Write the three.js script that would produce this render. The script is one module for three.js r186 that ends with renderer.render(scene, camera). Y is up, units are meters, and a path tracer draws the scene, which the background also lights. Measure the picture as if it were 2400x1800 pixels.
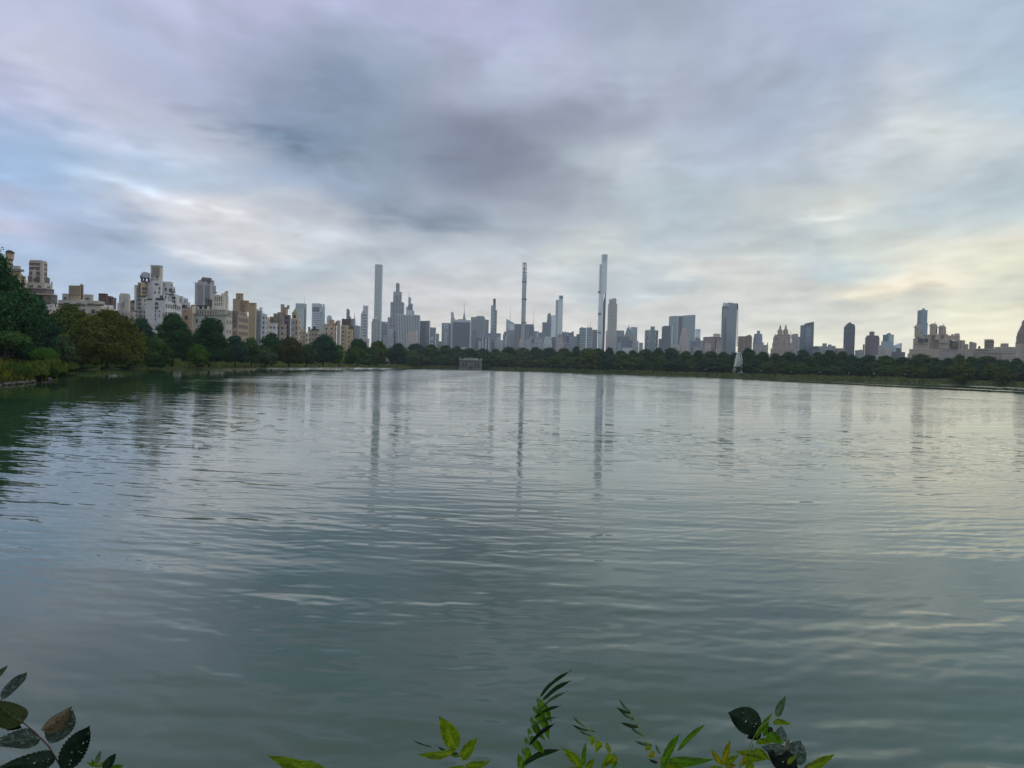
import * as THREE from 'three';
import { mergeGeometries } from 'three/addons/utils/BufferGeometryUtils.js';
import { MarchingCubes } from 'three/addons/objects/MarchingCubes.js';

// ---------------------------------------------------------------- camera
const scene = new THREE.Scene();
const LENS = 1803;                                   // focal length in widths of a 2400 x 1800 frame
const camera = new THREE.PerspectiveCamera(2 * Math.atan(900 / LENS) * 180 / Math.PI, 4 / 3, 0.1, 14000);
camera.position.set(0, 3.4, 0);
camera.rotation.set(-0.0216, 0, 0.0255, 'YXZ');
camera.updateMatrixWorld(true);
const renderer = new THREE.WebGLRenderer();
renderer.toneMapping = THREE.LinearToneMapping;
renderer.toneMappingExposure = 1.0;
renderer.shadowMap.enabled = true;

// ---------------------------------------------------------------- small helpers
const PI = Math.PI, D2R = PI / 180;
const clamp = (x, a = 0, b = 1) => Math.min(b, Math.max(a, x));
const lerp = (a, b, t) => a + (b - a) * t;
const smooth = (a, b, x) => { const t = clamp((x - a) / (b - a)); return t * t * (3 - 2 * t); };
function rng(seed) { let s = seed >>> 0; return () => { s = (s + 0x6d2b79f5) | 0; let t = Math.imul(s ^ (s >>> 15), 1 | s); t = (t + Math.imul(t ^ (t >>> 7), 61 | t)) ^ t; return ((t ^ (t >>> 14)) >>> 0) / 4294967296; }; }
const hash2 = (x, y, s) => { let h = Math.imul(x, 374761393) + Math.imul(y, 668265263) + Math.imul(s, 974634777) | 0; h = Math.imul(h ^ (h >>> 13), 1274126177); return ((h ^ (h >>> 16)) >>> 0) / 4294967296; };
function noise(x, y, s = 1) {                         // value noise, -1..1
  const i = Math.floor(x), j = Math.floor(y), u = x - i, v = y - j;
  const a = u * u * u * (u * (u * 6 - 15) + 10), b = v * v * v * (v * (v * 6 - 15) + 10);
  return 2 * lerp(lerp(hash2(i, j, s), hash2(i + 1, j, s), a), lerp(hash2(i, j + 1, s), hash2(i + 1, j + 1, s), a), b) - 1;
}
function fbm(x, y, oct = 5, s = 1) { let sum = 0, a = 0.5; for (let k = 0; k < oct; k++) { sum += a * noise(x, y, s + k * 17); a *= 0.5; const t = x * 1.93 - y * 0.52; y = y * 1.93 + x * 0.52; x = t; } return sum; }
const lin = (c) => { c /= 255; return c <= 0.04045 ? c / 12.92 : Math.pow((c + 0.055) / 1.055, 2.4); };
const ray = (px, py) => new THREE.Vector3((px - 1200) / LENS, (900 - py) / LENS, -1).applyQuaternion(camera.quaternion);
const at = (px, py, z) => { const d = ray(px, py); return d.multiplyScalar(z / -d.z).add(camera.position); };     // the point of that sight line z metres ahead
const onWater = (px, py) => { const d = ray(px, py); return d.multiplyScalar(-camera.position.y / d.y).add(camera.position); };

// ---------------------------------------------------------------- sky: an overcast evening, brighter and creamier to the right, one dark cloud bank ahead
const SEEN = [                                        // measured sky: frame x, frame y, red, green, blue
  [0, 20, 190, 195, 222], [100, 120, 197, 200, 222], [250, 60, 182, 190, 218], [420, 40, 185, 190, 218], [620, 30, 182, 184, 214], [900, 20, 178, 184, 214], [1100, 30, 180, 184, 214], [30, 250, 182, 190, 218],
  [200, 220, 191, 195, 220], [350, 170, 180, 188, 216], [550, 100, 172, 180, 208], [700, 90, 160, 170, 196], [850, 100, 160, 172, 196], [480, 250, 170, 180, 206], [640, 200, 150, 164, 190], [780, 200, 140, 156, 182],
  [900, 180, 150, 165, 188], [1050, 170, 165, 172, 196], [1180, 200, 172, 182, 204], [550, 310, 140, 160, 188], [700, 330, 132, 152, 178], [850, 300, 145, 162, 185], [980, 300, 142, 152, 175], [1100, 300, 130, 138, 160],
  [1150, 380, 130, 138, 158], [1050, 420, 140, 150, 172], [900, 400, 145, 160, 182], [800, 430, 150, 165, 188], [50, 330, 165, 188, 222], [200, 300, 193, 200, 222], [350, 330, 185, 196, 218], [480, 350, 191, 198, 215],
  [100, 400, 165, 192, 224], [300, 390, 175, 196, 222], [450, 400, 175, 192, 214], [600, 400, 165, 180, 204], [250, 430, 198, 208, 226], [50, 450, 160, 188, 224], [150, 470, 168, 190, 222], [350, 470, 207, 211, 225],
  [500, 490, 217, 218, 224], [650, 480, 190, 198, 212], [750, 530, 197, 202, 212], [900, 510, 140, 155, 175], [1050, 530, 140, 154, 172], [1000, 470, 160, 170, 188], [1150, 500, 165, 175, 190], [30, 510, 186, 190, 216],
  [180, 540, 158, 174, 203], [300, 560, 163, 180, 206], [450, 570, 207, 210, 220], [600, 580, 213, 215, 220], [550, 612, 209, 212, 220], [800, 560, 200, 206, 214], [900, 580, 180, 190, 202], [1100, 580, 190, 198, 208],
  [50, 580, 165, 186, 218], [250, 620, 168, 188, 216], [400, 640, 178, 194, 216], [700, 650, 180, 192, 204], [950, 640, 190, 198, 206], [1100, 650, 200, 204, 210], [650, 720, 190, 200, 208], [800, 700, 201, 204, 210],
  [980, 690, 207, 208, 212], [1150, 700, 205, 206, 208], [1150, 770, 208, 208, 206]];
const SEEN_RIGHT = [
  [1230, 30, 176, 182, 212], [1400, 30, 165, 174, 198], [1550, 30, 166, 176, 196], [1700, 50, 172, 182, 206], [1900, 60, 174, 184, 210], [2150, 50, 178, 192, 212], [2380, 60, 176, 192, 212], [1300, 150, 182, 190, 214],
  [1500, 130, 178, 188, 208], [1700, 120, 178, 188, 210], [1950, 150, 176, 188, 212], [2300, 150, 178, 194, 210], [1230, 270, 148, 154, 176], [1350, 260, 156, 164, 184], [1450, 280, 164, 172, 190], [1560, 290, 176, 186, 204],
  [1620, 220, 170, 178, 198], [1700, 220, 167, 177, 197], [1800, 300, 172, 184, 206], [2000, 250, 184, 196, 212], [2150, 200, 194, 202, 214], [2350, 250, 184, 200, 212], [1250, 380, 138, 146, 164], [1330, 350, 160, 170, 184],
  [1500, 360, 189, 198, 208], [1650, 380, 180, 192, 208], [1800, 400, 182, 194, 208], [2050, 330, 196, 204, 212], [2200, 300, 207, 213, 214], [2300, 330, 207, 214, 216], [1250, 450, 150, 158, 172], [1380, 450, 168, 178, 190],
  [1600, 450, 180, 194, 204], [1900, 450, 190, 200, 208], [2150, 400, 198, 208, 212], [2380, 430, 188, 202, 210], [1250, 520, 168, 178, 190], [1500, 530, 184, 196, 204], [1800, 520, 196, 204, 206], [1960, 510, 222, 225, 218],
  [2100, 520, 196, 208, 212], [2300, 530, 200, 210, 210], [1400, 565, 200, 206, 208], [1650, 570, 190, 200, 206], [1900, 560, 188, 200, 206], [2050, 580, 206, 212, 206], [2250, 580, 230, 229, 214], [2380, 580, 234, 230, 211],
  [1650, 610, 208, 211, 210], [1850, 600, 202, 208, 208], [2000, 640, 194, 205, 206], [2300, 620, 230, 228, 208], [1500, 660, 190, 200, 206], [1800, 690, 207, 208, 204], [2150, 665, 236, 227, 207], [2050, 660, 229, 224, 205],
  [2380, 680, 224, 226, 208], [1650, 720, 206, 208, 206], [1900, 740, 212, 214, 206], [2100, 740, 221, 221, 206], [2300, 740, 238, 235, 210], [2390, 760, 242, 237, 212], [2000, 800, 217, 216, 204]];
const STREAKS = [ // bright shreds and small dark shreds of cloud: frame x, y, half length, half height, slope (down to the right), gain
  [1960, 508, 110, 8, -0.06, 0.2], [2150, 662, 90, 9, 0.04, 0.18], [720, 265, 210, 60, 0.12, -0.09], [560, 312, 130, 28, 0.12, -0.2], [905, 508, 160, 15, 0.05, -0.17], [1225, 275, 110, 32, 0, -0.1], [1060, 535, 120, 10, 0, -0.08], [2010, 692, 130, 5, -0.06, 0.12], [1480, 695, 90, 4, 0, 0.12], [1420, 565, 90, 8, 0, 0.07], [1700, 607, 150, 7, 0, 0.07], [2080, 740, 160, 5, 0, 0.06],
  [470, 478, 120, 8, 0.12, 0.2], [620, 508, 110, 7, 0.16, 0.16], [300, 432, 90, 8, 0.2, 0.2], [560, 612, 90, 6, 0.05, 0.12], [740, 552, 110, 8, 0.1, 0.12], [420, 590, 160, 8, 0.06, 0.1], [60, 420, 60, 5, 0.12, 0.12], [60, 508, 90, 6, 0.15, 0.1], [350, 360, 160, 18, 0.16, 0.08], [520, 372, 70, 10, 0.35, 0.12],
  [170, 535, 62, 13, 0.18, -0.16], [286, 562, 40, 10, 0.2, -0.16], [1620, 222, 40, 26, 0, -0.05], [1700, 212, 36, 22, -0.3, -0.06], [660, 330, 180, 26, 0.1, -0.07], [1060, 385, 150, 40, 0.1, -0.07], [930, 510, 170, 20, 0.05, -0.07], [800, 190, 170, 40, 0.1, -0.05], [1480, 35, 170, 30, 0.1, -0.05],
  [2060, 232, 90, 22, -0.3, 0.09], [2170, 300, 150, 34, -0.3, 0.07], [1560, 370, 150, 24, -0.1, 0.05], [150, 260, 160, 30, 0.25, 0.06], [520, 60, 70, 14, 0.3, 0.06], [1020, 690, 180, 6, 0, 0.06], [1300, 640, 200, 5, 0, 0.05]];
const PUFFS = STREAKS.map(([x, y, la, le, slope, gain], i) => { const d = ray(x, y).normalize(); return [Math.atan2(d.x, -d.z) / D2R, Math.asin(d.y) / D2R, la / 31.5, le / 31.5, -slope, gain, (i % 3) - 1]; });
function makeSky() {
  const pts = [...SEEN, ...SEEN_RIGHT].map(([x, y, r, g, b]) => { const d = ray(x, y).normalize(); return [Math.atan2(d.x, -d.z) / D2R, Math.asin(d.y) / D2R, lin(r), lin(g), lin(b)]; });
  const A0 = -36, E0 = -1, NA = 145, NE = 109, grid = new Float32Array(NA * NE * 3);
  const near = (a, e, use) => {                        // smooth blend of the measured points round a direction
    const low = clamp(e / 12, 0.45, 1), o = [0, 0, 0]; let w = 0;
    for (const p of pts) { const da = (p[0] - a) / (1.3 + 0.6 * low), de = (p[1] - e) / (1.1 * low), k = Math.exp(-0.5 * (da * da + de * de)) + 1e-8 / (1 + da * da + de * de); w += k; for (let c = 0; c < 3; c++) o[c] += k * p[use + c]; }
    return o.map((x) => x / w);
  };
  for (const p of pts) p.push(p[2], p[3], p[4]);
  for (let it = 0; it < 3; it++) { const fits = pts.map((p) => near(p[0], p[1], 5)); pts.forEach((p, i) => { for (let c = 0; c < 3; c++) p[5 + c] += 0.7 * (p[2 + c] - fits[i][c]); }); }
  for (let j = 0; j < NE; j++) for (let i = 0; i < NA; i++) grid.set(near(A0 + i * 0.5, E0 + j * 0.25, 5), (j * NA + i) * 3);
  const W = 3072, H = 1536, data = new Float32Array(W * H * 4);
  for (let row = 0; row < H; row++) {
    const el = ((row + 0.5) / H - 0.5) * 180;
    for (let col = 0; col < W; col++) {
      const o = (row * W + col) * 4; data[o + 3] = 1;
      if (el < -2) { data[o] = 0.36; data[o + 1] = 0.39; data[o + 2] = 0.42; continue; }
      const t = ((col + 0.5) / W - 0.5) * 2 * PI; let az = Math.atan2(Math.cos(t), -Math.sin(t)) / D2R;
      const e0 = Math.max(el, 0), s = Math.sin(e0 * D2R), c = Math.cos(e0 * D2R), k = 1 / (s + 0.12), X = Math.sin(az * D2R) * c * k, Y = -Math.cos(az * D2R) * c * k;
      const w1 = fbm(X * 2.3 + 3, Y * 2.3, 5, 5), w2 = fbm(X * 2.3 - 9, Y * 2.3 + 4, 5, 41), w3 = fbm(X * 4.6, Y * 3.2, 5, 77), w4 = fbm(X * 0.55 + 7, Y * 0.9, 5, 99), w7 = fbm(X * 10 + w1 * 2, Y * 6 + w2 * 2, 4, 201), w5 = fbm(az * 0.11 + 20, e0 * 0.95 - az * 0.02, 5, 141), w6 = fbm(az * 0.5, e0 * 2.6 - az * 0.03, 4, 171);
      const q = clamp(e0 / 14, 0.25, 1);
      if (Math.abs(az) > 34) az = Math.sign(az) * 34 * Math.cos(1.5 * PI * (Math.abs(az) - 34) / 146);
      const aa = clamp((az + w1 * 2.2 * q + w3 * 2.0 * q - A0) / 0.5, 0, NA - 1.001), ee = clamp((Math.min(e0, 25) + w2 * 1.1 * q + w3 * 0.9 * q + w5 * 0.5 + w6 * 0.3 - E0) / 0.25, 0, NE - 1.001);
      const i = Math.floor(aa), j = Math.floor(ee), u = aa - i, v = ee - j, up = smooth(22, 60, e0), zen = smooth(30, 78, e0);
      let puff = 0; for (const [pa, pe, la, le, tilt, gain, n] of PUFFS) { const da = az - pa, de = e0 - pe - tilt * da; if (Math.abs(da) < 3.2 * la && Math.abs(de) < 3.4 * le) puff += gain * Math.exp(-0.5 * (da * da / (la * la) + de * de / (le * le))) * clamp(0.75 + 1.5 * w6 + 0.9 * w3 + 0.5 * n, 0, 2); } const lowE = 1 - smooth(5, 14, e0), br = 1 + (0.13 * w5 + 0.07 * w6) * lowE + 0.05 * w6 + 0.12 * w3 + 0.1 * w7 + 0.05 * w4 + 0.25 * up * w4 + puff, clear = Math.exp(-e0 / 4.6);
      for (let ch = 0; ch < 3; ch++) {
        const g = (a, b) => grid[(b * NA + a) * 3 + ch];
        let x = lerp(lerp(g(i, j), g(i + 1, j), u), lerp(g(i, j + 1), g(i + 1, j + 1), u), v);
        x = lerp(x, [0.475, 0.515, 0.535][ch], up) * (1 + 1.1 * zen);
        data[o + ch] = x * br * (1.05 + [0.85, 0.78, 0.62][ch] * clear);
      }
    }
  }
  const tex = new THREE.DataTexture(data, W, H, THREE.RGBAFormat, THREE.FloatType);
  tex.mapping = THREE.EquirectangularReflectionMapping; tex.magFilter = THREE.LinearFilter; tex.needsUpdate = true;
  return tex;
}
scene.background = scene.environment = makeSky();

// ---------------------------------------------------------------- sun: low to the right, behind cloud
const sun = new THREE.DirectionalLight(new THREE.Color(1, 0.9, 0.74), 0.65);
const SUN = { az: 52, el: 15 };
sun.position.set(Math.sin(SUN.az * D2R) * Math.cos(SUN.el * D2R), Math.sin(SUN.el * D2R), -Math.cos(SUN.az * D2R) * Math.cos(SUN.el * D2R)).multiplyScalar(3000);
sun.castShadow = true; sun.shadow.radius = 44; sun.shadow.mapSize.set(4096, 4096);
Object.assign(sun.shadow.camera, { left: -1500, right: 1500, top: 800, bottom: -800, near: 10, far: 8000 });
scene.add(sun, sun.target);

// ---------------------------------------------------------------- air
scene.fog = new THREE.FogExp2(new THREE.Color(0.66, 0.75, 0.82), 0.000098);

// ---------------------------------------------------------------- naming
const taken = new Map();
function numbered(name) { const n = taken.get(name) ?? 0; taken.set(name, n + 1); return n ? name + '_' + String(n).padStart(3, '0') : name; }
function tag(o, label, category, group) { o.userData.label = label; if (category) o.userData.category = category; if (group) o.userData.group = group; return o; }
function thing(name, label, category, pos = [0, 0, 0], group) { const o = new THREE.Group(); o.name = numbered(name); o.position.set(...pos); scene.add(o); return tag(o, label, category, group); }
function mesh(name, geo, mat, parent) { const m = new THREE.Mesh(geo, mat); m.name = parent ? name : numbered(name); m.castShadow = m.receiveShadow = true; (parent ?? scene).add(m); return m; }
function struct(name, geo, mat, label, category) { const m = mesh(name, geo, mat); m.userData.kind = 'structure'; if (label) m.userData.label = label; if (category) m.userData.category = category; return m; }

// ---------------------------------------------------------------- materials
function grainTexture(seed, amount, stretch = 1, size = 256) {
  const data = new Uint8Array(size * size * 4);
  const n = (x, y, f, s) => { const g = (i, j) => hash2(((i % f) + f) % f, ((j % f) + f) % f, s), a = x * f / size, b = y * f / size, i = Math.floor(a), j = Math.floor(b), u = smooth(0, 1, a - i), v = smooth(0, 1, b - j); return lerp(lerp(g(i, j), g(i + 1, j), u), lerp(g(i, j + 1), g(i + 1, j + 1), u), v) - 0.5; };
  for (let y = 0; y < size; y++) for (let x = 0; x < size; x++) {
    const v = n(x, y, 4, seed) * 0.9 + n(x * stretch % size, y, 16, seed + 1) * 0.8 + n(x, y, 64, seed + 2) * 0.6 + n(x, y, 128, seed + 3) * 0.5, o = (y * size + x) * 4;
    data[o] = data[o + 1] = data[o + 2] = clamp(0.87 + v * amount, 0, 1) * 255; data[o + 3] = 255;
  }
  const t = new THREE.DataTexture(data, size, size); t.wrapS = t.wrapT = THREE.RepeatWrapping; t.magFilter = THREE.LinearFilter; t.colorSpace = THREE.SRGBColorSpace; t.needsUpdate = true; return t;
}
const GRAIN = grainTexture(11, 0.09), GRAIN_FINE = grainTexture(31, 0.12);
GRAIN.repeat.set(1 / 14, 1 / 14); GRAIN_FINE.repeat.set(1 / 5, 1 / 5);
const MATS = new Map(); let GAIN = 1, SAT = 1, SATG = 1;
function paint(hex, rough = 0.9, metal = 0, map = GRAIN) {          // one material per colour, shared
  const key = [hex, rough, metal, map?.uuid, GAIN].join();
  if (!MATS.has(key)) { const m = new THREE.MeshStandardMaterial({ color: hex, roughness: rough, metalness: metal, map }); m.name = 'surface'; m.color.multiplyScalar(GAIN); { const y = (m.color.r + m.color.g + m.color.b) / 3, k = metal ? SATG : SAT; m.color.setRGB(lerp(y, m.color.r, k), lerp(y, m.color.g, k), lerp(y, m.color.b, k)); } const top = Math.max(m.color.r, m.color.g, m.color.b); if (top > 0.85) m.color.multiplyScalar(0.85 / top); MATS.set(key, m); }
  return MATS.get(key);
}
const glass = (hex, rough = 0.12, metal = 0.35) => paint(hex, rough, metal, null);
// ---------------------------------------------------------------- reservoir: the shoreline, the water, the bank, the land
const shorePx = [[0, 905], [40, 902], [80, 897.5], [112, 893], [128, 886], [136, 876], [165, 867.5], [260, 864.5], [330, 863.5], [396, 862.5], [500, 862.3], [600, 862], [700, 861.5], [800, 860.8], [900, 862], [1000, 864], [1110, 866.6],
  [1240, 870], [1380, 875.3], [1500, 879.2], [1640, 883], [1760, 886.5], [1920, 891.5], [2100, 897], [2250, 901.5], [2400, 906.5], [2560, 914]];
const shore = shorePx.map(([x, y]) => { const p = onWater(x, y); return new THREE.Vector2(p.x, p.z); });
const FIRST = shore[0].clone();
shore.push(...[[480, -330], [440, -120], [300, -30], [120, -8], [30, -4.2], [8, -3.6], [-8, -3.6], [-26, -10], [-44, -34], [-56, -62]].map(([x, z]) => new THREE.Vector2(x, z)));
const landY = (x, z) => lerp(1.8, 3.1, smooth(250, 600, -z)) + (1 - smooth(12, 60, Math.hypot(x, z))) * -0.15;
// outward ring
const center = new THREE.Vector2(60, -350), ring = [];
for (let i = 0; i < shore.length; i++) {
  const a = shore[(i + shore.length - 1) % shore.length], b = shore[i], c = shore[(i + 1) % shore.length];
  const n1 = new THREE.Vector2(b.y - a.y, -(b.x - a.x)).normalize(), n2 = new THREE.Vector2(c.y - b.y, -(c.x - b.x)).normalize(), n = n1.add(n2).normalize();
  if (n.dot(b.clone().sub(center)) < 0) n.negate();
  const wide = Math.hypot(b.x, b.y) < 40 ? 2.6 : 6.5;
  ring.push(b.clone().addScaledVector(n, wide));
}
function shoreDist(x, z) {                            // metres to the shoreline
  let best = 1e9;
  for (let i = 0; i < shore.length; i++) {
    const a = shore[i], b = shore[(i + 1) % shore.length], dx = b.x - a.x, dz = b.y - a.y, t = clamp(((x - a.x) * dx + (z - a.y) * dz) / (dx * dx + dz * dz));
    best = Math.min(best, Math.hypot(x - a.x - dx * t, z - a.y - dz * t));
  }
  return best;
}
// ---- ripples: a random sea of short waves on a tile, as a normal map of slopes
const TILE = 46, RES = 2048, SLOPE = 0.05;
function rippleTexture() {
  const N = RES, re = new Float32Array(N * N), im = new Float32Array(N * N), r = rng(20240), gauss = () => Math.sqrt(-2 * Math.log(r() + 1e-9)) * Math.cos(2 * PI * r());
  const K = 2 * PI / TILE, max = 420;
  for (let j = -max; j <= max; j++) for (let i = -max; i <= max; i++) {
    if (!i && !j) continue;
    const kx = i * K, kz = j * K, k = Math.hypot(kx, kz), wave = 2 * PI / k;
    if (wave < 0.115) continue;
    let th = Math.atan2(kx, Math.abs(kz)); if (kz < 0) th = -th;      // 0: crests across the view
    const lw = Math.log(wave), main = Math.exp(-0.5 * ((lw - Math.log(0.66)) / 0.4) ** 2), fine = 0.3 * Math.exp(-0.5 * ((lw - Math.log(0.34)) / 0.38) ** 2), swell = 0.34 * Math.exp(-0.5 * ((lw - Math.log(2.4)) / 0.5) ** 2);
    const spread = Math.exp(-0.5 * ((th - 0.06) / 0.24) ** 2), wide = Math.exp(-0.5 * (th / 0.45) ** 2);
    const S = (main * spread + swell * (0.6 * spread + 0.25 * wide) + fine * wide) / (k * k);       // slope spectrum on the plane
    if (S < 1e-9) continue;
    const amp = Math.sqrt(S), a = gauss() * amp, b = gauss() * amp;
    const x = (i + N) % N, y = (j + N) % N, x2 = (N - i) % N, y2 = (N - j) % N;
    // slopes of h = a cos(k.x) + b sin(k.x), packed as sx + i sz
    const add = (o, hr, hi, qx, qz) => { const sr = -qx * hi, si = qx * hr, tr = -qz * hi, ti = qz * hr; re[o] += sr - ti; im[o] += si + tr; };
    const u = kx / k, w = kz / k;
    add(y * N + x, a / 2, -b / 2, u, w); add(y2 * N + x2, a / 2, b / 2, -u, -w);
  }
  const cosT = new Float64Array(N / 2), sinT = new Float64Array(N / 2);
  for (let i = 0; i < N / 2; i++) { cosT[i] = Math.cos(2 * PI * i / N); sinT[i] = Math.sin(2 * PI * i / N); }
  const rev = new Uint16Array(N), bits = Math.log2(N); for (let i = 0; i < N; i++) { let v = 0; for (let b = 0; b < bits; b++) if (i >> b & 1) v |= 1 << bits - 1 - b; rev[i] = v; }
  const lr = new Float64Array(N), li = new Float64Array(N);
  function line(start, step) {
    for (let i = 0; i < N; i++) { lr[rev[i]] = re[start + i * step]; li[rev[i]] = im[start + i * step]; }
    for (let len = 2; len <= N; len <<= 1) { const half = len >> 1, st = N / len; for (let i = 0; i < N; i += len) for (let k = 0; k < half; k++) { const c = cosT[k * st], s = sinT[k * st], p = i + k, q = p + half, tr = lr[q] * c - li[q] * s, ti = lr[q] * s + li[q] * c; lr[q] = lr[p] - tr; li[q] = li[p] - ti; lr[p] += tr; li[p] += ti; } }
    for (let i = 0; i < N; i++) { re[start + i * step] = lr[i]; im[start + i * step] = li[i]; }
  }
  for (let j = 0; j < N; j++) line(j * N, 1);
  for (let i = 0; i < N; i++) line(i, N);
  let s2 = 0; for (let o = 0; o < N * N; o++) s2 += im[o] * im[o];
  const unit = SLOPE / Math.sqrt(s2 / (N * N)), data = new Float32Array(N * N * 4), steep = new Float32Array(N * N * 4);
  const cdf = (g) => { const k = 1 / (1 + 0.2316419 * Math.abs(g)), q = 0.39894228 * Math.exp(-g * g / 2) * k * (0.31938153 + k * (-0.356563782 + k * (1.781477937 + k * (-1.821255978 + k * 1.330274429)))); return g > 0 ? 1 - q : q; };
  const wob = (x, y, f, s) => { const g = (i, j) => hash2(((i % f) + f) % f, ((j % f) + f) % f, s), a = x * f / N, b = y * f / N, i = Math.floor(a), j = Math.floor(b), u = smooth(0, 1, a - i), v = smooth(0, 1, b - j); return lerp(lerp(g(i, j), g(i + 1, j), u), lerp(g(i, j + 1), g(i + 1, j + 1), u), v) - 0.5; };
  for (let y = 0; y < N; y++) for (let x = 0; x < N; x++) {
    const o = y * N + x, gust = clamp(1 + 1.3 * wob(x, y, 5, 3) + 1.1 * wob(x, y * 2 % N, 11, 8), 0.25, 1.9);
    const sx = re[o] * unit * gust, sz = im[o] * unit * gust, l = 1 / Math.hypot(sx, sz, 1);
    const fz = -SLOPE * Math.sqrt(-2 * Math.log(1 - clamp(cdf(-sz / SLOPE), 1e-5, 1 - 1e-5))), fl = 1 / Math.hypot(sx, fz, 1); // low over the water only the faces leaning this way are seen
    steep[o * 4] = 0.5 - 0.5 * sx * fl; steep[o * 4 + 1] = 0.5 + 0.5 * fz * fl; steep[o * 4 + 2] = 0.5 + 0.5 * fl; steep[o * 4 + 3] = 1;
    data[o * 4] = 0.5 - 0.5 * sx * l; data[o * 4 + 1] = 0.5 + 0.5 * sz * l; data[o * 4 + 2] = 0.5 + 0.5 * l; data[o * 4 + 3] = 1;      // u runs along +x, v along -z
  }
  return [data, steep].map((d) => { const t = new THREE.DataTexture(d, N, N, THREE.RGBAFormat, THREE.FloatType); t.wrapS = t.wrapT = THREE.RepeatWrapping; t.magFilter = THREE.LinearFilter; t.needsUpdate = true; return t; });
}
const RIPPLES = rippleTexture();
// how ruffled the water is (rms slope): sheltered along the left shore and close under the right shore, ruffled by the wind in the open middle
function ruffle(x, z) {
  const d = -z, px = 1200 + LENS * x / d, gust = fbm(x / 38, z / 70, 4, 301), streak = fbm(x / 120, z / 14, 4, 333);
  let s = lerp(0.042, 0.0175, smooth(5, 20, d)) * (1 + 0.45 * gust);
  const open = smooth(-28, 28, x + 18 + 0.34 * (d - 60) + 14 * gust + 16 * streak);                  // right of a slanting line from the near left
  s = lerp(s, lerp(0.0075, lerp(0.028, 0.038, smooth(100, 240, d + 40 * streak)), open) * (1 + 0.4 * gust), smooth(36, 92, d));
  if (x > 95 && d > 120) {                              // calm water under the right shore, crossed by thin wind streaks
    const sd = shoreDist(x, z), wob = 10 * fbm(x / 30, z / 60, 3, 351);
    s = lerp(s, 0.0055, smooth(116, 136, x + wob));
    s = lerp(s, 0.045, smooth(15, 9, Math.abs(sd - 36 - 0.5 * wob)) * smooth(140, 200, x)); s = lerp(s, 0.034, 0.8 * smooth(8, 3, Math.abs(x - 154 - wob)));
  }
  return s;
}
function makeWater() {
  const rows = [], xs = [];
  for (let d = -1; d < 1000; d += Math.max(0.8, d * 0.035)) rows.push(-d);
  const NX = 150, LEVELS = 16, S0 = 0.0045, RATIO = 1.19;
  const pos = [], uv = [], nor = [], idx = Array.from({ length: 2 * LEVELS }, () => []), r = rng(7);
  for (let j = 0; j < rows.length; j++) {
    const z = rows[j], half = 30 + 0.86 * Math.max(0, -z);
    for (let i = 0; i <= NX; i++) {
      const edge = i === 0 || i === NX, step = 2 * half / NX, x = -half + i * step + (edge ? 0 : (r() - 0.5) * step * 0.7), zz = z + (j === 0 ? 0 : (r() - 0.5) * 0.5 * Math.max(0.8, -z * 0.035));
      pos.push(x, 0, zz); nor.push(0, 1, 0);
      uv.push((x + 5 * noise(x / 90, zz / 90, 61) + 1.5 * noise(x / 31, zz / 31, 62)) / TILE, -(zz + 5 * noise(x / 80, zz / 80, 63) + 1.5 * noise(x / 29, zz / 29, 64)) / TILE);
    }
  }
  for (let j = 0; j + 1 < rows.length; j++) for (let i = 0; i < NX; i++) {
    const a = j * (NX + 1) + i, b = a + 1, c = a + NX + 1, e = c + 1;
    for (const tri of [[a, b, c], [b, e, c]]) {
      const x = (pos[tri[0] * 3] + pos[tri[1] * 3] + pos[tri[2] * 3]) / 3, z = Math.min(-3, (pos[tri[0] * 3 + 2] + pos[tri[1] * 3 + 2] + pos[tri[2] * 3 + 2]) / 3);
      idx[(-z > 24 + 26 * r() ? LEVELS : 0) + clamp(Math.round(Math.log(ruffle(x, z) / S0) / Math.log(RATIO) + (r() - 0.5) * 0.8), 0, LEVELS - 1)].push(...tri);
    }
  }
  const g = new THREE.BufferGeometry();
  g.setAttribute('position', new THREE.Float32BufferAttribute(pos, 3)); g.setAttribute('normal', new THREE.Float32BufferAttribute(nor, 3)); g.setAttribute('uv', new THREE.Float32BufferAttribute(uv, 2));
  const mats = [], all = [];
  idx.forEach((list, k) => {
    if (!list.length) return;
    g.addGroup(all.length, list.length, mats.length); for (const v of list) all.push(v);
    const m = new THREE.MeshPhysicalMaterial({ color: new THREE.Color(0.024, 0.066, 0.034), roughness: 0.03, ior: 1.42, normalMap: RIPPLES[k < LEVELS ? 0 : 1], clearcoat: k < LEVELS ? 0.22 : 0.1, clearcoatRoughness: 0.03 }); m.name = 'water_surface';
    m.normalScale.setScalar(S0 * Math.pow(RATIO, k % LEVELS) / SLOPE); mats.push(m);
  });
  g.setIndex(all);
  struct('reservoir_water', g, mats, 'wide green-grey reservoir with fine ripples mirroring sky and towers', 'water');
}
makeWater();

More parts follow.
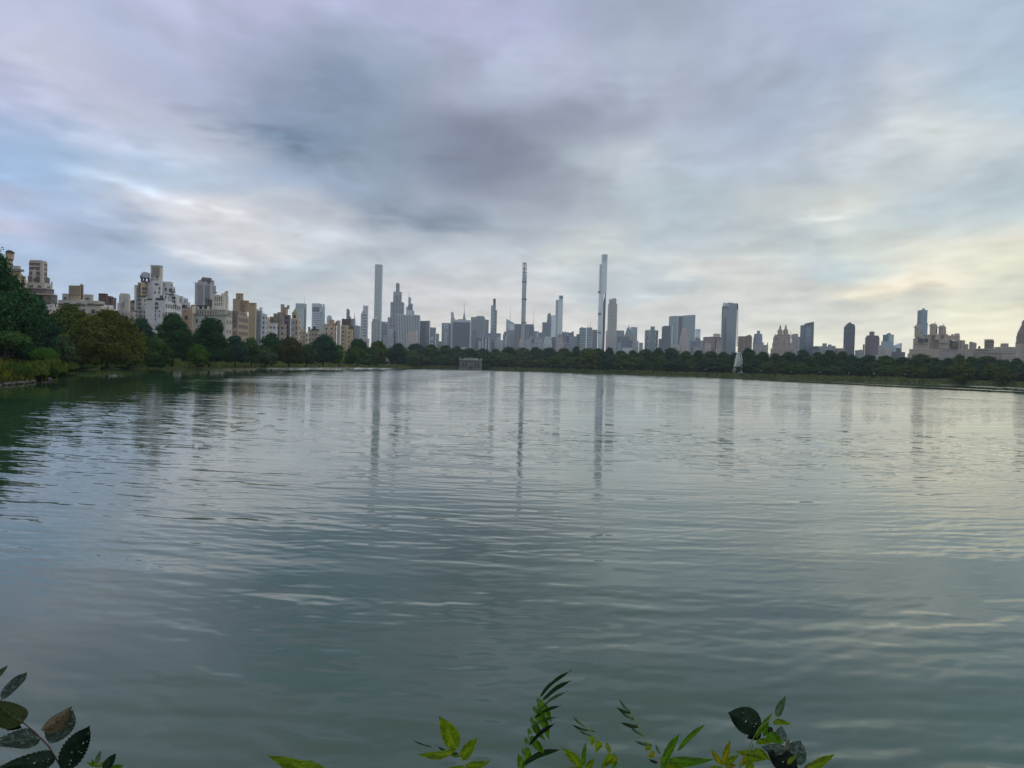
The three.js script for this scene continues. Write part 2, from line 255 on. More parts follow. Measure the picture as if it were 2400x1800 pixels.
// ---- bank and land
{
  const pos = [], idx = [], n = shore.length;
  for (let i = 0; i <= n; i++) { const a = shore[i % n], b = ring[i % n]; pos.push(a.x, -0.5, a.y, lerp(a.x, b.x, 0.12), 0.35, lerp(a.y, b.y, 0.12), b.x, landY(b.x, b.y), b.y); }
  for (let i = 0; i < n; i++) for (let k = 0; k < 2; k++) { const a = i * 3 + k; idx.push(a, a + 3, a + 1, a + 1, a + 3, a + 4); }
  const g = new THREE.BufferGeometry(); g.setAttribute('position', new THREE.Float32BufferAttribute(pos, 3)); g.setIndex(idx);
  const flat = g.toNonIndexed(), p = flat.attributes.position; for (let i = 0; i < p.count; i += 3) { const up = (p.getZ(i + 1) - p.getZ(i)) * (p.getX(i + 2) - p.getX(i)) - (p.getX(i + 1) - p.getX(i)) * (p.getZ(i + 2) - p.getZ(i)); if (up < 0) { const t = [p.getX(i + 1), p.getY(i + 1), p.getZ(i + 1)]; p.setXYZ(i + 1, p.getX(i + 2), p.getY(i + 2), p.getZ(i + 2)); p.setXYZ(i + 2, ...t); } }
  flat.computeVertexNormals(); const uv = []; for (let i = 0; i < p.count; i++) uv.push(p.getX(i), p.getZ(i)); flat.setAttribute('uv', new THREE.Float32BufferAttribute(uv, 2));
  struct('bank', flat, paint(0x5a6034, 1), 'sloping grassy bank running round the reservoir edge', 'bank');
}
{
  const S = 4500, outer = [[-S, -S], [S, -S], [S, 700], [-S, 700]].map(([x, z]) => new THREE.Vector2(x, z));
  const faces = THREE.ShapeUtils.triangulateShape(THREE.ShapeUtils.isClockWise(outer) ? outer.reverse() : outer, [ring.slice()]);
  const all = [...outer, ...ring], pos = [], uv = [];
  for (const f of faces) { const [A, Q, C] = f.map((k) => all[k]), up = (Q.y - A.y) * (C.x - A.x) - (Q.x - A.x) * (C.y - A.y) > 0; for (const k of up ? f : [f[0], f[2], f[1]]) { const v = all[k], y = k < 4 ? 2 : landY(v.x, v.y); pos.push(v.x, y, v.y); uv.push(v.x, v.y); } }
  const g = new THREE.BufferGeometry(); g.setAttribute('position', new THREE.Float32BufferAttribute(pos, 3)); g.setAttribute('uv', new THREE.Float32BufferAttribute(uv, 2));
  const nor = []; for (let i = 0; i < pos.length / 3; i++) nor.push(0, 1, 0); g.setAttribute('normal', new THREE.Float32BufferAttribute(nor, 3));
  struct('ground', g, paint(0x3c4424, 1), 'park and city ground around the reservoir', 'ground');
}
// ---------------------------------------------------------------- building kit (frame coordinates are turned into metres at a building's own distance)
const COL = { dark: glass(0x171b20, 0.3, 0), pane: glass(0x2a2e34, 0.3, 0), trim: paint(0xa3a3a0), blue: glass(0x3b4a5c, 0.2, 0.2), sky: glass(0x5f7486, 0.15, 0.45), pale: glass(0x93a4b0, 0.2, 0.4), white: paint(0xd9d9d6), cream: paint(0xcfc6b2), steel: glass(0x7d858b, 0.4, 0.5) };
function boxGeo(x0, x1, y0, y1, z0, z1, bottom = false) {            // z0 < z1, z1 is the face towards the lake; uv in metres
  const p = [], n = [], u = [], q = (a, b, c, d, nx, ny, nz, w, h) => { p.push(...a, ...b, ...c, ...a, ...c, ...d); for (let i = 0; i < 6; i++) n.push(nx, ny, nz); const o = x0 * 0.37 + z0 * 0.11; u.push(o, y0, o + w, y0, o + w, y0 + h, o, y0, o + w, y0 + h, o, y0 + h); };
  const w = x1 - x0, h = y1 - y0, d = z1 - z0;
  q([x0, y0, z1], [x1, y0, z1], [x1, y1, z1], [x0, y1, z1], 0, 0, 1, w, h); q([x1, y0, z0], [x0, y0, z0], [x0, y1, z0], [x1, y1, z0], 0, 0, -1, w, h);
  q([x1, y0, z1], [x1, y0, z0], [x1, y1, z0], [x1, y1, z1], 1, 0, 0, d, h); q([x0, y0, z0], [x0, y0, z1], [x0, y1, z1], [x0, y1, z0], -1, 0, 0, d, h);
  q([x0, y1, z1], [x1, y1, z1], [x1, y1, z0], [x0, y1, z0], 0, 1, 0, w, d);
  if (bottom) q([x0, y0, z0], [x1, y0, z0], [x1, y0, z1], [x0, y0, z1], 0, -1, 0, w, d);
  return raw(p, n, u);
}
function raw(p, n, u) { const g = new THREE.BufferGeometry(); g.setAttribute('position', new THREE.Float32BufferAttribute(p, 3)); if (n) g.setAttribute('normal', new THREE.Float32BufferAttribute(n, 3)); g.setAttribute('uv', new THREE.Float32BufferAttribute(u ?? new Array(p.length / 3 * 2).fill(0), 2)); if (!n) g.computeVertexNormals(); return g; }
function prismGeo(bottom, top) {                                     // two rings of [x, y, z] joined by faces, closed above
  const p = [], u = [], k = bottom.length, put = (a, b, c) => { p.push(...a, ...b, ...c); for (const v of [a, b, c]) u.push(v[0] + v[2], v[1]); };
  for (let i = 0; i < k; i++) { const j = (i + 1) % k; put(bottom[i], bottom[j], top[j]); put(bottom[i], top[j], top[i]); }
  for (let i = 1; i + 1 < k; i++) put(top[0], top[i], top[i + 1]);
  return raw(p, null, u);
}
const rect = (x0, x1, z0, z1, y) => [[x0, y, z1], [x1, y, z1], [x1, y, z0], [x0, y, z0]];
const ringOf = (cx, cz, r, y, n, turn = 0) => Array.from({ length: n }, (_, i) => { const a = turn - i / n * 2 * PI; return [cx + r * Math.sin(-a), y, cz + r * Math.cos(a)]; });
// one window: a frame standing proud of the wall, the pane set back inside it; made once, stretched to size
const FRAME = mergeGeometries([boxGeo(-0.5, -0.41, -0.5, 0.5, 0, 0.16), boxGeo(0.41, 0.5, -0.5, 0.5, 0, 0.16), boxGeo(-0.41, 0.41, 0.42, 0.5, 0, 0.14), boxGeo(-0.41, 0.41, -0.5, -0.42, 0, 0.24), boxGeo(-0.03, 0.03, -0.42, 0.42, 0, 0.09)]);
const PANE = boxGeo(-0.41, 0.41, -0.42, 0.42, 0, 0.05);

class Building {
  constructor(name, label, Z, color, { cat = 'building', px, group } = {}) { this.Z = Z; this.m = typeof color === 'number' ? paint(color) : color; this.name = name; this.label = label; this.cat = cat; this.group = group; this.px = px; this.list = []; this.wins = []; }
  base(px) { if (!this.g) { const x = at(px, 800, this.Z).x; this.o = [x, 0, -this.Z]; this.g = thing(this.name, this.label, this.cat, this.o, this.group); this.name0 = this.name; } return this; }
  add(part, geo, mat) { this.list.push([part, mat ?? this.m, geo]); return this; }
  span(x0, x1, yT, yB, { dz = 0, d, s } = {}) {                     // metres, in the building's own axes
    this.base((x0 + x1) / 2);
    const z = this.Z + dz; let X0 = at(x0, yT, z).x, X1 = at(x1, yT, z).x;
    const y1 = at((x0 + x1) / 2, yT, z).y, y0 = yB ? at((x0 + x1) / 2, yB + (dz > 0 && yB - yT > 4 ? 2.5 : 0), z).y : 0.4;
    if (s) { const e = at(s, yT, 1).x; d = Math.max(1, (X1 < 0 ? X1 : X0) / e - z); }
    else { d = d ?? clamp((X1 - X0) * 0.8, 4, 45); if (X1 < 0) X1 = Math.max(X0 + 1, at(x1, yT, z + d).x); else if (X0 > 0) X0 = Math.min(X1 - 1, at(x0, yT, z + d).x); }
    return { x0: X0 - this.o[0], x1: X1 - this.o[0], y0, y1, z1: -dz, z0: -dz - d, left: X1 < 0 };
  }
  box(part, x0, x1, yT, yB, opt = {}) { const b = this.span(x0, x1, yT, yB, opt); this.last = b; this.add(part, boxGeo(b.x0, b.x1, b.y0, b.y1, b.z0, b.z1, !!yB), opt.m); if (opt.w) this.face(opt.w); return this; }
  wedge(part, x0, x1, yL, yR, yB, opt = {}) { const b = this.span(x0, x1, (yL + yR) / 2, yB, opt), l = at(x0, yL, this.Z + (opt.dz ?? 0)).y, r = at(x1, yR, this.Z + (opt.dz ?? 0)).y; this.last = { ...b, y1: Math.min(l, r) }; this.add(part, prismGeo(rect(b.x0, b.x1, b.z0, b.z1, b.y0), [[b.x0, l, b.z1], [b.x1, r, b.z1], [b.x1, r, b.z0], [b.x0, l, b.z0]]), opt.m); if (opt.w) this.face(opt.w); return this; }
  frus(part, x0, x1, t0, t1, yT, yB, opt = {}) {                     // a box that narrows upwards from x0..x1 at yB to t0..t1 at yT
    const b = this.span(x0, x1, yB, yB, opt), z = this.Z + (opt.dz ?? 0), y1 = at((t0 + t1) / 2, yT, z).y, X0 = at(t0, yT, z).x - this.o[0], X1 = at(t1, yT, z).x - this.o[0], w = (b.x1 - b.x0) || 1, f = clamp((X1 - X0) / w, 0.01, 1), mid = (b.z0 + b.z1) / 2, h = (b.z1 - b.z0) / 2 * f;
    return this.add(part, prismGeo(rect(b.x0, b.x1, b.z0, b.z1, b.y0), rect(X0, X1, mid - h, mid + h, y1)), opt.m);
  }
  cyl(part, x0, x1, yT, yB, { dz = 0, n = 12, top = 1, m, turn = 0 } = {}) {
    this.base((x0 + x1) / 2); const z = this.Z + dz, a = at(x0, yB, z).x, b = at(x1, yB, z).x, r = (b - a) / 2, cx = (a + b) / 2 - this.o[0], y1 = at((x0 + x1) / 2, yT, z).y, y0 = at((x0 + x1) / 2, yB, z).y;
    return this.add(part, prismGeo(ringOf(cx, -dz - r, r, y0, n, turn), ringOf(cx, -dz - r, Math.max(0.02, r * top), y1, n, turn)), m);
  }
  dome(part, x0, x1, yT, yB, { dz = 0, m } = {}) {
    this.base((x0 + x1) / 2); const z = this.Z + dz, a = at(x0, yB, z).x, b = at(x1, yB, z).x, r = (b - a) / 2, y1 = at((x0 + x1) / 2, yT, z).y, y0 = at((x0 + x1) / 2, yB, z).y;
    const g = new THREE.SphereGeometry(1, 14, 7, 0, 2 * PI, 0, PI / 2).toNonIndexed(); g.scale(r, y1 - y0, r); g.translate((a + b) / 2 - this.o[0], y0, -dz - r); return this.add(part, g, m);
  }
  spire(part, x, yT, yB, wpx, opt = {}) { return this.cyl(part, x - wpx / 2, x + wpx / 2, yT, yB, { n: 6, top: 0.12, ...opt }); }
  // facade patterns on the face towards the lake and on the side that shows: kind, pitch along, pitch up, share along, share up, colour, margin
  face(text) {
    const b = this.last;
    for (const t of text.split(';')) {
      const [kind, p, q, fw, fh, col, mg] = t.trim().split(/\s+/), P = +p, Q = +q, F = +fw, H = +fh, margin = mg ? +mg : 0.06, mat = COL[col] ?? paint(Number(col)), h = b.y1 - b.y0;
      for (const side of [0, 1]) {
        const w = side ? b.z1 - b.z0 : b.x1 - b.x0, sideX = b.left ? b.x1 : b.x0, sgn = b.left ? 1 : -1;
        const put = (a0, a1, c0, c1, out, part) => { if (a1 - a0 < 0.02 || c1 - c0 < 0.02) return; this.add(part, side ? (sgn > 0 ? boxGeo(sideX, sideX + out, b.y0 + c0, b.y0 + c1, b.z1 - a1, b.z1 - a0, true) : boxGeo(sideX - out, sideX, b.y0 + c0, b.y0 + c1, b.z1 - a1, b.z1 - a0, true)) : boxGeo(b.x0 + a0, b.x0 + a1, b.y0 + c0, b.y0 + c1, b.z1, b.z1 + out, true), mat); };
        if (side && kind !== 'V' && w < P) continue;
        if (kind === 'g' || kind === 'G') {
          const nx = Math.max(1, Math.round(w * (1 - 2 * margin) / P)), ny = Math.max(1, Math.round((h - 1) / Q)), sx = w * (1 - 2 * margin) / nx, sy = (h - 0.8) / ny;
          if (kind === 'G' && w > 2) { for (let j = 0; j < ny; j++) for (let i = 0; i < nx; i++) this.win1(side, w * margin + (i + 0.5) * sx, (j + 0.5) * sy, sx * F, sy * H, b, mat); continue; }
          for (let j = 0; j < ny; j++) for (let i = 0; i < nx; i++) put(w * margin + (i + 0.5 - F / 2) * sx, w * margin + (i + 0.5 + F / 2) * sx, (j + 0.5 - H / 2) * sy, (j + 0.5 + H / 2) * sy, 0.12, 'windows');
        } else if (kind === 'h') { const ny = Math.max(1, Math.round(h / Q)), sy = h / ny; for (let j = 0; j < ny; j++) put(w * margin, w * (1 - margin), (j + 0.5 - H / 2) * sy, (j + 0.5 + H / 2) * sy, 0.14, 'window_bands'); }
        else if (kind === 'v' || kind === 'V') { const nx = Math.max(1, Math.round(w / P)), sx = w / nx; for (let i = 0; i < nx; i++) put((i + 0.5 - F / 2) * sx, (i + 0.5 + F / 2) * sx, h * (1 - H) * 0.5, h * (0.5 + H / 2), 0.5, 'fins'); }
        else if (kind === 'c') { const nx = Math.max(1, Math.round(w / P)), ny = Math.max(1, Math.round(h / Q)); for (let i = 0; i <= nx; i++) { const c = w * i / nx; put(Math.max(0, c - F), Math.min(w, c + F), 0, h, 0.3, 'mullions'); } for (let j = 1; j <= ny; j++) { const c = h * j / ny; put(0, w, Math.max(0, c - H), Math.min(h, c + H), 0.22, 'floor_lines'); } }
      }
    }
    return this;
  }
  win1(side, a, c, w, h, b, mat) { if (this.wins.length < 290) this.wins.push({ side, a, c, w, h, b, mat }); }
  win(px0, px1, py0, py1, { dz = 0, m = COL.pane } = {}) {            // a single window read off the photograph, on the front
    this.base((px0 + px1) / 2); const z = this.Z + dz, a = at(px0, py1, z), b = at(px1, py0, z); this.wins.push({ X: [a.x - this.o[0], b.x - this.o[0]], Y: [a.y, b.y], z: -dz, mat: m }); return this;
  }
  done() {
    const groups = new Map();
    for (const [part, mat, geo] of this.list) { const k = part + '|' + mat.uuid; if (!groups.has(k)) groups.set(k, [part, mat, []]); groups.get(k)[2].push(geo); }
    for (const [part, mat, geos] of groups.values()) {
      const many = ['windows', 'window_bands', 'fins', 'mullions', 'floor_lines'].includes(part);
      if (many || geos.length === 1) { const m = mesh(part, geos.length > 1 ? mergeGeometries(geos) : geos[0], mat, this.g); if (many) m.userData.kind = 'stuff'; }
      else for (const g of geos) mesh(part, g, mat, this.g);
    }
    for (const w of this.wins) {
      const f = new THREE.Mesh(FRAME, this.frame ?? COL.trim); f.name = 'window'; f.castShadow = f.receiveShadow = true;
      if (w.X) { f.position.set((w.X[0] + w.X[1]) / 2, (w.Y[0] + w.Y[1]) / 2, w.z); f.scale.set(w.X[1] - w.X[0], w.Y[1] - w.Y[0], 1); }
      else if (!w.side) { f.position.set(w.b.x0 + w.a, w.b.y0 + w.c, w.b.z1); f.scale.set(w.w, w.h, 1); }
      else { f.position.set(w.b.left ? w.b.x1 : w.b.x0, w.b.y0 + w.c, w.b.z1 - w.a); f.rotation.y = w.b.left ? PI / 2 : -PI / 2; f.scale.set(w.w, w.h, 1); }
      this.g.add(f); mesh('pane', PANE, w.mat, f);
    }
    return this.g;
  }
}
const B = (...a) => new Building(...a);
GAIN = 1.5; SAT = 0.85;
// ---------------------------------------------------------------- the avenue of apartment houses on the left, near to far
{ // tan house behind the near tree
  const b = B('apartment_building', 'tan brick apartment house with round rooftop drum, leftmost, half hidden by the near tree', 292, 0xb39b78);
  b.box('wall', -30, 45, 634, 0, { s: 50, w: 'G 4.2 4 .4 .5 pane' }).box('side_wing', 45, 57, 650, 0, { dz: 6, s: 60, w: 'G 4 4 .45 .5 pane' });
  b.box('cornice', -33, 46, 629, 634, { dz: -1.2, s: 57, m: paint(0x6f7f78) }).box('parapet', -28, 43, 622, 629, { dz: 0.6, s: 49, m: paint(0xa89f8c) });
  b.box('parapet', 45, 57.4, 647, 650, { dz: 5.6, s: 60.5 });
  b.box('penthouse', 2, 30, 607, 622, { dz: 4 }).cyl('roof_drum', 9, 26, 592, 607, { dz: 5 }).cyl('drum_cap', 8, 27, 589, 592, { dz: 4.6, m: paint(0x5d5248) }).dome('drum_roof', 10, 25, 585, 589, { dz: 5.2, m: paint(0x4e463e) });
  b.done();
}
{ // stepped brick and limestone tower
  const b = B('stepped_tower', 'stepped grey-brown brick tower with pale stone trim at far left, above the trees', 305, 0x75696a), T = paint(0xb3aa9c);
  b.box('base', 64, 128, 727, 0, { s: 139, m: paint(0xc9bfae), w: 'G 4 4.4 .4 .5 pane' });
  b.box('terrace_wall', 62, 127, 712, 727, { dz: 1.2, s: 138, m: paint(0xd8d6d2) });
  b.box('wall', 60, 119, 690, 712, { dz: 2, s: 135, w: 'G 4.6 4.4 .34 .5 pane' }).box('cornice', 59, 120, 687.5, 690, { dz: 1.2, s: 135, m: T });
  b.box('tier', 60, 110, 676, 687.5, { dz: 4, s: 127, w: 'G 4 4 .4 .5 pane' }).box('cornice', 59.5, 110.5, 674.5, 676, { dz: 3.4, s: 127.5, m: T });
  b.box('tier', 61, 105, 662, 674.5, { dz: 5.5, s: 122, m: T, w: 'G 3.6 4.2 .45 .55 pane' });
  b.box('upper_tier', 65, 99, 648, 662, { dz: 7, s: 117, w: 'G 5 4 .3 .6 pane' }).box('stone_band', 64.6, 99.4, 646, 648, { dz: 6.6, s: 113, m: T });
  b.box('tower', 68, 97, 612, 646, { dz: 8, s: 111 });
  for (const y of [614.5, 624, 634.5]) b.box('stone_band', 67.8, 97.3, y - 1.7, y + 1.7, { dz: 7.7, s: 111.3, m: T });
  b.box('stone_pier', 76, 85, 637, 662, { dz: 6.2, d: 1, m: T }).frus('stone_gable', 76, 85, 80, 81, 630, 637, { dz: 6.2, d: 1, m: T });
  b.box('stone_pier', 94, 98, 612, 662, { dz: 6.4, d: 1.2, m: T }).box('parapet', 70, 96, 609.5, 612, { dz: 8.6, s: 109, m: T });
  b.win(78, 85, 652, 661, { dz: 6.1 });
  b.cyl('chimney', 119.5, 122, 660, 676, { dz: 20, n: 8 });
  b.done();
}
{ // low terraced house
  const b = B('terraced_building', 'wide low house with planted roof terraces and a striped tan penthouse, far left', 345, 0xa59f93), D = paint(0x4f4846);
  b.box('wall', 133, 236, 714, 0, { s: 250, m: paint(0xb9b2a4), w: 'G 4.4 4 .4 .5 pane' });
  b.box('terrace', 136, 232, 704, 714, { dz: 2, s: 246, w: 'G 5 4 .5 .5 pane' }).box('railing', 135, 200, 712, 715.5, { dz: -0.6, d: 0.6, m: D }).box('railing', 204, 243, 713, 716, { dz: -0.4, d: 0.5, m: D });
  b.box('terrace', 146, 160, 688, 704, { dz: 5, s: 163, w: 'G 4 4 .6 .5 pane' }).box('terrace', 196, 214, 690, 704, { dz: 5, s: 219, w: 'G 4 4 .5 .5 pane' });
  b.box('penthouse', 161, 186, 669, 704, { dz: 6, s: 190, m: paint(0xb39f84) });
  for (let i = 0; i < 5; i++) b.box('pier', 163 + i * 5, 164.6 + i * 5, 670, 690, { dz: 5.4, d: 0.7, m: paint(0x8d7a62) });
  b.box('chimney', 187, 193, 667, 700, { dz: 8, s: 196, m: paint(0x7c6656) }).cyl('chimney_pot', 189, 191.6, 664.5, 667, { dz: 9, n: 8 });
  b.box('water_tower_house', 231, 248, 690, 712, { dz: 14, s: 253, m: paint(0x6b554d), w: 'G 4 4.6 .34 .4 pane' }).box('parapet', 230.6, 248.3, 687.6, 690, { dz: 13.6, s: 253.3, m: paint(0x5c4a43) });
  const F = paint(0x665452); b.box('roof_frame', 252, 255.6, 697, 722, { dz: 12, d: 3, m: F }).box('roof_frame', 260, 264.5, 697, 722, { dz: 12, d: 3, m: F }).box('roof_frame', 252, 264.5, 693.6, 697, { dz: 11.8, d: 3.2, m: F }).box('roof_frame', 255.6, 260, 709, 712, { dz: 12.4, d: 2, m: F });
  b.box('end_wall', 250, 266, 715, 0, { dz: 8, m: paint(0xc6c2ba) });
  b.done();
}
{ const b = B('apartment_building', 'pale beige tower block with a lower pinkish wing just left of the white building', 380, 0xb8b0a6);
  b.box('wall', 274, 312, 730, 0, { s: 318, m: paint(0xa89a94), w: 'G 5 4.4 .4 .4 pane' }).box('wing', 275, 282, 710, 730, { dz: 3, s: 284 });
  b.box('tower', 279, 301, 692, 730, { dz: 4, s: 306, w: 'G 7 7 .2 .4 0x9b9288' }).box('parapet', 281, 299, 687.5, 692, { dz: 5, s: 304.5 });
  b.box('pavilion', 302, 314, 709, 730, { dz: 8, m: paint(0x77726d), w: 'G 3 5 .5 .5 pane' }).frus('pavilion_roof', 301, 315.5, 307, 309, 702.5, 709, { dz: 7.5, m: paint(0x3c3a3c) });
  b.done();
}
{ // the white stepped apartment house
  const W = 0xdcdcdc, b = B('white_apartment_building', 'white stepped apartment house with a tall blank roof tower and balconies on the left skyline', 400, W), T = paint(0xc8ad83), D = paint(0x4a4b4e);
  b.box('lower_wing', 311, 341, 726, 0, { dz: 2, d: 12 }).box('left_wing', 315, 341, 668, 726, { dz: 4, d: 14 });
  b.box('tan_bay', 330, 348, 660, 690, { dz: 3, d: 10, m: T }).box('bay_roof', 332, 349, 657.5, 660, { dz: 2.6, d: 11, m: D }).box('left_corner', 323, 331, 662, 670, { dz: 6, d: 8, m: paint(0x8a8c90) });
  b.box('main_wall', 346, 378, 657, 704, { dz: 7, s: 381 }).box('front_block', 341, 388, 704, 0, { dz: 0, s: 426 });
  b.box('roof_tower', 353, 374.5, 622.5, 657, { dz: 9, s: 382, m: paint(0xbdb7ac) }).box('tower_cap', 352.6, 375, 621.4, 623.2, { dz: 8.7, s: 382.5, m: paint(0xa9a49b) });
  for (let i = 0; i < 6; i++) b.box('pilaster', 355.5 + i * 3.2, 356.6 + i * 3.2, 626, 644, { dz: 8.75, d: 0.4, m: paint(0xaca69b) });
  b.box('upper_step', 378, 401, 660, 704, { dz: 14, s: 406 }).box('step', 380, 407, 672, 704, { dz: 12.6, s: 411 }).box('step', 374, 391, 691, 704, { dz: 4, s: 393 }).box('step', 397, 414, 690, 712, { dz: 10, s: 420 }).box('chimney_stack', 358, 363, 691, 762, { dz: -0.8, d: 1.4 });
  const pane = (list, dz) => list.forEach(([a, c, w, h]) => b.win(a, a + w, c, c + h, { dz }));
  pane([672.5, 682, 691.5, 700.5, 709.8, 719].map((y) => [322.5 + (y < 690 ? 1.2 : 0), y, 8.6, 5.6]), 4);
  pane([[313, 727.6, 8.4, 5.6], [325, 728, 8.4, 6], [337, 728.5, 3.4, 6], [313, 737, 8.4, 5.8], [325, 737.4, 8.4, 6.4], [337, 738, 3.4, 6], [338, 748, 3.2, 5]], 2);
  pane([[333, 673.4, 13.6, 7], [333, 683.4, 12, 5]], 3); pane([[332, 692, 11, 5.6], [337.4, 701, 4.6, 6], [339, 711, 2.4, 5.4]], 4);
  pane([[363, 664, 9, 4.4], [362, 682.6, 3, 5], [371, 683, 3.4, 5.4], [372.4, 673, 3.6, 5.6]], 7); pane([[366, 645.6, 5.4, 6], [366, 655, 5, 2.6], [354.4, 655, 4, 2]], 9);
  pane([[374.4, 692.4, 8.4, 7], [387, 693, 3.4, 7]], 4);
  pane([[363, 709, 8, 5.8], [363, 718.2, 8, 5.8], [363.4, 727.6, 2.4, 4.2], [372.6, 727.6, 2.4, 4], [363.4, 737, 2.4, 6], [372.6, 737, 2.4, 5], [363.4, 746.4, 2.4, 4]], 0);
  pane([[384, 665.6, 2.4, 3.6], [401, 667, 3, 4.4]], 14); pane([[386.6, 675, 4.4, 6], [396.4, 676, 7, 6.4], [407.4, 677, 2.4, 5.6]], 12.6);
  pane([[403, 695.4, 8, 5.8], [403, 704.4, 8, 5.4]], 10);
  b.last = b.span(341, 388, 704, 0, { s: 426 }); { const w = b.last.z1 - b.last.z0; for (let j = 0; j < 9; j++) for (let i = 0; i < 7; i++) b.win1(1, w * (0.06 + i * 0.135), b.last.y1 - 3 - j * 4.1, w * 0.07, 2.1, b.last, COL.pane); }
  b.box('balcony', 388, 396, 688, 690, { dz: 5, d: 6, m: D }).box('balcony', 396.6, 412, 682.6, 684.4, { dz: 11, d: 3, m: D }).box('balcony', 395, 412, 689, 690.6, { dz: 9, d: 3, m: D }).box('roof_railing', 343, 357, 700, 704, { dz: 0.4, d: 0.4, m: D }).box('roof_railing', 363, 385, 698.6, 704, { dz: 0.4, d: 0.4, m: D });
  b.done();
}
{ const b = B('water_tank', 'square steel water tank on legs over the tan bay of the white building', 406, glass(0x8f9499, 0.5, 0.2)), S = paint(0x3d3e42);
  b.box('tank', 331, 347, 639, 650.6, { dz: 0, s: 351.5 }).box('platform', 327.6, 348, 650.6, 652, { dz: -1.4, s: 353, m: S }).box('tank_lid', 335, 340, 637, 639, { dz: 1 });
  for (const x of [330, 346]) for (const dz of [0, 5]) b.box('leg', x, x + 1.3, 652, 660, { dz, d: 0.4, m: S });
  b.box('railing', 327.8, 331, 644.5, 650.6, { dz: -1.2, d: 0.3, m: COL.steel }).box('brace', 337, 338, 652, 660, { dz: 2, d: 0.4, m: S });
  b.done();
}
{ const b = B('apartment_building', 'pale grey house with small roof blocks showing right behind the white building', 470, 0xb9b7b5);
  b.box('wall', 418, 441, 708, 0, { s: 446, w: 'G 4 4 .4 .5 pane' }).box('roof_block', 419, 428, 694, 708, { dz: 3, s: 430, w: 'G 3.5 5 .3 .4 pane' }).box('roof_block', 430.5, 438, 699, 708, { dz: 4, s: 441, w: 'G 3 4 .4 .4 pane' }).cyl('vent_pipe', 431, 432, 696, 699, { dz: 5, n: 6 });
  b.done();
}
{ const b = B('brick_building', 'narrow orange-tan brick house with dark roof tanks, right of the white building', 425, 0xa98a72);
  b.box('wall', 424, 450, 731, 0, { s: 453, w: 'G 3.6 5 .38 .55 pane' }).box('glazed_top', 424.6, 438, 722, 731, { dz: 2, d: 8, m: paint(0xb5b3b0), w: 'G 2.6 8 .5 .6 pane' }).box('roof_slab', 424, 439, 719.6, 722, { dz: 1.6, d: 9, m: paint(0x3c3634) }).box('side_block', 439.6, 447, 719, 731, { dz: 3 }).box('chimney', 447, 452, 716.6, 731, { dz: 5, m: paint(0xc2b69c) }).frus('chimney_cap', 446, 453, 448.6, 450.4, 713.6, 716.6, { dz: 4.6, m: paint(0x5a4f48) }).cyl('roof_tank', 427, 433, 714, 719.6, { dz: 4, m: paint(0x4a4341) }).cyl('roof_tank', 434, 438, 715.6, 719.6, { dz: 5, m: paint(0x55504e) });
  b.done();
}
{ // grey round-cornered tower
  const b = B('faceted_tower', 'tall grey many-sided apartment tower with a six-sided cap behind the limestone house', 545, 0x8d8b93), L = paint(0xa9a5a9);
  b.cyl('wall', 450, 494, 667, 800, { n: 8, turn: PI / 8 }).cyl('wall_cap', 451, 493, 664.5, 667, { dz: 1.5, n: 8, turn: PI / 8, m: L });
  for (const [x, w] of [[457, 1.5], [460.4, 1.8], [476, 1.3], [492, 1.3]]) b.box('rib', x, x + w, 662, 720, { dz: x < 475 ? 1.6 : -0.8, d: 2, m: L });
  b.box('upper_block', 464, 492, 656.5, 667, { dz: 6, m: L }).frus('hexagonal_roof', 470, 495, 474, 489.6, 650.4, 657.5, { dz: 5, m: paint(0x6f6465) }).box('roof_rim', 473.6, 489.8, 649.6, 651.2, { dz: 6.4, d: 9, m: paint(0xb27a62) });
  b.box('rear_block', 490, 500, 657, 690, { dz: 10, s: 502.5, m: L, w: 'g 4 4 .4 .5 pane' }).box('balcony_stack', 497, 506, 671, 800, { dz: 8, m: L, w: 'G 3 4 .5 .5 pane' });
  for (let i = 0; i < 4; i++) b.cyl('balcony', 496, 507.5, 683.4 + i * 10, 686 + i * 10, { dz: 5, n: 10, m: L });
  for (const x of [453, 458, 463]) b.cyl('mast', x, x + 0.7, 660, 665, { dz: 4, n: 5, m: COL.steel });
  b.done();
}
